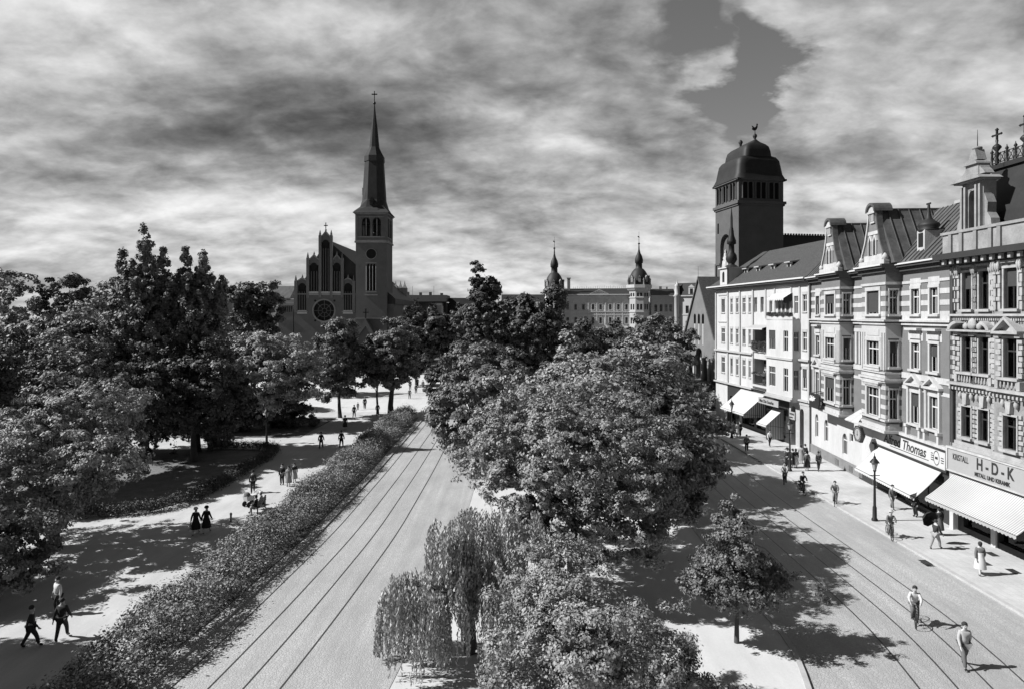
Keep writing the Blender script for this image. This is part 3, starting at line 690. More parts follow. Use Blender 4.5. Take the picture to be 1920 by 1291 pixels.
# signage zone and shop
F0.box(w3, 0, P3, -.002, .3, 0, .1)
sg = MB(); sg.box(.05, LS, -.5, 0, 3.95, 5.55); sgo = sg.build('sign_board', 'sign_grey', hs)
sg = MB(); sg.box(.02, LS, -.56, -.5, 5.42, 5.55); sg.box(.02, .16, -.56, -.5, 4.0, 5.42); sg.box(.02, LS, -.56, -.5, 3.95, 4.05); sg.build('sign_frame', 'pale_stone', sgo)
text('KRISTALL', .55, 'lettering', sgo, (.62, -.51, 4.78), (R(90), 0, 0), xs=.62)
text('H - D - K', .98, 'lettering', sgo, (2.75, -.51, 4.62), (R(90), 0, 0), xs=.78, bold=.02)
text('METALL UND KERAMIK', .34, 'lettering', sgo, (2.6, -.51, 4.18), (R(90), 0, 0), xs=.8, bold=.008)
wall(d3, F0, 0, LS, 0, 3.95, [(.9, 3.4, .5, 3.4), (3.9, 8.6, .5, 3.4), (9, 13, .5, 3.4)], .4)
for a, b in ((.9, 3.4), (3.9, 8.6), (9, 13)): window(hs, F0, a, b, .5, 3.4, 'shop', .25, 'dark_wood', 0)
pc = MB(); F0.box(pc, 0, .35, -.3, 0, 0, 3.94); F0.box(pc, 3.42, 3.8, -.12, -.002, 0, 3.94); pc.build('shop_pier', 'pale_stone', hs)
# great cornice, parapet, attic and dark mansard
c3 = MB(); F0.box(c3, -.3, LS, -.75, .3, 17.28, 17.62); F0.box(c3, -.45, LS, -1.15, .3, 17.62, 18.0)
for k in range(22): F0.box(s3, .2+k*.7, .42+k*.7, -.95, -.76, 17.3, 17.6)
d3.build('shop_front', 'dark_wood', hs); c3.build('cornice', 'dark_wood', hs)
pp = MB(); pp.box(-.2, LS, -.62, -.3, 18.0, 19.25); pp.box(-.3, LS, -.72, -.2, 19.25, 19.42)
ppo = pp.build('parapet', 'grey_stone', hs); pp = MB()
for x in (.5, 1.5, 2.75, 4.0, 4.7, 8, 12): pp.box(x, x+.28, -.74, -.622, 18.02, 19.22)
build_each(pp, 'parapet_pier', 'stone_dark', ppo)
at3 = MB(); m = 2.15; kx_ = .8
at3.box(m-1.15, m-.45, -.3, .5, 19.3, 22.3); at3.box(m+.45, m+1.15, -.3, .5, 19.3, 22.3); at3.box(m-.45, m+.45, -.3, .5, 21.8, 22.3); at3.box(m-.45, m+.45, .1, .5, 19.3, 21.8)
arch_fill(at3, Fr(0, -.3), m-.45, m+.45, 21.85, 0, .6)
for sg_ in (-1, 1):
    at3.box(m+sg_*.6-.1, m+sg_*.6+.1, -.5, -.3, 19.4, 22.1); at3.box(m+sg_*1.0-.1, m+sg_*1.0+.1, -.5, -.3, 19.4, 22.1)
    P = [(m+sg_*1.15, 19.4), (m+sg_*1.9, 19.4), (m+sg_*1.8, 19.9), (m+sg_*1.45, 20.3), (m+sg_*1.5, 20.9), (m+sg_*1.2, 21.4), (m+sg_*1.15, 21.5)]
    at3.prism(P if sg_ < 0 else P[::-1], -.25, .3, 'y')
at3.box(m-1.45, m+1.45, -.7, .6, 22.3, 22.42)
at3.prism([(m-1.7, 22.42), (m+1.7, 22.42), (m+1.3, 22.8), (m, 23.1), (m-1.3, 22.8)][::-1][::-1], -.85, .6, 'y')
at3.box(m-.7, m+.7, -.35, .4, 23.0, 24.2)
for sg_ in (-1, 1):
    P = [(m+sg_*.7, 23.0), (m+sg_*1.3, 23.0), (m+sg_*1.1, 23.4), (m+sg_*.85, 23.7), (m+sg_*.7, 24.1)]
    at3.prism(P if sg_ < 0 else P[::-1], -.3, .3, 'y')
arc = [(m+.75*math.cos(t), 24.2+.5*math.sin(t)) for t in [math.pi*i/8 for i in range(9)]]
at3.prism(arc, -.5, .45, 'y')
at3.prism([(m-.5, 24.7), (m+.5, 24.7), (m+.22, 25.9), (m-.22, 25.9)], -.3, .3, 'y')
at3.lathe([(.15, 25.9), (.3, 26.0), (.28, 26.2), (.08, 26.3)], (m, 0, 0), 10)
at3.v = [(m+(x-m)*.8, y, z if z < 22.35 else 22.35+(z-22.35)*.56) for x, y, z in at3.v]
a3 = at3.build('attic_gable', 'grey_stone', hs)
ai = MB(); ai.box(m-.42, m+.42, .02, .08, 19.4, 21.8); ai.build('attic_window', 'dark_interior', a3)
ai = MB(); ai.tube((m, 0, 24.5), (m, 0, 25.6), .03, .01); ai.build('spike', 'black_iron', a3)
mr = MB(); mr.prism([(.35, 18.0), (.9, 20.4), (1.9, 23.3), (7, 23.4), (7, 18)], .9, LS, 'x')
mr.box(.75, LS, 1.7, 7.2, 23.3, 23.6)
mr.add([(.02, .35, 18), (.9, .36, 18), (.9, 1.9, 23.3), (.9, 7, 23.3), (.02, 7, 18)], [(0, 1, 2), (0, 2, 3, 4)])
mro = mr.build('roof', 'slate', hs)
cr = MB(); zr = 23.6
cr.box(.9, LS, 1.8, 1.86, zr+.1, zr+.14); cr.box(.9, LS, 1.8, 1.86, zr+.68, zr+.72)
for k in range(30):
    x = 1.1+k*.36
    for s_ in (-1, 1): cr.tube((x-.16*s_, 1.83, zr+.14), (x+.16*s_, 1.83, zr+.68), .02, n=4)
    cr.tube((x+.18, 1.83, zr), (x+.18, 1.83, zr+.75), .018, n=4)
for k, x in enumerate((.95, 2.2, 2.9, 4.6, 5.4, 6.4, 7.4)): cr.lathe([(.1, 0), (.05, .2), (.08, .4), (.05, .75), (.11, .85), (.03, 1.0), (.02, 1.1)], (x, 1.83, zr), 8)
cr.build('roof_cresting', 'black_iron', mro)
for x, hh in ((1.5, .1), (3.75, .5)):
    fi = MB(); fi.lathe([(.12, 0), (.09, .5), (.15, .65), (.08, .8), (.27, 1.05), (.22, 1.15), (.06, 1.3), (.09, 1.5), (.03, 1.6)], (x, 1.73, zr), 10)
    z_ = zr+1.4; fi.box(x-.05, x+.05, 1.68, 1.78, z_, z_+.7+hh*.5); fi.box(x-.36, x+.36, 1.69, 1.77, z_+.4+hh*.15, z_+.5+hh*.15); fi.lathe([(.03, 0), (.12, .08), (.03, .2)], (x, 1.73, z_+.65+hh*.5), 8)
    for s_ in (-1, 1): fi.lathe([(.02, -.08), (.09, 0), (.02, .08)], (x+s_*.36, 1.73, z_+.45+hh*.15), 6)
    fi.build('finial', 'black_iron', mro)
w3.build('wall', 'ornate_stone', hs); s3.build('carved_trim', 'carved_stone', hs)
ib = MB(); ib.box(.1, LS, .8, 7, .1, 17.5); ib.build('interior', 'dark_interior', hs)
dp = MB(); dp.tube((.1, -.16, .1), (.1, -.16, 17.3), .09, n=8); dp.build('downpipe', 'eaves_dark', hs)

# ---------------- white house with the recessed balconies
A1, B1 = (28.0, 93.0), (30.65, 68.4)
hw_, LW = facade_root('white_house', A1, B1, 'long white rendered house with grey pilasters, balconies and a dark slate roof')
w1, t1, d1 = MB(), MB(), MB()
RW = [(14.4, 16.2), (10.45, 12.3), (6.45, 8.5)]
cols = [(2.9, 4.0), (5.7, 6.4), (7.3, 8.05), (9.2, 10.05), (10.85, 11.5)]
a0 = 1.1
top_x = [(12.35, 13.1), (13.95, 14.75), (16.1, 16.8)]
erk = (17.15, 22.8)
right_c = [(23.2, 24.0)]
wall(w1, F0, a0, 12.2, 5.2, 17.6, [(x0, x1, z0, z1) for x0, x1 in cols for z0, z1 in RW])
for i, (x0, x1) in enumerate(cols):
    for q, (z0, z1) in enumerate(RW):
        window(hw_, F0, x0, x1, z0, z1, 'tall', .1, curtain=[2, 0, 1, 0, 0][(i+q*2) % 5]); F0.box(t1, x0-.08, x1+.08, -.1, 0, z0-.1, z0); F0.box(t1, x0-.1, x1+.1, -.04, 0, z1, z1+.3)
# balcony recess (loggia) two floors, plain above
wall(w1, F0, 12.2, erk[0], 5.2, 17.6, [(x0, x1, 14.4, 16.2) for x0, x1 in top_x]+[(12.35, 16.6, 9.9, 12.6), (12.35, 16.6, 5.9, 8.9)], 1.3)
for x0, x1 in top_x: window(hw_, F0, x0, x1, 14.4, 16.2, 'tall', .18, curtain=2)
for z in (5.9, 9.9):
    d1.box(12.35, 16.6, 1.25, 1.32, z, z+2.9)
    window(hw_, Fr(0, 1.1), 12.6, 13.3, z+.3, z+2.3, 'tall', .05, curtain=1); window(hw_, Fr(0, 1.1), 13.7, 14.5, z+.05, z+2.4, 'tall', .05, curtain=1)
rl = MB(); rl.box(12.35, 16.6, -.08, -.04, 6.95, 7.02); rl.box(12.35, 16.6, -.08, -.04, 5.85, 5.92)
for k in range(34): rl.box(12.38+k*.125, 12.41+k*.125, -.075, -.045, 5.9, 6.95)
rl.build('balcony_railing', 'black_iron', hw_)
bp = MB(); bp.box(12.3, 17.0, -.5, .9, 5.65, 5.85); bp.box(12.3, 17.0, -.16, .9, 9.7, 9.9); bp.build('balcony_floor', 'plaster_white', hw_)
# erker: projecting bay on the lower two floors with a terrace above
EP = .9; FE = Fr(erk[0], -EP, 0); EL = erk[1]-erk[0]
eb = MB(); eo = [(.6, 2.05, 10.3, 12.4), (3.8, 4.75, 10.2, 12.4), (.6, 2.05, 6.2, 8.4), (3.8, 4.75, 5.9, 8.4)]
wall(eb, FE, 0, EL, 5.0, 13.6, eo); SE = Fr(erk[1], -EP, math.pi/2); wall(eb, SE, 0, EP, 5.0, 13.6, [(.2, .7, 10.3, 12.3), (.2, .7, 6.2, 8.3)]); wall(eb, Fr(erk[0], 0, -math.pi/2), 0, EP, 5, 13.6, [])
eb.box(erk[0], erk[1], -EP, 0, 13.5, 13.62); eb.box(erk[0], erk[1], -EP, -EP+.15, 13.62, 13.9); eb.box(erk[0], erk[1], -EP-.0, 0, 4.9, 5.0)
ebo = eb.build('bay', 'plaster_white', hw_)
for z0, z1 in ((10.3, 12.3), (6.2, 8.3)): window(hw_, SE, .2, .7, z0, z1, 'tall', .1, curtain=0)
et = MB(); FE.box(et, -.15, EL+.15, -.15, 0, 9.3, 9.5); FE.box(et, -.1, EL+.1, -.3, 0, 5.0, 5.22); FE.box(et, -.05, EL+.05, -.1, 0, 5.22, 5.4)
et.build('bay_cornice', 'stone', ebo)
for i, (x0, x1, z0, z1) in enumerate(eo): window(hw_, FE, x0, x1, z0, z1, 'wide' if x1-x0 > 1 else 'tall', .1, curtain=[2, 0, 3, 0][i])
# terrace door group with awning and flower boxes
wall(w1, F0, erk[0], erk[1], 13.6, 17.6, [(18.1, 18.7, 13.9, 16.1), (18.95, 19.6, 13.9, 16.1), (19.85, 20.5, 14.2, 16.1), (21.5, 22.3, 14.2, 16.1)])
for x0, x1, z0, z1 in ((18.1, 18.7, 13.9, 16.1), (18.95, 19.6, 13.9, 16.1), (19.85, 20.5, 14.2, 16.1), (21.5, 22.3, 14.2, 16.1)): window(hw_, F0, x0, x1, z0, z1, 'tall', .1, curtain=1)
wall(w1, F0, erk[1], LW, 5.2, 17.6, [(x0, x1, z0, z1) for x0, x1 in right_c for z0, z1 in RW])
for i, (x0, x1) in enumerate(right_c):
    for q, (z0, z1) in enumerate(RW): window(hw_, F0, x0, x1, z0, z1, 'tall', .1, curtain=[1, 3, 2][(i+q) % 3]); F0.box(t1, x0-.08, x1+.08, -.1, 0, z0-.1, z0); F0.box(t1, x0-.1, x1+.1, -.04, 0, z1, z1+.3)
for x in (a0, 4.9, 8.45, 12.0): F0.box(t1, x, x+.3, -.14, 0, 5.4, 17.4)
for x in (15.2, 17.3, 20.9, 22.6, 24.35): F0.box(t1, x, x+.22, -.1, 0, 13.7 if x < 22.7 else 5.4, 17.4)
F0.box(t1, a0, LW, -.16, 0, 17.2, 17.4)
for (a, b) in ((a0, 12.2), (erk[1], LW)):
    F0.box(t1, a, b, -.3, 0, 9.3, 9.5); F0.box(t1, a, b, -.35, 0, 5.1, 5.28)
F0.box(t1, 2.0, 4.7, -.08, 0, 13.1, 13.25); F0.box(t1, 2.0, 4.7, -.08, 0, 16.7, 16.85)
# left end wall, ground floor
wall(w1, Fr(a0, 0, -math.pi/2+math.pi), 0, 9, 5.2, 17.6, [])
w1.box(a0, 4.8, .0, .3, 0, 5.2)
# shops below, with an arched stone entrance on the right
wall(d1, F0, 4.8, 20.8, 0, 5.1, [(5.6, 8.4, .6, 3.6), (9.2, 12.4, .6, 3.6), (13, 16.4, .6, 3.6), (16.9, 19.8, .6, 3.6)], .4)
for a, b in ((5.6, 8.4), (9.2, 12.4), (13, 16.4), (16.9, 19.8)): window(hw_, F0, a, b, .6, 3.6, 'shop', .25, 'dark_wood', 0)
en = MB(); wall(en, Fr(0, -.15), 20.8, LW, 0, 4.98, [(21.1, 22.1, .1, 4.4), (22.9, 23.7, .1, 4.3)], .7)
arch_fill(en, Fr(0, -.15), 21.1, 22.1, 4.42, 0, .3); arch_fill(en, Fr(0, -.15), 22.9, 23.7, 4.32, 0, .3); en.box(20.8, LW, -.2, -.15, 4.7, 4.85)
en.build('entrance_wall', 'stone', hw_)
de = MB(); de.box(21.1, 22.1, .4, .5, .1, 4.4); de.box(22.9, 23.7, .4, .5, .1, 4.3); deo = de.build('entrance_door', 'dark_wood', hw_)
de = MB(); de.box(21.05, 22.15, -.3, -.16, 2.95, 3.75); dso = de.build('name_board', 'sign_grey', hw_)
text('WEINE', .3, 'lettering', dso, (21.12, -.31, 3.42), (R(90), 0, 0)); text('SPIRITUOSEN', .17, 'lettering', dso, (21.1, -.31, 3.1), (R(90), 0, 0), xs=.7)
d1.build('shop_front', 'dark_wood', hw_)
# eaves, gutter, slate roof with little eyebrow dormers
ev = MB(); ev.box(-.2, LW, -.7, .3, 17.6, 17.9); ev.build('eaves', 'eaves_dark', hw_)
gt = MB(); gt.box(-.3, LW, -.85, -.7, 17.82, 17.98); gt.build('gutter', 'white_paint', hw_)
rf = MB(); rf.prism([(-.6, 17.98), (5.6, 22.6), (12, 18.6), (12, 17.98)], a0+2.4, LW, 'x')
rf.add([(a0-1, -.6, 17.98), (a0+2.4, -.6, 17.98), (a0+2.4, 5.6, 22.6), (a0+2.4, 12, 18), (a0-1, 12, 18)], [(0, 1, 2), (0, 2, 3, 4)])
ro = rf.build('roof', 'slate_tile', hw_)
for k, x in enumerate((7.0, 10.3, 14.0, 17.7)):
    y0 = 1.6
    dm = MB(); F0.prism(dm, [(x-.4, 19.3), (x+.4, 19.3), (x+.5, 19.95), (x-.5, 20.0)][::-1][::-1], y0-.1, y0+.1); dm.prism([(y0-.35, 20.0), (y0-.35, 20.12), (y0+2.2, 20.5), (y0+2.2, 20.3)], x-.62, x+.62, 'x'); do = dm.build('roof_dormer', 'stone', ro)
    dm = MB(); F0.box(dm, x-.26, x+.26, y0-.13, y0-.101, 19.42, 19.9); dm.build('dormer_window', 'dark_interior', do)
# turret at the left end: little white lantern room with baroque spike
tx, ty = 4.7, .6
tu = MB(); wall(tu, Fr(tx-1.1, ty-1.1), 0, 2.2, 17.95, 20.2, [(.7, 1.4, 18.4, 19.8)], .2); tu.box(tx-1.1, tx+1.1, ty-.9, ty+1.1, 17.95, 20.2); arch_fill(tu, Fr(tx-1.1, ty-1.1), .7, 1.4, 19.81, 0, .15)
tu.box(tx-1.3, tx+1.3, ty-1.3, ty+1.3, 20.2, 20.35); tuo = tu.build('turret', 'plaster_white', hw_)
tu = MB(); tu.box(tx-.4, tx+.3, ty-.95, ty-.91, 18.4, 19.8); tu.build('turret_window', 'dark_interior', tuo)
tu = MB(); tu.lathe([(1.4, 20.35), (1.0, 20.6), (.55, 20.8), (.7, 21.0), (1.05, 21.4), (.95, 22.0), (.55, 22.4), (.5, 23.4), (.85, 23.5), (.85, 23.9), (.5, 24.6), (.42, 25.2), (.25, 25.8), (.22, 27.0), (.05, 28.3)], (tx, ty, 0), 10, sx=.7, sy=.7); tu.build('turret_cap', 'copper', tuo)
w1.build('wall', 'plaster_white', hw_); t1.build('pilasters_and_courses', 'stone', hw_)
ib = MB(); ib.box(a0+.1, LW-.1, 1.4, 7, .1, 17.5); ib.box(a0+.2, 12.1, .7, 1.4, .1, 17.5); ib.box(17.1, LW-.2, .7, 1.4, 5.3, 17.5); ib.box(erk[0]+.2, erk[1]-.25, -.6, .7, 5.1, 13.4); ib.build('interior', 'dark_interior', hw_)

# ---------------- awnings, hanging signs
def world_of(root, p):
    c, s = math.cos(root.rotation_euler.z), math.sin(root.rotation_euler.z)
    return Vector((root.location.x+c*p[0]-s*p[1], root.location.y+s*p[0]+c*p[1], p[2] if len(p) > 2 else 0))
def awning(root, a, b, zt, zb, p, label, stripes='none', mat_='canvas', side='both', vd=.28, a2=None, b2=None):
    w0 = world_of(root, (a, 0, 0)); aw = empty('awning', w0, root.rotation_euler.z, label, 'awning', 'shop awnings over the right pavement')
    L = b-a; a2 = 0 if a2 is None else a2-a; b2 = L if b2 is None else b2-a
    c = MB(); n = max(8, int(L*3))
    if True:
        if True:
            def P(t, s): return (t*L*(1-s)+(a2+t*(b2-a2))*s, -.55*0-.6*0-p*s-(.58 if False else 0), zt+(zb-zt)*s-.10*math.sin(math.pi*s)-.012*math.sin(math.pi*s)*math.sin(t*L*.9+1))
            c.add([P(i/n, j/6) for i in range(n+1) for j in range(7)], [(i*7+j, i*7+j+1, (i+1)*7+j+1, (i+1)*7+j) for i in range(n) for j in range(6)], True)
    o = c.build('canvas', mat_, aw)
    sm = o.modifiers.new('thick', 'SOLIDIFY'); sm.thickness = .02
    v = MB(); m = int(L/.28)
    for i in range(m):
        x0, x1 = a2+(b2-a2)*i/m, a2+(b2-a2)*(i+1)/m; v.add([(x0, -p-.02, zb), (x1, -p-.02, zb), (x1, -p-.02, zb-vd*.55), ((x0+x1)/2, -p-.02, zb-vd*.8), (x0, -p-.02, zb-vd*.55)], [(0, 1, 2, 3, 4)])
    v.build('valance', mat_, aw)
    fr = MB(); fr.tube((a2, -p, zb), (b2, -p, zb), .025, n=6)
    for x in (a2, b2): fr.tube((x, -p, zb), (min(max(x, 0), L), 0, zb-.25), .02, n=6)
    fr.tube((0, -.03, zt+.04), (L, -.03, zt+.04), .07, n=8)
    fr.build('awning_frame', 'black_iron', aw)
    if stripes != 'none':       # striped side cloth at the near end
        for k in range(22):
            y0, y1 = p*k/22, p*(k+1)/22; z0, z1 = zt+(zb-zt)*k/22, zt+(zb-zt)*(k+1)/22
            if k % 2: continue
            d = MB(); d.quad((L+.01, -y0, z0), (L+.01, -y1, z1), (L+.01, -y1, stripes), (L+.01, -y0, stripes)); 
            stripe_acc.add(d.v, d.f)
        d = MB(); d.quad((L, -.02, zt), (L, -p, zb), (L, -p, stripes), (L, -.02, stripes)); so = d.build('side_cloth', mat_, aw)
        stripe_acc.build('stripes', 'cloth_grey', so); stripe_acc.v.clear(); stripe_acc.f.clear(); stripe_acc.sm.clear()
    return aw
stripe_acc = MB()
awning(hb, 14.4, 23.45, 3.62, 1.72, 1.85, 'plain white awning under the script lettered shop sign')
aw = awning(hs, .45, 8.05, 4.05, 2.25, 2.2, 'finely striped pale awning of the crystal and ceramics shop, nearest one', mat_='canvas_grey')
sp_ = MB()
for k in range(62):
    x = .0+k*.163
    sp_.quad((x, -.03, 4.09-.0), (x+.07, -.03, 4.09), (x+.07, -3.0, 2.72), (x, -3.0, 2.72))
# narrow pale stripes woven in: laid 6 mm above the sagging cloth
sp2 = MB()
for k in range(62):
    x = k*.163
    if x > 7.5: break
    for j in range(4):
        s0, s1 = j/4, (j+1)/4
        z = lambda s: 4.05-1.8*s-.10*math.sin(math.pi*s)+.02
        sp2.quad((x, -2.2*s0, z(s0)), (x, -2.2*s1, z(s1)), (x+.085, -2.2*s1, z(s1)), (x+.085, -2.2*s0, z(s0)))
sp2.build('stripes', 'canvas', aw.children[0])
awning(hw_, 8.9, 15.3, 4.9, 2.6, 2.75, 'large white awning with striped side cloth beneath the white house balconies', 2.2)
awning(hw_, 17.2, 19.4, 3.7, 1.95, 2.1, 'small white awning with striped side cloth beside the arched entrance', .4)
tw = world_of(hw_, (17.5, -.05, 0)); taw = empty('awning', tw, hw_.rotation_euler.z, 'short scalloped white awning over the terrace door on the top floor', 'awning', 'sun blinds on the white house')
c = MB(); c.quad((0, 0, 16.5), (0, -1.0, 15.9), (3.7, -1.0, 15.9), (3.7, 0, 16.5))
c.build('canvas', 'canvas', taw); c = MB()
for i in range(9): c.add([(i*.41, -1.0, 15.9), (i*.41+.41, -1.0, 15.9), (i*.41+.41, -1.0, 15.75), (i*.41+.2, -1.0, 15.62), (i*.41, -1.0, 15.75)], [(0, 1, 2, 3, 4)])
c.build('valance', 'canvas', taw); c = MB(); c.quad((3.7, 0, 16.5), (3.7, -1, 15.9), (3.7, -.9, 15.3), (3.7, 0, 15.6)); c.build('side_cloth', 'cloth_dark', taw)
tw = world_of(hw_, (12.3, -.05, 0)); taw = empty('awning', tw, hw_.rotation_euler.z, 'grey awning shading the planted middle balcony of the white house', 'awning', 'sun blinds on the white house')
c = MB(); c.quad((0, 0, 12.9), (0, -1.1, 12.55), (4.3, -1.1, 12.55), (4.3, 0, 12.9)); c.build('canvas', 'canvas_grey', taw)
c = MB(); c.quad((0, -1.1, 12.55), (4.3, -1.1, 12.55), (4.3, -1.1, 12.4), (0, -1.1, 12.4)); c.build('valance', 'canvas', taw)

def hang_sign(root, s, p, z, w, h, lines, label, m_board='sign_dark', m_txt='lettering_white'):
    w0 = world_of(root, (s, 0, 0)); g = empty('hanging_sign', (w0.x, w0.y, 0), root.rotation_euler.z, label, 'sign')
    b = MB()
    b.prism([(-w/2, z), (w/2-.25, z), (w/2, z+h*.4), (w/2, z+h-.15), (w/2-.3, z+h), (-w/2, z+h)], -p-.08, -p+.08, 'y'); bo = b.build('board', m_board, g)
    for i, (tx_, sz, sh) in enumerate(lines): text(tx_, sz, m_txt, bo, (-w/2+.14, -p-.09, z+h-.16-sz*.8-i*sz*1.25), (R(90), 0, 0), shear=sh, bold=.012)
    f = MB(); f.tube((-w*.3, -p, z+h), (-w*.3, 0, z+h+.3), .03); f.tube((w*.2, -p, z+h), (w*.2, 0, z+h+.3), .03); f.build('bracket', 'black_iron', g)
hang_sign(hb, 5.6, 1.7, 5.35, 2.4, 1.35, (('Likör', .62, .3), ('STUBE', .28, 0)), 'dark sign with pale lettering and pointed end on the left bay window')
w0 = world_of(hb, (13.9, -1.3, 0)); g = empty('round_shop_sign', (w0.x, w0.y, 0), hb.rotation_euler.z, 'dark sign with a pale round dial hanging above the plain white awning', 'sign')
b = MB(); b.prism([(.95*math.cos(t), 4.35+.72*math.sin(t)) for t in [math.pi*2*i/6 for i in range(6)]], -.1, .1, 'y'); bo = b.build('board', 'sign_dark', g)
b = MB()
b.prism([(.45*math.cos(t), 4.35+.45*math.sin(t)) for t in [math.pi*2*i/24 for i in range(24)]], -.13, -.101, 'y'); do_ = b.build('dial', 'sign_grey', bo)
b = MB()
for i in range(24):
    t = math.pi*2*i/24; b.box(.56*math.cos(t)-.025, .56*math.cos(t)+.025, -.13, -.101, 4.35+.56*math.sin(t)-.05, 4.35+.56*math.sin(t)+.05)
b.build('dial_lettering', 'sign_grey', bo)
b = MB(); b.box(-.02, .02, -.15, -.131, 4.2, 4.65); b.box(-.12, .12, -.15, -.131, 4.3, 4.34); b.build('emblem', 'lettering', do_)
b = MB(); b.path([(-.3, .9, 5.2), (-.2, .3, 5.6), (.1, 0, 5.4), (0, 0, 5.05)], [.05, .06, .05, .04]); b.path([(.1, 0, 5.4), (.35, 0, 5.5), (.4, 0, 5.25), (.2, 0, 5.2)], [.03]*4); b.build('scroll_bracket', 'black_iron', g)
# shop name board under the erker of the white house
w0 = world_of(hw_, (15.6, -.9, 0)); g = empty('shop_name_board', (w0.x, w0.y, 0), hw_.rotation_euler.z, 'grey name board tilted out above the small striped awning', 'sign')
b = MB(); b.box(0, 4.6, -.2, -.12, 4.0, 4.7); bo = b.build('board', 'sign_grey', g)
text('Max Die Goerke', .48, 'lettering', bo, (.3, -.21, 4.18), (R(90), 0, 0), bold=.01)
b = MB(); b.tube((.3, -.12, 4.6), (.3, .85, 4.7), .03); b.tube((4.3, -.12, 4.6), (4.3, .85, 4.7), .03); b.build('bracket', 'black_iron', g)
# small glazed shop canopy beside the left bay
w0 = world_of(hb, (11.2, 0, 0)); g = empty('entrance_canopy', (w0.x, w0.y, 0), hb.rotation_euler.z, 'small sloping canopy on the wall between the two bay windows', 'canopy')
b = MB(); b.prism([(0, 5.9), (-1.3, 5.1), (-1.3, 5.2), (0, 6.02)], 0, 2.6, 'x'); b.build('canopy_roof', 'pale_stone', g)
b = MB(); b.prism([(0, 5.25), (0, 5.88), (-1.15, 5.15)], 2.4, 2.45, 'x'); b.box(.1, 2.4, -.05, -.02, 5.2, 5.8); b.build('canopy_glass', 'dark_interior', g)
# ================================================================ CHURCH WITH THE SPIRE (left), front plane at Y=175, .14 m per photo pixel
CX, CY = -44.0, 175.0
def kx(px): return (px-960)*.14-CX
def kz(py): return EYE+(HOR-py)*.14
ch = empty('spired_church', (CX, CY, 0), 0, 'dark brick Gothic church with stepped gable, rose window and tall pointed spire', 'church')
b, t, d, lt = MB(), MB(), MB(), MB()
x0, x1 = kx(551), kx(667); zc_ = kz(551); tx0, tx1 = kx(668), kx(726); TW = tx1-tx0
rcx, rcz, rr = kx(607.4), kz(582.4), 2.9
wall(b, F0, x0, tx0, 0, zc_, [(rcx-rr, rcx+rr, rcz-rr, rcz+rr)], .8)
# round opening of the rose window
for i in range(24):
    t0, t1 = 2*math.pi*i/24, 2*math.pi*(i+1)/24
    def sq(t_):
        c_, s_ = math.cos(t_), math.sin(t_); k = 1/max(abs(c_), abs(s_)); return (rcx+rr*c_*k, rcz+rr*s_*k)
    a_, b_ = (rcx+rr*math.cos(t0), rcz+rr*math.sin(t0)), (rcx+rr*math.cos(t1), rcz+rr*math.sin(t1))
    b.prism([a_, sq(t0), sq(t1), b_][::-1], 0, .5, 'y')
    t.prism([(rcx+rr*1.07*math.cos(t0), rcz+rr*1.07*math.sin(t0)), (rcx+rr*.94*math.cos(t0), rcz+rr*.94*math.sin(t0)), (rcx+rr*.94*math.cos(t1), rcz+rr*.94*math.sin(t1)), (rcx+rr*1.07*math.cos(t1), rcz+rr*1.07*math.sin(t1))], -.12, .3, 'y')
ro_ = MB()
ro_.box(rcx-rr, rcx+rr, .55, .6, rcz-rr, rcz+rr); rose = ro_.build('rose_window', 'dark_interior', ch)
ro_ = MB()
for i in range(8):
    t0 = math.pi*2*i/8; ro_.prism([(rcx+.5*math.cos(t0-.12), rcz+.5*math.sin(t0-.12)), (rcx+2.8*math.cos(t0-.03), rcz+2.8*math.sin(t0-.03)), (rcx+2.8*math.cos(t0+.03), rcz+2.8*math.sin(t0+.03)), (rcx+.5*math.cos(t0+.12), rcz+.5*math.sin(t0+.12))], .42, .52, 'y')
for i in range(20):
    t0, t1 = math.pi*2*i/20, math.pi*2*(i+1)/20
    for r_ in (.55, 1.6): ro_.prism([(rcx+r_*math.cos(t0), rcz+r_*math.sin(t0)), (rcx+(r_+.14)*math.cos(t0), rcz+(r_+.14)*math.sin(t0)), (rcx+(r_+.14)*math.cos(t1), rcz+(r_+.14)*math.sin(t1)), (rcx+r_*math.cos(t1), rcz+r_*math.sin(t1))], .42, .52, 'y')
ro_.build('tracery', 'church_brick', rose)
for px_, py_ in ((591, 564), (627, 564), (591, 601), (627, 601)): d.lathe([(.28, 0), (.28, .05)], (0, 0, 0), 10) if False else d.prism([(kx(px_)+.3*math.cos(q*math.pi/5), kz(py_)+.3*math.sin(q*math.pi/5)) for q in range(10)], -.01, .0, 'y')
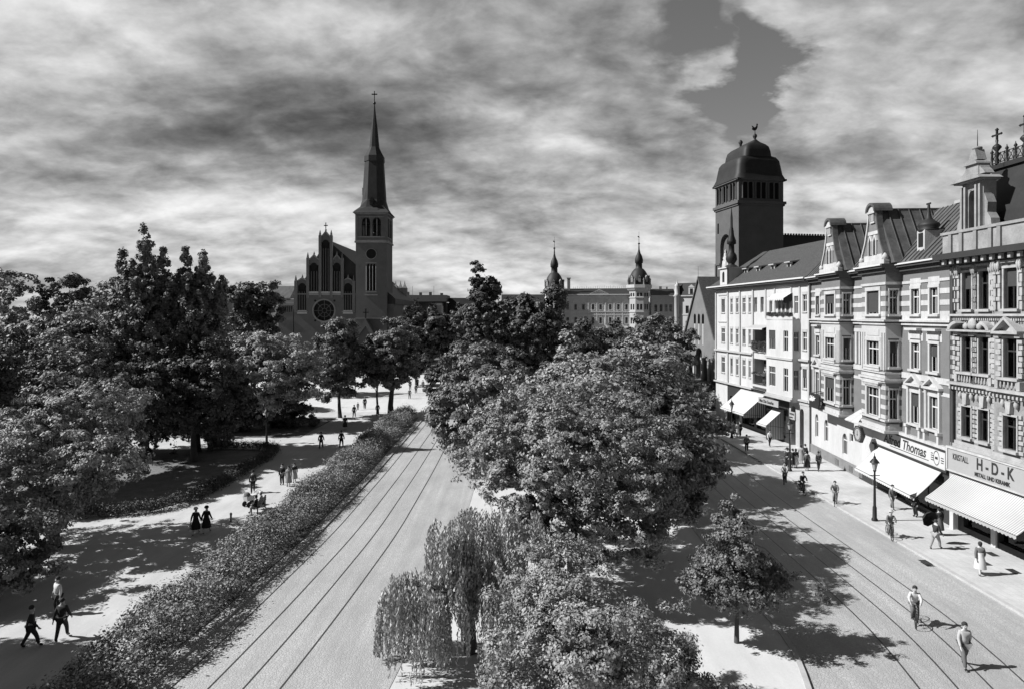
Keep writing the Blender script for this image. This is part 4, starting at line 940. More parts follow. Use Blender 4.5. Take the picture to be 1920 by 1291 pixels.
# stepped gable: five bays between pinnacles
bays_ = [(557, 576, 529, 523, 583, 548), (578, 599, 491, 480, 551, 503), (601, 620, 448, 436, 551, 458), (622, 641, 491, 480, 551, 503), (643, 662, 529, 523, 583, 548)]
for (xa, xb, zs_, za, zb_, zr_) in bays_:
    a, c = kx(xa), kx(xb); m = (a+c)/2
    zbot = kz(zb_) if zb_ < 560 else kz(551); ztop = kz(zs_)+.2
    if zb_ < 560: wall(b, F0, a-.28, c+.14, kz(551), ztop, [(a+.25, c-.25, kz(551)+.6, ztop-1.1)], .45); b.box(a-.28, c+.14, .45, .7, kz(551), ztop)
    else: wall(b, F0, a-.28, c+.14, kz(551), ztop, [(a+.25, c-.25, kz(551), ztop-1.1)], .45); b.box(a-.28, c+.14, .45, .7, kz(551), ztop); b.box(a-.1, c+.1, -.12, -.02, kz(585), kz(584))
    b.prism([(a, ztop), (m, kz(za)), (c, ztop)][::-1], .02, .6, 'y')
    for sg in (-1, 1):
        P = [(m+sg*(c-a)/2, ztop), (m+sg*((c-a)/2+.2), ztop+.05), (m, kz(za)+.45), (m, kz(za))]
        t.prism(P if sg > 0 else P[::-1], -.15, .65, 'y')
    t.lathe([(.12, 0), (.3, .3), (.12, .6), (.05, .9)], (m, .2, kz(za)+.3), 6)
    # blind tracery: lancets with circle
    zt_ = ztop-1.3; w_ = (c-a)/2-.3
    lo = kz(551)+.6 if zb_ < 560 else kz(582)
    d.box(a+.27, c-.27, -.012, -.002, lo, kz(551)) if zb_ > 560 else None
    for k in (-1, 0, 1): b.box(m+k*w_*.62-.09, m+k*w_*.62+.09, .1 if zb_ < 560 else -.05, .44 if zb_ < 560 else -.013, lo, zt_-1.4)
    d.prism([(m+.85*math.cos(q*math.pi/8), zt_+.05+.8*math.sin(q*math.pi/8)) for q in range(16)], .005 if zb_ > 560 else -.02, -.02 if zb_ > 560 else -.004, 'y')
    d.box(a+.25, c-.25, .43, .445, kz(551)+.6 if zb_ < 560 else kz(551), ztop-1.1)
    lt.prism([(a, lo-.9), (c, lo-.9), (c-.2, lo), (a+.2, lo)][::-1][::-1], -.14, -.0, 'y')
for px_, top in ((554.5, 527), (577, 484), (600, 442), (621, 442), (641.5, 484), (663, 527)):
    x = kx(px_); zb_ = kz(585) if top > 500 else kz(551)-1
    b.box(x-.3, x+.3, -.35, .6, zb_, kz(top)); b.lathe([(.42, 0), (.3, .35), (.32, .45), (.05, 1.5)], (x, .1, kz(top)), 4, rot=math.pi/4, smooth=False)
    lt.box(x+.3, x+.33, -.3, .5, zb_, kz(top))  # pale strip paints in the lit side of each pinnacle
for (xa, xb, zz) in ((551, 667, 551), (553, 578, 584), (641, 665, 584)): t.box(kx(xa), kx(xb), -.2, -.002, kz(zz)-.2, kz(zz)+.05)
cro = MB(); m = kx(610.5); cro.box(m-.09, m+.09, .1, .3, kz(436)+1, kz(436)+2.6); cro.box(m-.5, m+.5, .1, .3, kz(436)+1.7, kz(436)+1.95)
cro.build('gable_cross', 'church_brick', ch)
b.build('gable_wall', 'church_brick', ch); t.build('stone_coping', 'stone_dark', ch); d.build('blind_niches', 'dark_interior', ch); lt.build('niche_sills_and_lit_edges', 'pale_stone', ch)
# nave behind
rf = MB(); rm = kx(610.5); rz_ = kz(448)
rf.prism([(x0-.2, kz(560)), (rm, rz_), (tx1+2, kz(560)), (tx1+2, kz(570)), (x0-.2, kz(570))][::-1], .75, 38, 'y')
rf.build('nave_roof', 'slate', ch)
nv = MB(); nv.box(x0+.4, tx1+1.6, .8, 38, 0, kz(568)); nv.build('nave_wall', 'church_brick', ch)
# low wing left with battlements
wg = MB(); wx0 = kx(522); wall(wg, F0, wx0, x0-.2, 0, kz(585), [], .3); wg.box(wx0, x0-.2, .05, 12, 0, kz(585))
for k in range(8): wg.box(wx0+.1+k*.5, wx0+.35+k*.5, -.05, .3, kz(585), kz(574))
wg.box(wx0-.1, x0-.2, -.12, .5, kz(574), kz(572)); wg.box(wx0-.1, x0-.2, -.15, -.01, kz(600)-.15, kz(600)+.1); wgo = wg.build('side_chapel', 'church_brick', ch)
wg = MB(); wg.box(wx0, x0-.25, .31, .36, kz(585), kz(574)); wg.build('parapet_shade_sheet', 'dark_interior', wgo)  # dark sheet behind the battlements stands in for shade
# tower
tw = MB(); tt = MB(); td = MB()
FT = Fr(tx0, -.6, 0); FS = Fr(tx1, -.6, math.pi/2); FL = Fr(tx0, -.6+TW, -math.pi/2)
zst, zev = kz(455), kz(400)
lz0, lz1 = kz(545), kz(495)
lxs = [(.5*TW-1.1, .5*TW-.45), (.5*TW-.33, .5*TW+.33), (.5*TW+.45, .5*TW+1.1)]
pz = kz(602)
wall(tw, FT, 0, TW, 0, zst, [(a, c, lz0, lz1) for a, c in lxs], .6); wall(tw, FS, 0, TW, 0, zst, [], .4); wall(tw, FL, 0, TW, 0, zst, [], .4); tw.box(tx0, tx1, TW-1.2, TW-.6, 0, zev)
tw.box(tx0+.2, tx1-.2, .3, TW-.8, 0, zst-.2)
for a, c in lxs:
    arch_fill(tw, FT, a, c, lz1, 0, .4, True); FT.box(td, a, c, .45, .5, lz0, lz1)
for xx in (.5*TW-1.25, .5*TW-.39, .5*TW+.39, .5*TW+1.25): tt.lathe([(.12, lz0), (.12, lz1-.6)], FT.p(xx, -.02, 0), 8)
FT.box(tt, .5*TW-1.7, .5*TW+1.7, -.25, 0, lz0-1.3, lz0-.95); FT.box(tt, .5*TW-1.4, .5*TW+1.4, -.12, 0, lz0-.5, lz0-.2); FT.box(tt, .5*TW-1.4, .5*TW+1.4, -.1, 0, lz1+.1, lz1+.3)
cz = kz(476.7)
td.prism([(tx0+.5*TW+1.3*math.cos(q*math.pi/12), cz+1.3*math.sin(q*math.pi/12)) for q in range(24)], -.66, -.601, 'y')
for q in range(24): tt.prism([(tx0+.5*TW+r_*math.cos(an), cz+r_*math.sin(an)) for r_, an in ((1.3, q*math.pi/12), (1.45, q*math.pi/12), (1.45, (q+1)*math.pi/12), (1.3, (q+1)*math.pi/12))], -.74, -.6, 'y')
for F in (FT, FS, FL): F.box(tt, -.25, TW+.25, -.28, 0, zst-.1, zst+.35); F.box(tt, -.1, TW+.1, -.12, 0, zst+.35, zst+.6); F.box(tt, -.1, TW+.1, -.12, 0, kz(597)-.1, kz(597)+.15) if F is FT else None
# belfry, open arches on all four sides
zb0, zb1 = zst+1.6, zev-1.2
belf = [(TW*.5-2.5, TW*.5-.3), (TW*.5+.3, TW*.5+2.5)]
FB_ = Fr(tx1, TW-.6, math.pi)
for F in (FT, FS, FL, FB_):
    wall(tw, F, 0, TW, zst, zev, [(a, c, zb0, zb1) for a, c in belf], .9)
    for a, c in belf:
        arch_fill(tw, F, a, c, zb1+.02, 0, .5)
        F.box(tt, (a+c)/2-.12, (a+c)/2+.12, .3, .5, zb0, zb1-.3)
    F.box(tt, .7, TW-.7, -.1, 0, zb1+.05, zb1+.25); F.box(tt, .5, TW-.5, -.1, 0, zb0-.3, zb0-.1)
    F.box(tt, -.3, TW+.3, -.35, .1, zev-.3, zev)
    for xx in (0, TW-.5): F.box(tw, xx-.1 if xx == 0 else xx, xx+.5 if xx == 0 else xx+.6, -.12, -.0, zst+.6, zev-.3)
tw.box(tx0+.4, tx1-.4, -.2, TW-1, zst-.1, zst+.1)
bell = MB(); bell.lathe([(.1, 2.2), (.5, 2.0), (.6, 1.0), (.75, .4), (1.05, 0)], (tx0+TW/2+.3, TW/2-.6, zb0+1.2), 14); bell.box(tx0+.6, tx1-.6, TW/2-.75, TW/2-.45, zb0+3.4, zb0+3.7); bell.build('bell', 'black_iron', ch)
tower = tw.build('tower', 'church_brick', ch); tt.build('tower_string_courses', 'stone_dark', tower); build_each(td, 'tower_opening', 'dark_interior', tower)
# spire: square skirt turning octagonal, then a waist and the needle
scx, scy = tx0+TW/2, TW/2-.6
sp_ = MB()
def ring(r, z, sq_):   # sq_ 1 = square, 0 = octagon; 16 points
    out_ = []
    for i in range(16):
        an = 2*math.pi*i/16+math.pi/16*0; ro8 = r/math.cos(((an+math.pi/8) % (math.pi/4))-math.pi/8); c_, s_ = math.cos(an), math.sin(an); rs = r/max(abs(c_), abs(s_))
        k = ro8*(1-sq_)+rs*sq_; out_.append((scx+k*c_, scy+k*s_, z))
    return out_
levels = [(4.75, zev, 1), (4.35, zev+.5, 1), (3.6, kz(388), .6), (3.0, kz(373), .15), (2.75, kz(340), 0), (2.4, kz(300), 0), (2.55, kz(299), 0), (2.5, kz(289), 0), (1.75, kz(279), 0), (1.25, kz(271), 0), (.8, kz(235), 0), (.32, kz(205), 0), (.1, kz(187), 0)]
rs_ = [ring(*l) for l in levels]
vs = [p for r_ in rs_ for p in r_]; fs = [(j*16+i, j*16+(i+1) % 16, (j+1)*16+(i+1) % 16, (j+1)*16+i) for j in range(len(rs_)-1) for i in range(16)]
sp_.add(vs, fs); spo = sp_.build('spire', 'spire_slate', ch)
q = MB(); q.lathe([(.05, -.5), (.35, -.2), (.4, 0), (.3, .3), (.06, .5)], (scx, scy, kz(186)), 10); q.box(scx-.09, scx+.09, scy-.09, scy+.09, kz(186), kz(163)); q.box(scx-.75, scx+.75, scy-.09, scy+.09, kz(170), kz(168)); q.build('spire_cross', 'black_iron', spo)
q = MB(); q.box(scx-.5, scx+.5, scy-3.8, scy-2.6, kz(384), kz(377)); q.prism([(scx-.7, kz(377)), (scx+.7, kz(377)), (scx, kz(370))][::-1], scy-3.9, scy-2.4, 'y'); q.box(scx-3.2, scx-2.4, scy-.25, scy+.25, kz(362), kz(348)); q.build('spire_dormer', 'copper', spo)
# porch
po = MB(); pa = kx(690.6); FPq = Fr(0, -3.2)
pl, pr = kx(667)-.4, kx(713)
for sg in (-1, 1):
    e_ = pl if sg < 0 else pr
    P = [(pa, kz(597.5)), (e_, kz(638)), (e_-sg*.9, kz(638)), (pa, kz(597.5)-1.9)]
    po.prism(P if sg > 0 else P[::-1], -3.4, -.7, 'y')
po.box(pl, pl+.9, -3.3, -.7, 0, kz(638)); po.box(pr-.9, pr, -3.3, -.7, 0, kz(638)); pm = po.build('porch', 'church_brick', ch)
po = MB(); po.prism([(pa, kz(604)), (pl+.6, kz(642)), (pl+.6, 0), (pr-.6, 0), (pr-.6, kz(642))], -2.2, -2.1, 'y'); po.build('porch_gable_wall', 'church_brick', pm)
po = MB(); po.box(pa-1.4, pa+1.4, -2.25, -2.201, 0, 6); po.prism([(pa-1.4, 6), (pa+1.4, 6), (pa, 8.2)][::-1], -2.25, -2.201, 'y'); po.build('portal', 'dark_wood', pm)
po = MB(); po.box(pa-.15, pa+.15, -3.3, -3.0, kz(597), kz(579)); po.box(pa-.7, pa+.7, -3.3, -3.0, kz(587), kz(585)); po.build('porch_cross', 'black_iron', pm)
# slender pinnacled choir turrets to the right, pale ones
cb = MB()
for i, px_ in enumerate((741, 750, 758)):
    x = (px_-960)/FPX*205-CX; cb.box(x-.7, x+.7, 30, 32, 0, EYE+(HOR-540)*.164); cb.lathe([(.9, 0), (.2, 1.2), (.05, 2.2)], (x, 31, EYE+(HOR-540)*.164), 4, rot=math.pi/4, smooth=False)
cb.build('choir_pinnacles', 'stone_dark', ch)

# ================================================================ BRICK CHURCH (right) with domed bell tower, turned 10 degrees
TH = R(10)
bc = empty('brick_church', (51.0, 150.0, 0), TH, 'massive dark church with square bell tower, humped roof and weathercock', 'church')
TWD = 11.0
tb, ts, to_ = MB(), MB(), MB()
FA = Fr(0, 0, 0); FLf = Fr(0, TWD, -math.pi/2)          # camera side, left side (starts at its far end)
FR_ = Fr(TWD, 0, math.pi/2); FBk = Fr(TWD, TWD, math.pi)
Z1, Z2 = 39.4, 44.7
wall(tb, FLf, 0, TWD, 0, Z1, [(2.4, 7.4, 10, 33.0), (1.0, 1.7, 33.5, 36)], .8)
arch_fill(tb, FLf, 2.4, 7.4, 33.02, 0, .8)
FLf.box(tb, 2.3, 7.5, .8, .9, 9.9, 33.1); FLf.box(to_, 1.0, 1.7, .5, .55, 33.5, 36)
for F in (FA, FR_, FBk): wall(tb, F, 0, TWD, 0, Z1, [], .4)
for F in (FA, FLf, FR_, FBk):
    F.box(ts, -.45, TWD+.45, -.5, .3, Z1-.1, Z1+.5); F.box(ts, -.25, TWD+.25, -.25, .3, Z1-.5, Z1-.1)
    ops = [(.9+i*3.2, 3.5+i*3.2, Z1+1.1, Z2-.5) for i in range(3)]
    wall(tb, F, 0, TWD, Z1+.5, Z2, ops, .5)
    for i in range(3):
        F.box(to_, .9+i*3.2, 3.5+i*3.2, .5, .56, Z1+1.1, Z2-.5)
        for xx in (.9+i*3.2, 3.5+i*3.2, 2.2+i*3.2): ts.lathe([(.2, Z1+1.1), (.15, Z1+1.5), (.15, Z2-.9), (.26, Z2-.5)], F.p(xx, -.1, 0), 8)
    F.box(ts, -.55, TWD+.55, -.55, .3, Z2-.1, Z2+.3)
for xx in (0.2, 8.0): FLf.box(tb, xx, xx+.5, -.3, 0, 0, 26)
for z in (17, 26): FLf.box(ts, 0, 2.3, -.2, 0, z, z+.4)
tb.build('bell_tower', 'tower_brick', bc); build_each(to_, 'tower_opening', 'dark_interior', bc); ts.build('tower_cornices', 'tower_brick', bc)
# relief figures in the tall niche
rl_ = MB()
for i, (a, z, s_) in enumerate(((3.3, 24, 1.2), (4.2, 23, 1.5), (5.2, 22.2, 1.3), (3.9, 26.5, .9))): rl_.lathe([(.4*s_, 0), (.5*s_, 1.2*s_), (.35*s_, 2.4*s_), (.15*s_, 2.6*s_), (.3*s_, 3.0*s_), (.05*s_, 3.4*s_)], FLf.p(a, .55, z), 8)
rl_.build('niche_relief', 'pale_stone', bc)
# humped roof: two stacked tiers with ridge and finials
hr = MB()
def tier(levels_, n=24, p=4.0):
    rings = []
    for (cx_, cy_, rx_, ry_, z, pw_) in levels_:
        r_ = []
        for i in range(n):
            an = 2*math.pi*(i+.5)/n; c_, s_ = math.cos(an), math.sin(an); k = (abs(c_)**pw_+abs(s_)**pw_)**(-1/pw_); r_.append((cx_+rx_*k*c_, cy_+ry_*k*s_, z))
        rings.append(r_)
    hr.add([p_ for r_ in rings for p_ in r_], [(j*n+i, j*n+(i+1) % n, (j+1)*n+(i+1) % n, (j+1)*n+i) for j in range(len(rings)-1) for i in range(n)], True)
    hr.add(rings[-1], [tuple(range(n))])
h = TWD/2
tier([(h, h, 6.2, 6.2, 44.9, 30), (h, h, 5.65, 5.65, 46.2, 24), (h, h, 5.35, 5.4, 48.2, 16), (h, h, 5.15, 5.3, 49.4, 12), (h, h, 4.7, 5.0, 50.1, 9), (h, h, 3.8, 4.6, 50.45, 8), (h, h, 3.4, 4.4, 50.4, 8)], 48)
tier([(h-.2, h, 3.5, 5.0, 50.2, 16), (h-.2, h, 3.3, 4.9, 51.6, 14), (h-.2, h, 3.05, 4.7, 52.6, 10), (h-.2, h, 2.4, 4.4, 53.2, 8), (h-.2, h, 1.3, 4.0, 53.7, 6), (h-.2, h, .2, 3.7, 54.4, 4)], 48)
hro = hr.build('humped_roof', 'copper', bc)
fz = MB(); fy = h+3.2
fz.lathe([(.1, 53.5), (.25, 54.4), (.3, 54.9), (.55, 55.4), (.3, 55.8), (.1, 56)], (h-.2, fy, 0), 10); fz.build('urn_finial', 'copper', hro)
fz = MB(); fy = h-3.2; fz.lathe([(.8, 53.6), (.3, 54.3), (.22, 54.6), (.5, 55.1), (.45, 55.5), (.12, 55.8), (.05, 56.6)], (h-.2, fy, 0), 10)
fzo = fz.build('ball_finial', 'copper', hro)
fz = MB(); cx_ = h-.2
rooster = [(-.9, 59.3), (-.7, 59.8), (-.95, 60.2), (-.6, 60.1), (-.25, 59.75), (.2, 59.9), (.45, 60.4), (.45, 60.75), (.62, 60.9), (.75, 60.7), (.92, 60.6), (.75, 60.45), (.75, 59.9), (.5, 59.3), (.15, 58.95), (-.4, 58.95)]
fz.prism([(cx_+a*.85, 56.5+(z-58.95)*.85) for a, z in rooster], fy-.08, fy+.08, 'y'); fz.build('weathercock', 'black_iron', fzo)
# nave to the right
nv = MB(); nv.box(TWD, TWD+34, 1.5, 17, 0, 25); nv.build('nave_wall', 'dark_brick', bc)
nv = MB(); nv.prism([(1.0, 25), (9.0, 33.6), (17.5, 25)], TWD+.01, TWD+34, 'x')
for k in range(46): nv.box(TWD+.2+k*.73, TWD+.5+k*.73, 8.8, 9.2, 33.5, 33.95)
nv.build('nave_roof', 'slate', bc)
# porch gable in front
gx, gy = -9.5, -7.5      # apex position in the church frame (x), gable plane runs along local y
GW = 7.6
po = MB(); FG = Fr(gx, gy+GW*2+.0, -math.pi/2)   # starts at the far end
ops = [(GW-1.5, GW+1.5, 0, 6.9), (GW-4.6, GW-2.6, 0, 5.2), (GW+2.6, GW+4.6, 0, 5.2)]+[(GW-2.6+i*2.0, GW-1.5+i*2.0, 12.2, 14.4) for i in range(3)]
ez = 9.2; az_ = 22.4
wall(po, FG, 0, 2*GW, 0, ez, [o_ for o_ in ops if o_[3] < 9], .9)
for o_ in ops[:3]: arch_fill(po, FG, o_[0], o_[1], o_[3]+.01, 0, .9, rise=1.2)
def gl(z): return GW*(z-ez)/(az_-ez)
wall(po, FG, gl(14.6), 2*GW-gl(14.6), ez, 14.6, [o_ for o_ in ops if o_[3] > 9], .6)
for o_ in ops[3:]: arch_fill(po, FG, o_[0], o_[1], o_[3]+.01, 0, .6)
FG.prism(po, [(gl(14.6), 14.6), (2*GW-gl(14.6), 14.6), (GW, az_)], 0, .6)
FG.prism(po, [(0, ez), (gl(14.6), ez), (gl(14.6), 14.6)], 0, .6); FG.prism(po, [(2*GW-gl(14.6), ez), (2*GW, ez), (2*GW-gl(14.6), 14.6)], 0, .6)
wall(po, Fr(gx, gy, 0), 0, 12, 0, ez, [], .3)
pgo = po.build('porch_gable', 'porch_brick', bc)
po = MB()
for o_ in ops: FG.box(po, o_[0]-.1, o_[1]+.1, .92 if o_[3] < 9 else .61, 1.0, o_[2], o_[3])
build_each(po, 'porch_opening', 'dark_interior', pgo)
po = MB(); 
for xx in (GW-2.1, GW+2.1, GW-5.0, GW+5.0): FG.box(po, xx-.35, xx+.35, -.35, 0, 0, 4.4); FG.box(po, xx-.5, xx+.5, -.5, 0, 4.4, 4.9)
for i in range(3): FG.box(po, GW-2.3+i*2.0, GW-1.8+i*2.0, -.02, -.004, 7.6, 12.2)
po.build('porch_piers', 'stone', pgo)
po = MB(); po.prism([(gy-.4, ez-.4), (gy+GW, az_+.3), (gy+2*GW+.4, ez-.4), (gy+2*GW-.1, ez-.4), (gy+GW, az_-.25), (gy+.1, ez-.4)], gx-.35, gx+14, 'x'); po.build('porch_roof', 'roof_tile', pgo)

# ================================================================ PALACE at the end of the square (Y=256, .205 m per pixel)
PX, PY = 33.0, 256.0
def qx(px): return (px-960)*.2048-PX
def qz(py): return EYE+(HOR-py)*.2048
pa_ = empty('domed_palace', (PX, PY, 0), R(-8), 'wide grey palace block with two slate-domed corner turrets behind the trees', 'building')
w_, tr_ = MB(), MB()
x0, x1 = qx(1053), qx(1190); wins_ = [1064.5, 1079.5, 1094, 1112, 1126, 1144, 1159, 1174]
rows_ = [(16.3, 18.4), (11.0, 13.4), (6.2, 8.4)]
wall(w_, F0, x0, x1, 0, 22, [(qx(p_)-.5, qx(p_)+.5, z0, z1) for p_ in wins_ for z0, z1 in rows_], .4)
w_.box(x0+.1, x1-.1, .6, 22, 0, 21.9)
for p_ in wins_:
    for z0, z1 in rows_: window(pa_, F0, qx(p_)-.5, qx(p_)+.5, z0, z1, 'tall', .3, 'dark_wood', 0); surround(tr_, F0, qx(p_)-.5, qx(p_)+.5, z0, z1, .2, .1)
    x = qx(p_)
    for i in range(6):
        a0_, a1_ = math.pi*i/6, math.pi*(i+1)/6; tr_.prism([(x+1.2*math.cos(a0_), 19.2+1.3*math.sin(a0_)), (x+1.4*math.cos(a0_), 19.2+1.5*math.sin(a0_)), (x+1.4*math.cos(a1_), 19.2+1.5*math.sin(a1_)), (x+1.2*math.cos(a1_), 19.2+1.3*math.sin(a1_))], -.12, -.0, 'y')
for p_ in (1053, 1071.5, 1087, 1103, 1119, 1135, 1151, 1166.5, 1188): tr_.box(qx(p_)-.2, qx(p_)+.2, -.18, -.001, 11, 21.2)
for z, h_, tt_ in ((21.2, .25, .3), (21.9, .35, .8), (15.4, .3, .25), (14.2, .25, .2), (9.3, .3, .3)): tr_.box(x0-.2, x1+.2, -tt_, -.002 if tt_ < .5 else .4, z, z+h_)
for k in range(60): tr_.box(x0+.2+k*.46, x0+.38+k*.46, -.12, -.003, 14.5, 15.4)
pediment(tr_, F0, qx(1106), qx(1141), 22.25, 1.8, .8)
w_.build('wall', 'palace_stone', pa_); tr_.build('stone_trim', 'palace_stone', pa_)
rf = MB(); rf.prism([(-.7, 22.28), (9, 24.8), (14, 24.8), (22, 22.28)], x0, x1, 'x'); rfo = rf.build('roof', 'slate', pa_)
rf = MB(); rf.box(qx(1062), qx(1067.5), 6, 7.2, 22, 28.6); rf.box(qx(1061), qx(1068.5), 5.9, 7.3, 28.6, 29); rf.build('chimney', 'stone_dark', rfo)
rf = MB()
for k in range(30): x = qx(1074)+k*.72; rf.tube((x, 9, 24.7), (x, 9, 25.4+.5*random.random()), .07, n=4)
rf.build('roof_cresting', 'black_iron', rfo)
def turret(cpx, half, gallery, name_label):
    cx_ = qx(cpx); cy_ = 1.0; r_ = half
    t_ = MB(); zt = 24.4
    t_.lathe([(r_, 0), (r_, zt-1.2), (r_+.5, zt-.8), (r_+.9, zt-.2), (r_+.9, zt)], (cx_, cy_, 0), 8, rot=math.pi/8, smooth=False)
    for z in (15.2, 9.3, 20.6): t_.lathe([(r_+.05, z), (r_+.25, z+.1), (r_+.25, z+.4), (r_+.05, z+.5)], (cx_, cy_, 0), 8, rot=math.pi/8, smooth=False)
    to = t_.build('corner_turret', 'plaster' if gallery else 'palace_stone', pa_)
    d_ = MB(); ap = r_*math.cos(math.pi/8)
    for k in range(8):
        an = -math.pi/2+k*math.pi/4
        F = Fr(cx_+ap*math.cos(an)-(-math.sin(an))*0, cy_+ap*math.sin(an), an+math.pi/2)
        for z0, z1 in ((16.3, 18.4), (21.3, 22.6), (11, 13.3)): F.box(d_, -.95, -.25, -.03, 0, z0, z1); F.box(d_, .25, .95, -.03, 0, z0, z1)
    build_each(d_, 'turret_window', 'dark_interior', to)
    if gallery:
        g_ = MB(); g_.lathe([(r_+.9, zt), (r_+1.2, zt+.1), (r_+1.2, zt+1.3), (r_+.9, zt+1.3)], (cx_, cy_, 0), 8, rot=math.pi/8, smooth=False); g_.build('gallery', 'plaster_white', to); zt += 1.3
        g_ = MB()
        for k in range(8): an = math.pi/8+k*math.pi/4; g_.lathe([(.35, 0), (.3, 1.6), (.45, 1.8), (.05, 2.6)], (cx_+(r_+.5)*math.cos(an), cy_+(r_+.5)*math.sin(an), zt), 6)
        build_each(g_, 'gallery_post', 'stone_dark', to)
    s_ = MB(); k_ = r_/3.6
    s_.lathe([(3.7*k_, zt), (3.6*k_, zt+1.5), (3.2*k_, zt+3.3), (2.5*k_, zt+4.9), (1.7*k_, zt+6.0), (1.25, zt+6.4), (1.2, zt+8.2), (1.5, zt+8.4), (1.55, zt+9.6), (1.2, zt+11), (.6, zt+12.2), (.28, zt+13.6), (.18, zt+15.5)], (cx_, cy_, 0), 16)
    so = s_.build('turret_dome', 'slate', to)
    s_ = MB(); s_.lathe([(.02, zt+15.3), (.5, zt+15.8), (.1, zt+16.2), (.07, zt+18), (.3, zt+18.2), (.05, zt+18.5), (.04, zt+20.3)], (cx_, cy_, 0), 8); s_.box(cx_-.5, cx_+.1, cy_-.04, cy_+.04, zt+18.3, zt+18.7); s_.build('spike', 'black_iron', so)
    s_ = MB()
    for k in range(8): an = math.pi/4*k; F = Fr(cx_+3.2*k_*math.cos(an), cy_+3.2*k_*math.sin(an), an+math.pi/2); F.box(s_, -.5, .5, -.5, .4, zt+1, zt+2.8); F.prism(s_, [(-.6, zt+2.8), (.6, zt+2.8), (0, zt+3.6)], -.6, .2)
    s_.build('dome_dormers', 'stone_dark', so)
turret(1039, 3.7, False, ''); turret(1197, 3.9, True, '')
wg = MB(); a, c = qx(1219), qx(1263); ww_ = [1227.5, 1237, 1246, 1254.5]
wall(wg, F0, a, c, 0, 21.3, [(qx(p_)-.5, qx(p_)+.5, z0, z1) for p_ in ww_ for z0, z1 in ((15.6, 18.2), (10.6, 13))], .4); wg.box(a, c, .6, 20, 0, 21.2); wg.box(a-.2, c, -.5, .4, 21.3, 21.7); wgo = wg.build('right_wing', 'stone', pa_)
for p_ in ww_:
    for z0, z1 in ((15.6, 18.2), (10.6, 13)): window(pa_, F0, qx(p_)-.5, qx(p_)+.5, z0, z1, 'tall', .3, 'dark_wood', 0)
wg = MB(); wg.prism([(-.4, 21.7), (7, 24.4), (20, 21.7)], a, c, 'x'); wg.build('wing_roof', 'slate', wgo)
wg = MB(); wg.box(qx(1236), qx(1241), 6.9, 8, 24, 25.4); wg.box(qx(1249), qx(1252), 6.9, 8, 24, 25.2); wg.build('chimney', 'stone_dark', wgo)

# ---------------- further buildings round the square
def block(name, label, X, Y, w, d, h, m, roof='flat', win=None, rm='slate', rh=3, rz=0, wm='stone_dark', base=0, cat='building'):
    o = empty(name, (X, Y, 0), rz, label, cat)
    b_ = MB(); ops = []
    if win:
        nx, rows2, ww2 = win
        for z0, z1 in rows2:
            for i in range(nx): xc = w*(i+.5)/nx; ops.append((xc-ww2/2, xc+ww2/2, z0, z1))
    wall(b_, F0, 0, w, 0, h, ops, .35); b_.box(.05, w-.05, .5, d, 0, h-.02); wall(b_, Fr(0, d, -math.pi/2), 0, d, 0, h, []); wall(b_, Fr(w, 0, math.pi/2), 0, d, 0, h, [])
    b_.build('wall', m, o)
    for a, c, z0, z1 in ops: window(o, F0, a, c, z0, z1, 'tall', .2, wm, 0)
    t_ = MB(); t_.box(-.3, w+.3, -.45, .3, h, h+.35)
    for z0, z1 in (win[1] if win else ()): t_.box(0, w, -.15, -.002, z0-.6, z0-.35)
    t_.build('cornice', m, o)
    r_ = MB()
    if roof == 'flat': r_.prism([(-.3, h+.35), (.8, h+rh), (d-.5, h+rh), (d+.3, h+.35)], -.2, w+.2, 'x')
    elif roof == 'mansard': r_.prism([(-.3, h+.35), (.9, h+rh), (d-.9, h+rh), (d+.3, h+.35)], .1, w-.1, 'x')
    else: r_.prism([(-.4, h+.35), (d/2, h+rh), (d+.4, h+.35)], -.2, w+.2, 'x')
    ro2 = r_.build('roof', rm, o)
    return o, ro2
o, ro2 = block('apartment_house', 'white corner house with dark mansard roof and small round turret beside the palace', 56.0, 230, 12, 12, 20.6, 'plaster_white', 'mansard', (4, ((14.8, 17.4), (9.5, 12.2)), 1.1), rh=4.6, rz=R(-32), wm='dark_wood')
c = MB(); c.lathe([(.8, 0), (.8, 20.6), (1.15, 20.9), (.9, 21.4), (.75, 24), (.9, 24.3), (.4, 25.0), (.15, 25.6), (.05, 26.4)], (1.1, -.3, 0), 12); c.build('turret', 'plaster_white', o)
c = MB(); c.box(5, 7, -.2, 1.5, 21, 23.6); c.prism([(4.8, 23.6), (7.2, 23.6), (6, 24.6)], -.3, 1.5, 'y'); dq = c.build('dormer', 'plaster_white', ro2); c = MB(); c.box(5.5, 6.5, -.25, -.201, 21.4, 23.2); c.build('dormer_window', 'dark_interior', dq)
c = MB(); c.tube((6.5, 6, 25), (6.5, 6, 31), .08, .04); c.build('flagpole', 'black_iron', o)
o, ro2 = block('apartment_house', 'long dark flat-roofed tenement just right of the church tower', -40.5, 232, 17.5, 14, 18.6, 'dark_brick', 'flat', (6, ((13.6, 16.6), (8.8, 11.6)), 1.5), rh=2.6, wm='pale_stone')
c = MB()
for x in (3, 7.5, 11, 15): c.box(x, x+.9, 5, 6, 21, 22.0+random.random()*.7)
for x in (5, 12.6): c.tube((x, 6, 21), (x, 6, 24.5), .06, n=4)
c.build('chimney', 'stone_dark', ro2)
c = MB(); c.box(7.4, 14.6, -.3, -.05, 12.9, 13.3); c.box(7.4, 7.7, -.3, -.05, 13.3, 17); c.box(14.3, 14.6, -.3, -.05, 13.3, 17); c.box(10.9, 11.2, -.3, -.05, 13.3, 17); c.build('window_frames', 'pale_stone', o)
block('apartment_house', 'low dark tenement roofs between the church tower and the tall tree', -22.5, 240, 15, 14, 17.6, 'dark_brick', 'flat', (5, ((12.6, 15.2),), 1.2), rh=2.8)
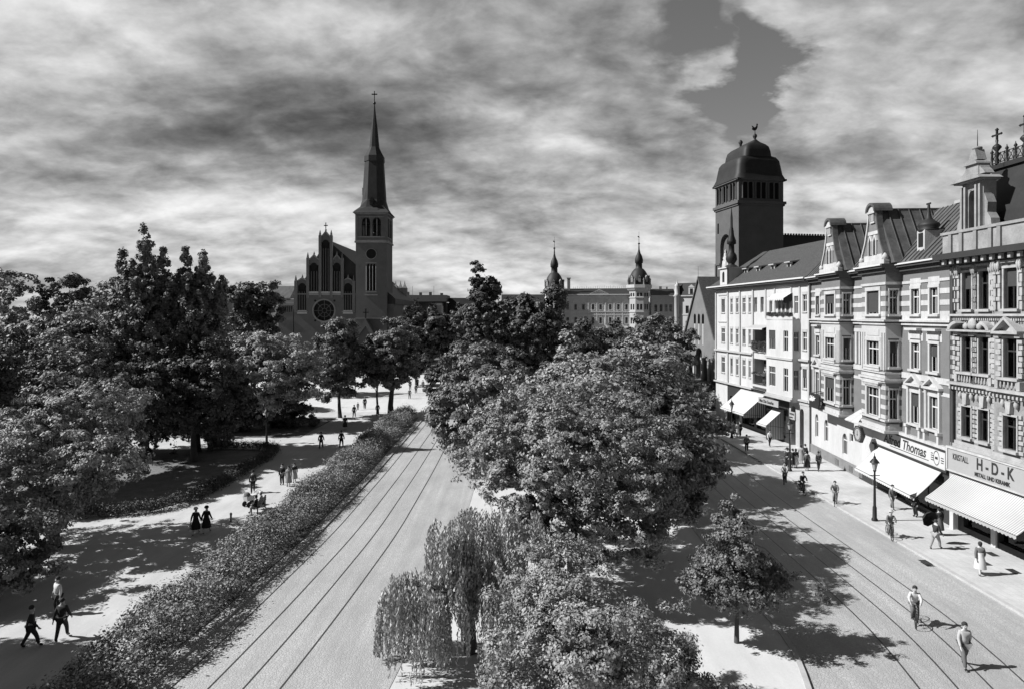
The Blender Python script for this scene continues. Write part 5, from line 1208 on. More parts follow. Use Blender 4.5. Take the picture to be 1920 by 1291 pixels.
block('apartment_house', 'narrow pale grey house front between tenement and park trees', -27.3, 226, 3.4, 8, 17.4, 'plaster_white', 'flat', (1, ((12.6, 15.8), (7.6, 10.6)), 1.3), rh=.9)
block('apartment_house', 'pale house with bright gable seen left of the church front', -91, 246, 9, 12, 20.2, 'plaster', 'gable', (3, ((13.6, 16),), 1.1), rh=5, rm='zinc')
block('apartment_house', 'white house wall behind the round tree left of the church', -83, 238, 7, 10, 18.5, 'plaster_white', 'flat', (2, ((14, 16.2),), 1.0), rh=1)
block('apartment_house', 'distant dark rooftop line behind the poplars', -119, 262, 22, 12, 20.2, 'stone_dark', 'flat', (8, ((14, 16.2),), 1.2), rh=2.2)
block('apartment_house', 'far grey roofs at the left behind the round park trees', -178, 290, 36, 12, 19.5, 'stone_dark', 'gable', (9, ((14, 16.2),), 1.2), rh=5)
block('apartment_house', 'far dark house row hidden behind the centre trees', -4, 262, 22, 12, 18.5, 'dark_brick', 'gable', (7, ((12.6, 15.2),), 1.2), rh=4)
# ================================================================ TREES AND SHRUBS
def quads_mesh(name, C, U, V, m):
    """one rhombic leaf per row: centre C, half axes U and V"""
    n = len(C); P = np.empty((n, 4, 3)); P[:, 0] = C-U; P[:, 1] = C-V; P[:, 2] = C+U; P[:, 3] = C+V
    me = bpy.data.meshes.new(name); me.vertices.add(4*n); me.vertices.foreach_set('co', P.reshape(-1))
    me.loops.add(4*n); me.loops.foreach_set('vertex_index', np.arange(4*n, dtype=np.int32))
    me.polygons.add(n); me.polygons.foreach_set('loop_start', np.arange(0, 4*n, 4, dtype=np.int32)); me.polygons.foreach_set('loop_total', np.full(n, 4, dtype=np.int32))
    me.update(); me.materials.append(MATS[m]); return me
def unit(a): return a/np.maximum(np.linalg.norm(a, axis=1, keepdims=True), 1e-6)
def leaves(C, size, up=.5, asp=.62, droop=0, out=None):
    n = len(C); N = rng.normal(size=(n, 3))*(1 if out is None else .55)+np.array([0, 0, up])
    if out is not None: N = N+out
    N = unit(N); T = rng.normal(size=(n, 3)); T[:, 2] -= droop
    T = unit(T-N*(T*N).sum(1, keepdims=True)); B = np.cross(N, T)
    s = (size*rng.uniform(.45, 1.55, n))[:, None]
    return T*s, B*s*asp
def crown_points(blobs, n, rc, ragged=.28, shell=.55, flat=.65, per=70, wexp=.72, lobe=.55):
    vol = np.array([(b[3]*b[4]*b[5])**wexp for b in blobs]); vol /= vol.sum(); cen, dirs = [], []
    nc = max(8, n//per)
    for b, f in zip(blobs, vol):
        k = max(5, int(nc*f)); kl = max(4, int(k/ (7 if lobe else 1)))
        d = unit(rng.normal(size=(kl, 3))); ph = rng.uniform(0, 6.28, 6)
        wob = 1+ragged*(np.sin(6*d[:, 0]+ph[0])*np.sin(4*d[:, 1]+ph[1])+.7*np.sin(7*d[:, 2]+ph[2])*np.sin(6*d[:, 0]+ph[3]))*.8
        r = (shell+(1-shell)*rng.uniform(0, 1, kl)**.6)*wob*rng.uniform(.88, 1.1, kl); rad = np.array(b[3:6])
        lc = np.array(b[:3])+d*r[:, None]*rad
        if not lobe: cen.append(lc); dirs.append(d); continue
        ku = int(k*(1-lobe)); du = unit(rng.normal(size=(ku, 3))); ru = (shell+(1-shell)*rng.uniform(0, 1, ku)**.6)*rng.uniform(.85, 1.05, ku)
        cen.append(np.array(b[:3])+du*ru[:, None]*rad*.95); dirs.append(du); k = max(4, int(k*lobe))
        lr = .30*(rad.prod()**(1/3))*rng.uniform(.7, 1.25, kl); li = rng.integers(0, kl, k)
        o_ = unit(rng.normal(size=(k, 3))+d[li]*.5+np.array([0, 0, .35])); c = lc[li]+o_*(lr[li]*rng.uniform(.45, 1, k))[:, None]*np.array([1, 1, .7])
        cen.append(c); dirs.append(unit(o_*.9+d[li]*.6))
    cen = np.vstack(cen); k = len(cen); cnt = rng.multinomial(n, rng.dirichlet(np.full(k, 3.)))
    idx = np.repeat(np.arange(k), cnt); rr_ = rc*rng.uniform(.55, 1.2, k)
    off = rng.normal(size=(n, 3)); off = unit(off)*(rng.uniform(0, 1, n)**.5)[:, None]*rr_[idx][:, None]; off[:, 2] *= flat
    crown_points.out = unit(off)*.8+np.vstack(dirs)[idx]*.95
    return cen[idx]+off, cen
def trunk_mb(mb, h, r, cen, nb=10, lean=(0, 0), fork=.5, seg=7):
    top = Vector((lean[0], lean[1], h)); pts = []; rads = []
    for i in range(5):
        t = i/4; pts.append(Vector((lean[0]*t+.12*math.sin(t*5+r*9)*r*3, lean[1]*t, h*t))); rads.append(r*(1.25 if i == 0 else 1-.45*t))
    mb.path(pts, rads, seg+2)
    sel = cen[rng.permutation(len(cen))[:nb]]
    for c in sel:
        c = Vector(c); t0 = random.uniform(fork, 1); s_ = pts[0].lerp(top, t0); mid = s_.lerp(c, .5)+Vector((0, 0, .12*(c-s_).length))
        r0 = r*(.5-.18*t0)*random.uniform(.6, 1); mb.path([s_, mid, c], [r0, r0*.55, r0*.15], 5)
GT = 'trees of the square'
def tree(name, label, X, Y, blobs, n, size, lm='leaf_mid', rc=.7, th=4, tr=.22, nb=12, group=GT, ragged=.28, bark='bark', shell=.55, flat=.65, per=70, asp=.62, cat='tree', z=.0, lean=(0, 0), up=.35, wexp=.72, lobe=.68):
    o = empty(name, (X, Y, z), 0, label, cat, group)
    P, cen = crown_points(blobs, n, rc, ragged, shell, flat, per, wexp, lobe)
    big = rng.permutation(n)
    P[:, 2] = np.maximum(P[:, 2], .15)
    U, V = leaves(P, size, asp=asp, up=up, out=crown_points.out); link_mesh('crown', quads_mesh('crown', P, U, V, lm), None, o)
    t = MB(); trunk_mb(t, th, tr, cen, nb, lean); t.build('trunk', bark, o); return o
def B(*a): return a

# --- centre island, nearest first
tree('maple_tree', 'leafy maple at the bottom centre, nearest tree with its crown below the camera', 2.3, 21.2,
     [B(0, 0, 3.8, 3.0, 2.6, 1.8), B(-1.8, .6, 2.9, 1.9, 1.7, 1.4), B(2.2, .8, 2.9, 2.0, 1.8, 1.1), B(-.4, 2.4, 4.9, 2.0, 1.7, 1.2), B(3.4, 0, 2.2, 1.5, 1.2, .8), B(-.2, -1.5, 3, 2.4, 1.6, 1.4), B(-1.4, 3.4, 4.4, 1.5, 1.4, 1.1)], 95000, .046, 'leaf_light', .34, 3.2, .2, 16, ragged=.42, per=85, z=.1)
tree('maple_tree', 'largest central maple with a forked trunk standing behind the weeping willow', 3.1, 33.5,
     [B(0, 1, 6.8, 5.0, 5.0, 2.9), B(-4.0, 3.2, 7.0, 2.6, 2.8, 1.7), B(3.6, 2.2, 6.6, 2.8, 3.0, 2.3), B(-1.0, 5.6, 8.0, 4.2, 3.6, 2.1), B(-2.6, -.5, 5.2, 2.4, 2.4, 1.6), B(1.8, -1.8, 5.0, 2.2, 1.8, 1.6), B(-3.6, 6.0, 6.4, 2.4, 2.0, 1.3), B(-1.2, -1.6, 3.9, 2.0, 1.6, 1.3), B(3.0, -1.8, 3.7, 1.8, 1.6, 1.2), B(-2.8, -.8, 3.2, 1.9, 1.6, 1.3), B(1, -1.6, 3.9, 2.6, 1.8, 1.5)], 190000, .068, 'leaf_light', .42, 5.5, .3, 22, ragged=.4, z=.1, per=90)
t_ = tree('maple_tree', 'broad maple with low dark branches right of the largest central maple', 7.9, 38.5,
     [B(0, 1, 5.6, 3.7, 4.0, 2.6), B(2.0, .5, 4.9, 2.4, 3.0, 1.9), B(-2, 4, 7.4, 3.0, 3.0, 2.0), B(.5, -2.2, 4.2, 2.0, 1.6, 1.4)], 50000, .10, 'leaf_mid', .6, 5, .22, 16, z=.1)
tree('lime_tree', 'rounded light crown in the middle of the island, behind the largest maple', 5.4, 50,
     [B(0, 0, 7.6, 5.2, 5.6, 3.2), B(-3.4, -1, 7.0, 3.0, 3, 2.3), B(3, 2, 7.6, 3.4, 4, 2.6), B(0, 5, 8.6, 4, 4, 2.6)], 50000, .125, 'leaf_light', .7, 6, .25, 14, z=.1)
tree('lime_tree', 'spreading layered tree overhanging the right road near the far lamp post', 11.6, 52,
     [B(0, 0, 6.2, 4.2, 4.6, 2.4), B(2.6, 1, 5.0, 3.0, 4.0, 1.7), B(-1.5, 3.5, 8.0, 4.0, 4.0, 2.2)], 46000, .125, 'leaf_mid', .7, 6, .25, 14, flat=.45, z=.1)
tree('lime_tree', 'pale leafy lime tree whose crown rises highest in the middle of the island', 12.2, 66,
     [B(0, 0, 8.0, 5.4, 5.2, 3.6), B(-4, 0, 7.2, 3.6, 4, 3.0), B(3, 2, 6.4, 4.4, 4, 2.8), B(0, 0, 10.2, 2.8, 3, 1.6)], 42000, .15, 'leaf_light', .8, 6, .25, 12, flat=.5, z=.1)
tree('lime_tree', 'dark lime tree at the island edge opposite the first white awning', 13.8, 74, [B(0, 0, 5.6, 4.6, 4.2, 3.2), B(2, 0, 4.6, 3.4, 3, 2.4)], 26000, .16, 'leaf_mid', .8, 5, .25, 10, z=.1)
tree('pyramidal_oak', 'tallest narrow tree in the middle with a pointed forked top', -3.2, 82,
     [B(0, 0, 8, 5.6, 5, 5.5), B(-.3, 0, 13.4, 2.9, 2.6, 3.8), B(-.6, 0, 16.6, 1.4, 1.3, 2.4), B(-.9, 0, 18.6, .8, .8, 1.9), B(.9, .4, 17.4, .95, .9, 1.8), B(-4.2, -1, 5.5, 3.4, 3.4, 3.6), B(4.2, 0, 8, 3.4, 3.4, 4.2)], 75000, .15, 'leaf_dark', .5, 9, .35, 14, z=.1, lobe=.15, wexp=.5, ragged=.15)
tree('lime_tree', 'dark broad tree left of centre overhanging the tram road behind the willow', -3.0, 58, [B(0, 0, 6.0, 3.6, 4, 3.4), B(-1.9, -2, 4.4, 2.4, 2.8, 2.2), B(1.6, 2, 8, 3, 3, 2.4), B(-.5, 5, 8.8, 3.2, 3.4, 2.8)], 40000, .13, 'leaf_mid', .65, 5, .24, 12, z=.1)
tree('elm_tree', 'dark two-topped tree right behind the tallest narrow tree, before the left palace dome', 3.4, 92, [B(0, 0, 11, 4.8, 4.4, 5.2), B(2.4, 0, 15.2, 2.0, 2, 2.6), B(-1.6, 1, 14.6, 2.6, 2.2, 2.4)], 34000, .19, 'leaf_dark', .85, 9, .3, 12, z=.1)
for i, (X, Y, R_, zt, lab, lm) in enumerate(((9.5, 104, 5.4, 13.3, 'round dark tree in front of the palace windows, left one', 'leaf_dark'), (17.5, 112, 6.0, 13.6, 'round dark tree in front of the palace windows, middle one', 'leaf_dark'), (27, 120, 6.4, 13.8, 'round dark tree in front of the right palace turret', 'leaf_mid'),
        (31.0, 142, 6.0, 13.4, 'grey-green tree beneath the white corner house, left of the porch gable', 'leaf_mid'), (26, 150, 6.0, 13.0, 'dark round tree under the palace right wing', 'leaf_dark'), (12, 150, 7, 13.4, 'far round tree under the middle of the palace front', 'leaf_dark'), (1.5, 140, 6.5, 17.5, 'far tree between tall central tree and left palace turret', 'leaf_mid'),
        (-6.5, 150, 6, 18.5, 'far dark tree left behind the tallest narrow tree', 'leaf_dark'), (18.5, 92, 5.2, 10.6, 'mid green tree behind the pale leafy lime on the island', 'leaf_mid'), (23, 134, 5.0, 11.6, 'lower mid tree behind the island beside the far pavement', 'leaf_mid'))):
    tree('round_tree', lab, X, Y, [B(0, 0, zt-R_*.75, R_, R_, R_*.75), B(R_*.45, 0, zt-R_*1.1, R_*.6, R_*.6, R_*.6), B(-R_*.5, 0, zt-R_*1.0, R_*.6, R_*.6, R_*.65), B(0, 0, zt-R_*1.5, R_*.8, R_*.8, R_*.6)], 17000, .23, lm, 1.0, 5, .25, 8)
# young tree by the right road
tree('young_tree', 'young airy tree on a thin straight trunk beside the right road tracks', 9.55, 28.4,
     [B(0, 0, 2.4, 2.4, 2.1, .9), B(-.1, 0, 3.4, 1.75, 1.7, .9), B(-.2, 0, 4.5, 1.05, 1.0, 1.1), B(-.2, 0, 5.7, .4, .4, .6), B(1.3, 0, 2.7, 1.2, 1.1, .8), B(-1.4, -.2, 2.7, 1.1, 1.1, .8)], 40000, .05, 'leaf_mid', .3, 5.2, .09, 26, ragged=.3, per=55, z=.1, shell=.3, lobe=.4)
# weeping willow: arching limbs, hanging strands
def willow(X, Y):
    o = empty('weeping_willow', (X, Y, .1), 0, 'weeping willow with long hanging strands beside the left tram road', 'tree', GT)
    t = MB(); t.path([(0, 0, 0), (-.1, .1, 1.6), (.1, 0, 3.0), (.2, 0, 4.2)], [.28, .22, .18, .12], 9)
    C, Ds = [], []; ON = []
    doms = [((.6, .2, 4.3), 1.9, 1.9, 1.35, 380, 3.2), ((-.9, -.2, 4.0), 1.3, 1.5, 1.2, 180, 3.0), ((-2.2, -1.0, 2.5), 1.35, 1.5, .95, 280, 2.5), ((2.1, 1.0, 4.2), 1.3, 1.5, 1.0, 200, 2.6), ((-1.2, -1.6, 2.6), 1.2, 1.2, .8, 190, 2.6), ((.6, -1.2, 3.2), 1.2, 1.0, .9, 190, 3.0), ((-3.0, -.4, 1.9), .75, .9, .6, 90, 1.9)]
    for c, rx_, ry_, rz_, k, ln in doms:
        c = np.array(c); t.path([(0, 0, 2.2), tuple(c*.6+np.array([0, 0, 1.3])), tuple(c+np.array([0, 0, rz_*.7]))], [.11, .07, .03], 6)
        nt = max(4, k//14); ta = rng.uniform(0, 6.283, nt); tq = rng.uniform(.2, 1.08, nt)**.6; tl = rng.uniform(.45, 1.15, nt); tz = rng.normal(size=nt)*.16
        for i in range(k):
            ti = rng.integers(nt); a = ta[ti]+rng.normal()*.13/max(tq[ti], .3); q = min(1.15, max(.03, tq[ti]+rng.normal()*.06)); z0 = c[2]+rz_*math.sqrt(max(0, 1-q*q))+rng.normal()*.06+tz[ti]
            p = np.array([c[0]+rx_*q*math.cos(a), c[1]+ry_*q*math.sin(a), z0]); out_ = np.array([math.cos(a), math.sin(a), 0])
            L = max(.3, min(ln*tl[ti]*rng.uniform(.75, 1.1), z0-.12)); m = int(max(6, L/.055)); sw = rng.normal(size=3)*.1; sw[2] = 0
            for j in range(m):
                s = j/m*L; C.append(p+out_*(.22*(1-math.exp(-s*1.5)))+sw*s*.3+np.array([rng.normal()*.03, rng.normal()*.03, -s+.12*math.exp(-s*3)])); ON.append(out_)
    C = np.array(C); n = len(C)
    T = rng.normal(size=(n, 3))*.35; T[:, 2] = -1; T = unit(T); N = rng.normal(size=(n, 3))*.6+np.array(ON)*.9+np.array([0, 0, .3]); N = unit(N-T*(N*T).sum(1, keepdims=True)); s = rng.uniform(.06, .11, n)[:, None]
    link_mesh('crown', quads_mesh('crown', C, T*s, N*s*.36, 'leaf_willow'), None, o); t.build('trunk', 'bark', o)
willow(-1.7, 27.6)
# --- left park
tree('maple_tree', 'big light maple at the lower left beside the promenade', -27.8, 40.5,
     [B(0, 0, 6.0, 5.0, 4.6, 2.8), B(3.2, -.5, 5.0, 2.6, 3, 1.8), B(-4, 1, 5.6, 3.6, 3.6, 2.4), B(0, 3.0, 8.0, 3.8, 3.2, 2.0), B(1.5, -2.4, 4.4, 3.0, 2.2, 1.5), B(-3, -3.5, 4.0, 3, 2.6, 2.2)], 88000, .08, 'leaf_light', .46, 5, .27, 20, ragged=.34, per=60)
tree('maple_tree', 'low leafy maple at the very left bottom edge, under the big light maple', -26.6, 33.0, [B(0, 0, 2.9, 3.2, 2.6, 1.9), B(-2, 0, 3.5, 3, 2.4, 1.8), B(1.6, -.9, 1.8, 2.0, 2.0, 1.3), B(1.2, 2.2, 2.2, 2.0, 1.8, 1.2)], 46000, .085, 'leaf_mid', .5, 4, .25, 12)
tree('chestnut_tree', 'tree outside the left edge whose shade falls across the lower promenade', -31.5, 25.4, [B(0, 0, 9.2, 4.6, 3.0, 4.0), B(0, 0, 12.2, 3.4, 2.6, 2.6), B(0, -1, 5.5, 4, 3, 3)], 30000, .15, 'leaf_dark', .9, 6, .3, 10)
tree('chestnut_tree', 'tree outside the lower left corner shading the start of the hedge', -28.5, 20.5, [B(0, 0, 9.5, 5, 3.4, 4.2), B(0, 0, 12.5, 3.6, 2.8, 2.6), B(0, -1, 5.5, 4, 3, 3)], 30000, .15, 'leaf_dark', .9, 6, .3, 10)
def pyramid(label, X, Y, spires, w, base, n, lm='leaf_mid'):
    bl = [B(0, 0, base*.6, w, w*.85, base*.55), B(w*.5, -.5, base*.5, w*.55, w*.5, base*.45), B(-w*.5, 0, base*.55, w*.55, w*.5, base*.45), B(0, 0, base, w*.84, w*.7, 3.6), B(0, 0, base+3, w*.68, w*.6, 3.2), B(0, 0, base+5.4, w*.52, w*.5, 2.8)]
    for (sx_, sy_, zt, r) in spires:
        h_ = zt-base-4; z0_ = base+4
        for f, k in ((.93, .3), (.76, .6), (.55, .85), (.3, 1.0), (.05, 1.1)): bl.append(B(sx_*(1.1-.15*(1-f)), sy_, z0_+h_*f, r*k, r*k, h_*.16))
    return tree('pyramidal_poplar', label, X, Y, bl, n, .13, lm, .36, base, .4, 14, shell=.45, ragged=.1, per=50, flat=1.4, up=.1, wexp=.55, lobe=0)
pyramid('tall pyramidal tree with the highest pointed spire at the left', -37.4, 68, [(0, 0, 22.6, 1.35), (-2.2, 0, 20.4, 1.1), (1.5, .5, 20.6, 1.0), (-3.0, .5, 17.8, 1.1), (2.6, -.3, 17.8, 1.1), (-.8, -1, 19.5, 1.1)], 5.0, 11, 80000)
pyramid('pyramidal tree with three blunt spires, right neighbour of the highest one', -32.6, 69, [(-1.2, 0, 20.9, 1.1), (.6, 0, 20.3, 1.2), (-.2, 1, 18.8, 1.3), (2.3, .3, 18.0, .9), (-2.4, .4, 17.6, 1.1)], 5.2, 10.5, 75000)
tree('lime_tree', 'dark mass of a lime tree under the pyramidal trees at the lawn corner', -30.5, 64, [B(0, 0, 6.8, 5.0, 4.4, 4.4), B(2.6, -.5, 5.2, 3.2, 3, 3), B(-3.5, -2, 6.4, 4, 4, 3.6)], 44000, .13, 'leaf_dark', .65, 6, .3, 12)
tree('lime_tree', 'light-topped lime tree below the pyramidal trees, left park', -36.5, 55, [B(0, 0, 8.0, 5.0, 4.6, 3.4), B(-2, 2, 9.6, 3.6, 3.4, 2.6), B(3.5, -1, 6.4, 3.2, 3, 2.6), B(0, -2.5, 5, 4, 3, 3)], 50000, .12, 'leaf_mid', .65, 6, .28, 14)
tree('lime_tree', 'dark crown at the far left edge above the light maple', -43, 50, [B(0, 0, 8.6, 6.0, 5, 4.6), B(-3, 2, 9.6, 4, 4, 2.8), B(3, -2, 7, 4, 3.4, 3.2)], 60000, .13, 'leaf_dark', .75, 7, .3, 14, ragged=.15)
tree('lime_tree', 'mid-grey crown in the second row at the left, below the far round trees', -45, 66, [B(0, 0, 10.5, 5.4, 5, 4.2), B(4, 1, 11, 3.6, 3.4, 3.2), B(-5, 0, 9, 4, 4, 3.4)], 40000, .15, 'leaf_mid', .8, 7, .3, 12)
tree('lime_tree', 'light-grey crown just left of the tallest pyramidal tree', -47.5, 80, [B(0, 0, 12.2, 4.6, 4, 3.4), B(5, 0, 12.6, 3.6, 3.4, 3), B(-5, 2, 12, 4, 4, 3)], 30000, .17, 'leaf_light', .85, 8, .3, 10)
for i, (X, Y, R_, zt, lab, lm) in enumerate(((-80, 108, 7.6, 21.4, 'far round tree on the skyline at the left edge', 'leaf_mid'), (-69.5, 105, 5.6, 20.8, 'second far round tree on the left skyline', 'leaf_dark'), (-66.5, 112, 6.4, 20.8, 'third far round tree on the left skyline, above the lime trees', 'leaf_mid'),
        (-45.5, 118, 4.4, 20.5, 'round dark tree on the skyline left of the church front', 'leaf_dark'), (-52, 118, 5.6, 16.8, 'lower tree right behind the pyramidal trees', 'leaf_mid'), (-44, 100, 5.0, 13.5, 'tree behind the light bushy crown, before the church', 'leaf_mid'), (-58, 96, 6, 17, 'tree hidden behind the pyramidal pair', 'leaf_dark'))):
    tree('round_tree', lab, X, Y, [B(0, 0, zt-R_*.8, R_, R_, R_*.8), B(R_*.5, 0, zt-R_*1.2, R_*.6, R_*.6, R_*.7), B(-R_*.5, 0, zt-R_*1.0, R_*.6, R_*.6, R_*.7), B(0, 0, zt-R_*2.0, R_*.9, R_*.9, R_*.8)], 20000, .22, lm, .95, 6, .3, 8, group='trees round the church square')
tree('robinia_tree', 'light fluffy robinia in front of the church at left of the promenade', -29.6, 84, [B(0, 0, 8.0, 5.0, 4.4, 4.2), B(-3.6, 1, 8.8, 3.2, 3, 3.0), B(3.2, -1, 6.6, 3.0, 3, 3.4), B(-1, -2, 4.6, 5.0, 3, 3)], 90000, .115, 'leaf_pale', .55, 6, .25, 12, group='trees by the cross path')
tree('robinia_tree', 'smaller pale robinia left of the light fluffy one', -38.5, 88, [B(0, 0, 8.6, 4.4, 4, 3.6), B(0, -2, 5, 4.4, 3, 3)], 30000, .14, 'leaf_light', .7, 6, .25, 10, group='trees by the cross path')
tree('lime_tree', 'dark upright tree between the light robinia and the church porch', -23.8, 92, [B(0, 0, 8.6, 3.2, 3, 4.2), B(-.4, 0, 11.6, 1.8, 1.8, 2.0), B(.6, 0, 5.2, 3.2, 3, 2.4)], 32000, .15, 'leaf_mid', .65, 6, .25, 10, group='trees by the cross path')
tree('lime_tree', 'leafy tree with a stout trunk at the far end of the hedge', -16.9, 93.5, [B(0, 0, 8.4, 3.8, 3.4, 4.2), B(.8, 0, 11.6, 2.0, 2, 2.6), B(-2, -.3, 6.2, 2.2, 2.4, 2.4), B(2, 0, 6.0, 2.0, 2.2, 2.0)], 36000, .15, 'leaf_mid', .65, 6, .42, 12, group='trees by the cross path')
tree('lime_tree', 'thin-trunked dark tree just left of the stout tree at the hedge end', -19.3, 95.5, [B(0, 0, 8.0, 2.4, 2.4, 3.8)], 14000, .16, 'leaf_dark', .7, 5, .18, 8, group='trees by the cross path')
tree('pyramidal_oak', 'dark pyramidal tree right of the church tower behind the crossing', -19.2, 134, [B(0, 0, 8, 4.4, 4, 6.5), B(-.6, 0, 13.5, 2.6, 2.6, 4.0), B(3.4, 0, 10, 3.4, 3.4, 4.6)], 30000, .23, 'leaf_dark', .9, 8, .3, 10, group='trees round the church square')
tree('round_tree', 'dark spreading tree at the far side of the crossing street', -12.5, 138, [B(0, 0, 9, 5.5, 5, 5.0), B(-4, 2, 10, 4, 4, 4)], 24000, .24, 'leaf_dark', 1.0, 6, .3, 8, group='trees round the church square')
tree('round_tree', 'low grey tree behind the crossing in front of the dark tenement', -22, 160, [B(0, 0, 10, 6.5, 5, 5.5), B(7, 2, 10, 5, 4, 5)], 20000, .28, 'leaf_dark', 1.1, 6, .3, 8, group='trees round the church square')
for i, (X, Y, lab) in enumerate(((-40, 82.5, 'low dark shrub thicket left of the park lamp'), (-34, 81.0, 'dark shrub thicket right behind the park lamp'), (-28.3, 84.5, 'dark shrub thicket under the light robinia'))):
    tree('shrub', lab, X, Y, [B(0, 0, 1.8, 3.8, 2.2, 2.0)], 12000, .12, 'leaf_dark', .6, 1.5, .08, 8, group='shrubs by the cross path', cat='shrub')
tree('shrub', 'small round bush by the curved lawn border', -31.2, 70.5, [B(0, 0, 1.3, 1.5, 1.2, 1.3)], 6000, .1, 'leaf_mid', .4, 1, .05, 6, group='shrubs by the cross path', cat='shrub')
tree('small_tree', 'small thin tree on the far right pavement past the first awning', 24.4, 87, [B(0, 0, 3.2, 1.6, 1.6, 1.2)], 4000, .12, 'leaf_mid', .4, 2.6, .06, 6, group='shrubs by the porch', cat='tree')
for X, Y, lab in ((32, 104, 'low ivy bush left of the white house corner'), (36, 118, 'ragged bush before the porch arcade'), (29.8, 98.5, 'round bush at the foot of the white house corner')):
    tree('shrub', lab, X, Y, [B(0, 0, 1.2, 2.0, 1.8, 1.2)], 6000, .13, 'leaf_mid', .5, 1, .05, 6, group='shrubs by the porch', cat='shrub')
# far wood line, one mass nobody could count
P = []
for k in range(150):
    X = -260+k*3.6; 
    if -45 < X < 95: Y = 345
    else: Y = 300+20*math.sin(k)
    P.append(B(X, Y, 7+2.5*math.sin(k*1.7), 5, 5, 7))
C, _ = crown_points(P, 26000, 1.6, per=30, lobe=0); U, V = leaves(C, .5)
tag(link_mesh('far_trees', quads_mesh('far_trees', C, U, V, 'leaf_dark'), None), 'far-off band of trees closing the horizon behind the houses', 'trees', kind='stuff')

# --- long flowering hedge
def hedge(name, label, poly, w, h, n, size, lm, ragged=.25, group=None, gap=None):
    o = empty(name, (0, 0, 0), 0, label, 'hedge', group)
    pts = [Vector(p) for p in poly]; seg = [(pts[i], pts[i+1], (pts[i+1]-pts[i]).length) for i in range(len(pts)-1)]; T = sum(s[2] for s in seg)
    ks = rng.choice(len(seg), size=n//26, p=[s[2]/T for s in seg]); cs = []
    for k in ks:
        a, b_, L = seg[k]; t = rng.uniform(0, 1); p = a.lerp(b_, t); d = (b_-a)/L; nrm = Vector((-d.y, d.x)); q = rng.uniform(-1, 1)
        top = h*(1-.35*abs(q)**2.5)*(1+ragged*math.sin(p.y*1.7+q*2)*.5+ragged*math.sin(p.y*.6+3))
        cs.append((p.x+nrm.x*q*w/2, p.y+nrm.y*q*w/2, top*rng.uniform(.25, 1)**.5))
    cs = np.array(cs); idx = np.repeat(np.arange(len(cs)), 26); off = rng.normal(size=(len(idx), 3))*np.array([.17, .17, .17])*rng.uniform(.6, 1.5, len(cs))[idx][:, None]
    C = cs[idx]+off; C[:, 2] = np.maximum(C[:, 2], .08); U, V = leaves(C, size, up=.5, out=unit(off)*.9)
    link_mesh('foliage', quads_mesh('foliage', C, U, V, lm), None, o); return o
hedge('flowering_hedge', 'long wide flowering hedge between the promenade and the tram road', [(-17.2, 14), (-15.2, 22), (-14.95, 30), (-14.6, 50), (-14.6, 91)], 3.2, 1.45, 170000, .054, 'leaf_hedge')
hedge('low_hedge', 'low clipped border hedge curving round the left lawn', [(-32.5, 46.7), (-28.5, 46.5), (-25.6, 47.6), (-24.1, 50.4), (-23.9, 56), (-23.9, 66), (-24.5, 68.8), (-26.4, 70.0), (-31, 70.3)], .9, .75, 36000, .05, 'leaf_dark', ragged=.05)
# ================================================================ LAMPS, BENCH, PEOPLE, BICYCLES
def lamp_post(label, x, y, h=4.3, z=.0, kind='crown'):
    o = empty('street_lamp', (x, y, z), 0, label, 'street lamp', 'gas street lamps')
    p = MB(); p.lathe([(.2, 0), (.2, .12), (.14, .2), (.13, .9), (.09, 1.0), (.075, 2.2), (.06, h-1.0), (.1, h-.95), (.05, h-.88)], n=10); p.box(-.35, .35, -.02, .02, h-1.25, h-1.2); p.build('pole', 'black_iron', o)
    l = MB(); l.lathe([(.12, h-.85), (.24, h-.35)], n=6, smooth=False); l.build('lantern', 'sign_grey', o)
    c = MB(); c.lathe([(.33, h-.36), (.3, h-.3), (.16, h-.12), (.08, h-.05), (.1, h), (.03, h+.12), (.02, h+.3)], n=8); c.lathe([(.14, h-.9), (.05, h-.8)], n=6); c.build('lantern_roof', 'black_iron', o)
    return o
p = at(1640, 975, .12); lamp_post('ornate gas lamp on the kerb in front of the plain white awning', p.x, p.y, 4.3, .12)
p = at(1372, 820, .12); lamp_post('gas lamp by the kerb near the large white awning', p.x, p.y, 4.2, .12)
p = at(1481, 882, .12); lamp_post('slim lamp post beside the group of standing people', p.x, p.y, 4.6, .12)
p = at(500, 830); lamp_post('park lamp at the curved end of the low lawn border', p.x, p.y, 3.8)
p = at(666, 743); lamp_post('thin lamp post on the bright square left of the hedge end', p.x, p.y, 5.0)
p = at(826, 722); o = empty('mast', (p.x, p.y, 0), 0, 'tall thin tram wire mast at the far end of the tram road', 'mast')
m_ = MB(); m_.tube((0, 0, 0), (0, 0, 8.5), .12, .07); m_.box(-.03, .9, -.03, .03, 8.0, 8.1); m_.build('pole', 'stone', o)
# little bollards / stakes by the left path
for (x, y, lab) in ((433, 978, 'short stake standing on the sunny promenade right of the two women in black'), ):
    p = at(x, y); tag(MB().box(-.05, .05, -.05, .05, 0, .55).lathe([(.09, .5), (.09, .6), (.03, .66)], n=6).build('stake', 'stone_dark', None, (p.x, p.y, 0)), lab, 'stake')

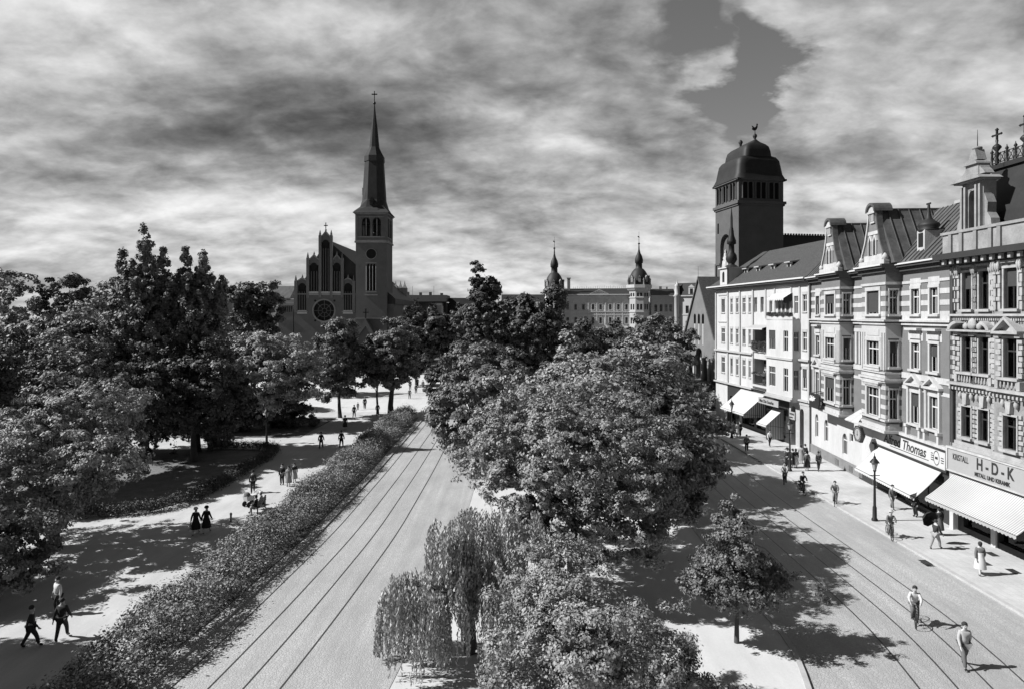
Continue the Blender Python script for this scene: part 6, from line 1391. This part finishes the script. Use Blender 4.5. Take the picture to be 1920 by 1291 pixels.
def skin_mesh(name, P, E, Rr, sub=1):
    me = bpy.data.meshes.new(name); me.from_pydata(P, E, []); o = bpy.data.objects.new('tmp', me); col.objects.link(o)
    o.modifiers.new('s', 'SKIN'); sv = me.skin_vertices[0].data
    for i, r in enumerate(Rr): sv[i].radius = (r, r) if not isinstance(r, tuple) else r; sv[i].use_root = i == 0
    m2 = o.modifiers.new('u', 'SUBSURF'); m2.levels = sub; m2.render_levels = sub
    dg = bpy.context.evaluated_depsgraph_get(); dg.update(); out_ = bpy.data.meshes.new_from_object(o.evaluated_get(dg)); bpy.data.objects.remove(o)
    out_.polygons.foreach_set('use_smooth', [True]*len(out_.polygons)); return out_
class Sk:
    def __init__(s): s.P = []; s.E = []; s.R = []; s.i = {}
    def j(s, n, p, r, par=None):
        s.i[n] = len(s.P); s.P.append(tuple(p)); s.R.append(r)
        if par is not None: s.E.append((s.i[par], s.i[n]))
    def sub(s, names, f=1.0, add=0.0, flat=None):
        k = Sk()
        ren = {}
        for n in names: ren[s.i[n]] = len(k.P); k.P.append(s.P[s.i[n]]); r = s.R[s.i[n]]; r = r if not isinstance(r, tuple) else r[0]; k.R.append(r*f+add)
        k.E = [(ren[a], ren[b]) for a, b in s.E if a in ren and b in ren]; return k
POSES = {
 'stand': dict(la=(.22, .02), ra=(-.22, .02), lf=(.10, .0), rf=(-.10, .02)),
 'walk': dict(la=(.24, .22), ra=(-.24, -.20), lf=(.09, -.30), rf=(-.09, .32)),
}
def person(label, X, Y, face, pose='stand', h=1.72, top='cloth_dark', bottom='cloth_dark', dress=False, hat=None, hair='hair_dark', z=0, group=None, child=False, extra=None, coat=False):
    """face = heading in degrees, 0 looks away from the camera (+Y)"""
    o = empty('person', (X, Y, z), R(face), label, 'person', group); S = h/1.72
    k = Sk(); sit = pose in ('sit', 'ride'); hz = {'sit': .50, 'ride': 1.0}.get(pose, .93)
    lean = {'ride': .30, 'sit': .06, 'walk': .04, 'push': .18, 'hunch': .25}.get(pose, 0)
    def L(z_): return lean*max(0, (z_-hz))/.55
    k.j('pelvis', (0, 0, hz), .135); k.j('waist', (0, L(hz+.2), hz+.2), .115, 'pelvis'); k.j('chest', (0, L(hz+.4), hz+.40), .145, 'waist')
    ny = L(hz+.55); k.j('neck', (0, ny, hz+.56), .052, 'chest'); k.j('jaw', (0, ny+.03, hz+.64), .062, 'neck'); k.j('head', (0, ny+.02, hz+.72), .088, 'jaw'); k.j('crown', (0, ny+.01, hz+.77), .07, 'head')
    k.j('nose', (0, ny+.115, hz+.675), .014, 'jaw')
    st = {'walk': .3, 'push': .25, 'hunch': .2}.get(pose, .03)
    for sgn, nm in ((1, 'l'), (-1, 'r')):
        k.j(nm+'sh', (sgn*.165, L(hz+.47), hz+.46), .062, 'chest')
        if pose == 'ride': el_, wr = (sgn*.25, L(hz+.3)+.22, hz+.26), (sgn*.2, .52, hz+.12)
        elif pose == 'sit': el_, wr = (sgn*.23, .08, hz+.24), (sgn*.12, .32, hz+.14)
        elif pose == 'push': el_, wr = (sgn*.22, .25, hz+.22), (sgn*.18, .48, hz+.12)
        elif extra == 'umbrella' and sgn < 0: el_, wr = (sgn*.26, .14, hz+.25), (sgn*.22, .36, hz+.42)
        else: el_, wr = (sgn*.235, sgn*st*.25-.02+L(hz+.2), hz+.20), (sgn*.25, sgn*st*.75+.05, hz-.04)
        k.j(nm+'el', el_, .046, nm+'sh'); k.j(nm+'wr', wr, .03, nm+'el')
        w = Vector(wr); dr_ = (w-Vector(el_)).normalized(); pm = w+dr_*.06; k.j(nm+'palm', pm, .036, nm+'wr')
        side = dr_.cross(Vector((0, 1, .2))).normalized() if abs(dr_.y) < .9 else Vector((1, 0, 0))
        fw = dr_.cross(side)
        for fi, (off, ln) in enumerate(((-.03, .062), (-.01, .074), (.01, .07), (.03, .055))):
            b_ = pm+fw*off*1.0+dr_*.03; m1 = b_+dr_*ln*.5; m2_ = m1+(dr_*.7-side*sgn*.5)*ln*.5
            k.j(f'{nm}f{fi}a', m1, .0095, nm+'palm'); k.j(f'{nm}f{fi}b', m2_, .008, f'{nm}f{fi}a')
        k.j(nm+'tha', pm+fw*.045, .011, nm+'palm'); k.j(nm+'thb', pm+fw*.06+dr_*.035, .009, nm+'tha')
        k.j(nm+'hip', (sgn*.09, 0, hz-.06), .098, 'pelvis')
        if pose == 'sit': kn, an = (sgn*.10, .42, hz-.02), (sgn*.10, .44, .09)
        elif pose == 'ride': kn, an = ((sgn*.1, .36, .72), (sgn*.1, .18, .36)) if sgn > 0 else ((sgn*.1, .30, .58), (sgn*.1, .12, .16))
        else: kn, an = (sgn*.095, sgn*st*.55+.04, .50), (sgn*.09, sgn*st*1.05-.03, .09 if sgn*st <= .05 else .10)
        k.j(nm+'kn', kn, .062, nm+'hip'); k.j(nm+'an', an, .042, nm+'kn'); k.j(nm+'toe', (an[0]*1.1, an[1]+.15, an[2]-.05), .035, nm+'an')
    k.P = [tuple(c*S for c in p) for p in k.P]; k.R = [r*S for r in k.R]
    me = skin_mesh('body', k.P, k.E, k.R); link_mesh('body', me, 'skin', o)
    arms = ['chest', 'lsh', 'lel', 'lwr', 'rsh', 'rel', 'rwr']
    tor = ['pelvis', 'waist']+arms
    kk = k.sub(tor, 1.16, .012*S); link_mesh('coat' if coat else ('blouse' if dress else 'jacket'), skin_mesh('jacket', kk.P, kk.E, kk.R), top, o)
    if dress or coat:
        q = MB(); zt = (hz+.25)*S; zb = (.34 if not coat else .38)*S if not child else .45*S
        rr_ = [(.15, zt), (.155, zt-.12*S), (.19, zt-.28*S), (.235, (zt+zb)/2), (.285, zb)]
        if sit: q.lathe([(.16, zt), (.2, hz*S), (.24, .38*S)], (0, .12, 0), 14, sy=1.5)
        else: q.lathe([(r*S, z_) for r, z_ in rr_][::-1], (0, L(hz)*S, 0), 16, sx=1.05, sy=.85+.5*st)
        q.build('coat_skirt' if coat else 'skirt', top if coat else bottom, o)
    else:
        kk = k.sub(['pelvis', 'lhip', 'lkn', 'lan', 'rhip', 'rkn', 'ran'], 1.15, .016*S); link_mesh('trousers', skin_mesh('trousers', kk.P, kk.E, kk.R), bottom, o)
    kk = k.sub(['lan', 'ltoe'], 1.1, .012); link_mesh('shoe', skin_mesh('shoe', kk.P, kk.E, kk.R), 'cloth_black', o)
    kk = k.sub(['ran', 'rtoe'], 1.1, .012); link_mesh('shoe', skin_mesh('shoe', kk.P, kk.E, kk.R), 'cloth_black', o)
    hc = ((0)*S, (ny+.005)*S, (hz+.725)*S)
    q = MB(); r_ = .108*S
    prof = [(r_*math.cos(t), r_*1.05*math.sin(t)) for t in [R(a) for a in (-22, 0, 25, 50, 72, 89)]]
    q.lathe(prof, (hc[0], hc[1]-.022*S, hc[2]+.01*S), 12); 
    if dress: q.lathe([(.02, -.16*S), (.085*S, -.1*S), (.1*S, 0)], (hc[0], hc[1]-.035*S, hc[2]), 10)
    q.build('hair', hair, o)
    e_ = MB()
    for sg in (-1, 1): e_.lathe([(.002, -.008), (.011, 0), (.002, .008)], (sg*.032*S, hc[1]+.089*S, hc[2]-.012*S), 6)
    e_.box(-.022*S, .022*S, hc[1]+.07*S, hc[1]+.085*S, hc[2]-.095*S, hc[2]-.086*S); e_.build('eyes_and_mouth', 'cloth_dark', o)
    if hat:
        q = MB(); m_ = {'dark': 'cloth_black', 'white': 'cloth_white', 'grey': 'cloth_grey', 'straw': 'cloth_light'}[hat]
        if dress or coat: q.lathe([(.155*S, 0), (.14*S, .03*S), (.125*S, .09*S), (.08*S, .13*S), (.01, .14*S)], (hc[0], hc[1]-.02, hc[2]+.02*S), 14)
        else: q.lathe([(.175*S, .0), (.172*S, .012*S), (.118*S, .02*S), (.11*S, .10*S), (.09*S, .125*S), (.01, .12*S)], (hc[0], hc[1]-.01, hc[2]+.045*S), 14)
        q.build('hat', m_, o)
    if extra == 'bag':
        w = Vector(k.P[k.i['rpalm']]); b_ = MB(); b_.box(w.x-.05, w.x+.05, w.y-.13, w.y+.13, w.z-.38, w.z-.14); b_.path([(w.x, w.y-.09, w.z-.14), (w.x, w.y, w.z-.02), (w.x, w.y+.09, w.z-.14)], [.012]*3, 5)
        BAGS.append((b_, o, label))
    if extra == 'umbrella':
        w = Vector(k.P[k.i['rpalm']]); UMB.append((w, o))
    return o
BAGS, UMB = [], []
G = lambda x, y, z=0: at(x, y, z)
GP, GS, GC = 'people walking on the promenade', 'people on the shop pavement', 'cyclists on the right road'
LP = [  # label, px, py, facing, kwargs
 ('woman in a black coat and white hat walking away on the promenade', 367, 1001, 8, dict(pose='walk', coat=True, hat='white', top='cloth_black', bottom='cloth_black', extra='bag', h=1.68)),
 ('woman in a black coat and dark hat walking beside the white-hatted woman', 387, 998, 0, dict(pose='walk', coat=True, hat='dark', top='cloth_black', bottom='cloth_black', h=1.68)),
 ('man in a dark suit and cap walking alone on the promenade', 474, 923, 20, dict(pose='walk', hat='dark')),
 ('dark suited man standing left of the woman in a patterned dress', 529, 908, 170, dict(pose='stand', top='cloth_black', bottom='cloth_black')),
 ('woman in a mid-grey dress standing beside the dark suited man', 541, 911, 190, dict(pose='stand', dress=True, top='cloth_mid', bottom='cloth_mid', h=1.66)),
 ('woman in dark top and pale skirt next to the hedge, right of the grey dress', 552, 903, 200, dict(pose='walk', dress=True, top='cloth_dark', bottom='cloth_light', h=1.6)),
 ('man in dark suit walking away near the cross path, left one', 602, 840, 0, dict(pose='walk', top='cloth_black', bottom='cloth_dark')),
 ('broad man in black walking away near the cross path, right one', 640, 838, 0, dict(pose='walk', top='cloth_black', bottom='cloth_black', h=1.78)),
 ('figure in a long black coat between the hedge and the park trees', 647, 805, 10, dict(pose='walk', coat=True, top='cloth_black', hat='dark')),
 ('grey clad walker in the tree shade left of the hedge end', 664, 782, 0, dict(pose='walk', top='cloth_grey', bottom='cloth_grey')),
 ('child in grey standing on the bright square', 671, 768, 180, dict(pose='stand', h=1.15, top='cloth_grey', bottom='cloth_grey', child=True)),
 ('tall figure in black standing on the sunlit square', 684, 766, 180, dict(pose='stand', top='cloth_black', bottom='cloth_black', h=1.8)),
 ('walker in grey beside the thin trunk at the hedge end', 708, 778, 0, dict(pose='walk', top='cloth_grey', bottom='cloth_grey')),
 ('nearest of the far walkers right of the stout tree', 768, 747, 180, dict(pose='walk', top='cloth_grey', bottom='cloth_grey')),
 ('far walker in black in the middle of the bright crossing', 780, 737, 0, dict(pose='walk', top='cloth_black', bottom='cloth_black')),
 ('far walker in grey coat at the right of the crossing', 793, 729, 0, dict(pose='walk', coat=True, top='cloth_grey')),
 ('far walker in dark clothes behind the other two on the crossing', 783, 724, 180, dict(pose='walk', top='cloth_dark')),
 ('far walker with grey jacket at the left of the crossing', 769, 730, 180, dict(pose='walk', top='cloth_dark')),
 ('farthest walker on the crossing near the tram wire mast', 798, 712, 0, dict(pose='walk', top='cloth_black')),
 ('man with a white shirt standing in tree shade at the lower left', 108, 1150, 150, dict(pose='stand', top='cloth_white', bottom='cloth_black')),
 ('man in dark clothes striding on the bright path at the lower left', 116, 1198, 10, dict(pose='walk', top='cloth_dark', bottom='cloth_dark', h=1.75)),
 ('man in dark clothes walking in shade nearest the lower left corner', 58, 1212, -60, dict(pose='walk', top='cloth_dark', bottom='cloth_dark')),
]
for lab, x, y, f, kw in LP:
    p = G(x, y); person(lab, p.x, p.y, f, group=GP, **kw)
ZP = .12
RP = [
 ('woman in black under the lamp near the large awning, leftmost of three', 1375, 818, 0, dict(dress=True, top='cloth_black', bottom='cloth_black')),
 ('woman in a long white dress between two dark figures near the large awning', 1382, 819, 10, dict(dress=True, top='cloth_light', bottom='cloth_white')),
 ('man in black right of the white dress near the large awning', 1388, 817, 30, dict(top='cloth_black', bottom='cloth_black')),
 ('person in white shirt and black trousers before the small striped awning', 1443, 836, 180, dict(top='cloth_white', bottom='cloth_black', pose='walk')),
 ('solitary dark figure far up the right street at the tree edge', 1320, 766, 0, dict(top='cloth_black', bottom='cloth_black', pose='walk')),
 ('man in black standing left in the group by the slim lamp post', 1476, 875, 100, dict(top='cloth_black', bottom='cloth_black', hat='dark')),
 ('woman in black top in the group by the slim lamp post', 1486, 876, 60, dict(dress=True, top='cloth_black', bottom='cloth_black')),
 ('woman with black blouse and white skirt in the middle of the group', 1492, 876, 0, dict(dress=True, top='cloth_black', bottom='cloth_white')),
 ('woman in light grey dress at the back of the group', 1502, 868, -30, dict(dress=True, top='cloth_mid', bottom='cloth_mid')),
 ('man in black at the back right of the group', 1510, 866, -60, dict(top='cloth_black', bottom='cloth_black')),
 ('woman with dark jacket and white shoes in front of the group', 1513, 881, -20, dict(dress=True, top='cloth_grey', bottom='cloth_dark', hat='dark')),
 ('man in dark suit walking right of the group beside the plinth', 1535, 882, -10, dict(pose='walk', top='cloth_dark', bottom='cloth_dark')),
 ('person in grey walking beneath the plain white awning', 1673, 953, 180, dict(pose='walk', top='cloth_grey', bottom='cloth_grey')),
 ('dark figure in the awning shade beside the shop piers', 1717, 968, 90, dict(top='cloth_black', bottom='cloth_black')),
 ('woman with pale collar behind the umbrella carrier', 1761, 1002, 0, dict(dress=True, top='cloth_dark', bottom='cloth_grey')),
 ('man with white collar carrying a large dark umbrella on the pavement', 1754, 1028, -70, dict(pose='walk', top='cloth_dark', bottom='cloth_mid', extra='umbrella')),
 ('woman in a pale skirt and dark top striding on the right pavement', 1838, 1076, -20, dict(pose='walk', dress=True, top='cloth_grey', bottom='cloth_white')),
 ('boy in grey crossing the kerb near the far right lamp', 1400, 845, 160, dict(pose='hunch', top='cloth_grey', bottom='cloth_dark')),
]
for lab, x, y, f, kw in RP:
    zz = 0 if x in (1320,) else ZP
    p = G(x, y, zz); person(lab, p.x, p.y, f, z=zz, group=GS, **kw)
p = G(1808, 1250); person('man with light shirt and dark trousers walking over the right tram tracks', p.x, p.y, 170, 'walk', 1.78, 'cloth_light', 'cloth_grey')

for b_, o, lab in BAGS:
    g = b_.build('handbag', 'cloth_light'); g.matrix_world = Matrix.Translation(o.location) @ Matrix.Rotation(o.rotation_euler.z, 4, 'Z'); tag(g, 'light bag hanging from the hand of the white-hatted woman', 'bag')
for w, o in UMB:
    g = empty('umbrella', o.location, o.rotation_euler.z, 'large dark half-open umbrella held sideways on the pavement', 'umbrella')
    axis = Vector((-.85, .1, .25)).normalized(); s_ = MB(); s_.tube(w-axis*.15, w+axis*.95, .014, n=6); s_.build('shaft', 'black_iron', g)
    c = MB(); tip = w+axis*.95; a = axis.orthogonal().normalized(); b_ = axis.cross(a); n = 8; r_ = .52
    rim = [tip-axis*.42+(a*math.cos(2*math.pi*i/n)+b_*math.sin(2*math.pi*i/n))*r_ for i in range(n)]; mid = [tip-axis*.16+(a*math.cos(2*math.pi*i/n)+b_*math.sin(2*math.pi*i/n))*r_*.62 for i in range(n)]
    c.add([tip]+mid+rim, [(0, 1+i, 1+(i+1) % n) for i in range(n)]+[(1+i, 1+n+i, 1+n+(i+1) % n, 1+(i+1) % n) for i in range(n)]); c.build('canopy', 'cloth_black', g)

def bicycle(label, X, Y, face, z=0):
    o = empty('bicycle', (X, Y, z), R(face), label, 'bicycle', 'bicycles on the right road')
    for yc in (-.52, .55):
        t = MB(); n = 20
        for i in range(n):
            a, b_ = 2*math.pi*i/n, 2*math.pi*(i+1)/n; t.tube((0, yc+.34*math.cos(a), .35+.34*math.sin(a)), (0, yc+.34*math.cos(b_), .35+.34*math.sin(b_)), .02, n=5, cap=False)
        w = t.build('wheel', 'cloth_black', o); s_ = MB()
        for i in range(8): a = math.pi*i/8; s_.tube((0, yc-.33*math.cos(a), .35-.33*math.sin(a)), (0, yc+.33*math.cos(a), .35+.33*math.sin(a)), .004, n=4)
        s_.build('spokes', 'rail', w)
    f = MB()
    for a, b_ in (((0, -.52, .35), (0, -.1, .3)), ((0, -.52, .35), (0, -.18, .85)), ((0, -.1, .3), (0, -.2, .95)), ((0, -.17, .82), (0, .36, .85)), ((0, -.1, .3), (0, .38, .78)), ((0, .35, .98), (0, .4, .75)), ((0, .4, .75), (0, .55, .35))): f.tube(a, b_, .018, n=6)
    f.build('frame', 'black_iron', o)
    h_ = MB(); h_.path([(-.28, .3, 1.02), (-.1, .42, 1.0), (.1, .42, 1.0), (.28, .3, 1.02)], [.014]*4, 6); h_.build('handlebar', 'rail', o)
    s_ = MB(); s_.lathe([(.01, -.03), (.1, -.01), (.1, .02), (.02, .04)], (0, -.22, .97), 10, sy=1.4); s_.build('saddle', 'cloth_black', o)
    pd = MB(); pd.tube((-.12, -.1, .3), (.12, -.1, .3), .02); pd.tube((.12, -.1, .3), (.12, .02, .42), .012); pd.tube((-.12, -.1, .3), (-.12, -.2, .18), .012); pd.build('pedals', 'rail', o)
    return o
CY_ = [(1472, 905, 150, 'cloth_light', 'cloth_grey', 'pale blurred cyclist riding farthest up the right road'),
       (1503, 925, 178, 'cloth_black', 'cloth_black', 'cyclist in black riding straight towards the camera'),
       (1566, 945, 150, 'cloth_grey', 'cloth_mid', 'grey clad cyclist between the far tracks and the pavement'),
       (1668, 1008, 165, 'cloth_grey', 'cloth_grey', 'cyclist with a light cap close to the kerb by the ornate lamp'),
       (1714, 1168, 155, 'cloth_white', 'cloth_grey', 'cyclist in a white shirt riding between the right tram tracks')]
for x, y, f, c1, c2, lab in CY_:
    p = G(x, y); bicycle('bicycle under the '+lab, p.x, p.y, f)
    person(lab, p.x, p.y, f, 'ride', 1.72, c1, c2, group=GC, hat='straw' if x == 1668 else None, z=0.0)
# bench with two seated women
p = G(495, 957); q = at(506, 948)
o = empty('park_bench', (p.x-.2, p.y, 0), R(92), 'park bench against the hedge with two women sitting on it', 'bench')
b = MB()
for i in range(4): b.box(-.9, .9, .0+i*.11, .09+i*.11, .42, .45)
b.build('seat', 'dark_wood', o)
b = MB()
for i in range(3): b.box(-.9, .9, -.06, -.03, .55+i*.13, .65+i*.13)
b.build('backrest', 'dark_wood', o)
for x in (-.8, .8): b = MB(); b.box(x-.03, x+.03, -.05, .02, 0, .95); b.box(x-.03, x+.03, .38, .43, 0, .42); b.box(x-.03, x+.03, .02, .38, .38, .419); b.build('leg', 'black_iron', o)
person('woman in dark clothes sitting on the bench near end', p.x-.35, p.y-.45, 92, 'sit', 1.66, 'cloth_dark', 'cloth_dark', dress=True, group=GP)
person('woman in a white blouse and hat sitting on the bench far end', p.x-.35, p.y+.45, 92, 'sit', 1.66, 'cloth_white', 'cloth_dark', dress=True, hat='white', group=GP)
pr = empty('baby_carriage', (p.x-1.5, p.y+1.3, 0), R(60), 'white baby carriage in front of the park bench', 'baby carriage')
b = MB(); b.prism([(-.4, .45), (.4, .45), (.5, .8), (-.5, .8)], -.22, .22, 'y'); b.build('basket', 'cloth_white', pr)
b = MB(); b.lathe([(.27, 0), (.24, .15), (.12, .26), (.01, .28)], (-.28, 0, .8), 12, sx=.9); b.build('hood', 'cloth_grey', pr)
for x in (-.32, .32):
    for y in (-.24, .24): b = MB(); b.tube((x, y-.015, .2), (x, y+.015, .2), .2, n=14); b.build('wheel', 'black_iron', pr)
b = MB(); b.path([(.45, -.18, .8), (.8, -.18, 1.0), (.8, .18, 1.0), (.45, .18, .8)], [.014]*4, 5); b.tube((-.32, -.24, .2), (.32, -.24, .46), .012); b.tube((-.32, .24, .2), (.32, .24, .46), .012); b.build('handle', 'black_iron', pr)

# planting on the white house balconies and terrace (boxes with small leaves)
def planter(root, a, b, d, z, label, n=1500, hh=.28, lm='leaf_dark'):
    w0 = world_of(root, (a, d, 0)); g = empty('flower_box', (w0.x, w0.y, z), root.rotation_euler.z, label, 'flower box', 'flower boxes on the white house')
    m_ = MB(); m_.box(0, b-a, -.12, .1, 0, .2); m_.build('box', 'stone_dark', g)
    C = rng.uniform([0, -.28, .05], [b-a, .15, hh], (n, 3)); C[:, 2] += np.sin(C[:, 0]*5)*.07; U, V = leaves(C, .055); link_mesh('plants', quads_mesh('plants', C, U, V, lm), None, g)
planter(hw_, 17.4, 22.5, -.78, 13.92, 'long flower box along the parapet of the upper terrace', 3500, .4)
planter(hw_, 12.4, 16.5, -.2, 9.9, 'lush dark flower box on the middle balcony under the grey awning', 5000, 1.1)
planter(hw_, 12.4, 16.5, -.15, 7.0, 'flower box on the railing of the lowest balcony', 900, .3)
# person looking out over the lowest balcony
w0 = world_of(hw_, (14.2, .35, 0)); person('person in light clothes standing on the lowest balcony of the white house', w0.x, w0.y, 95, 'stand', 1.65, 'cloth_light', 'cloth_light', z=5.86)
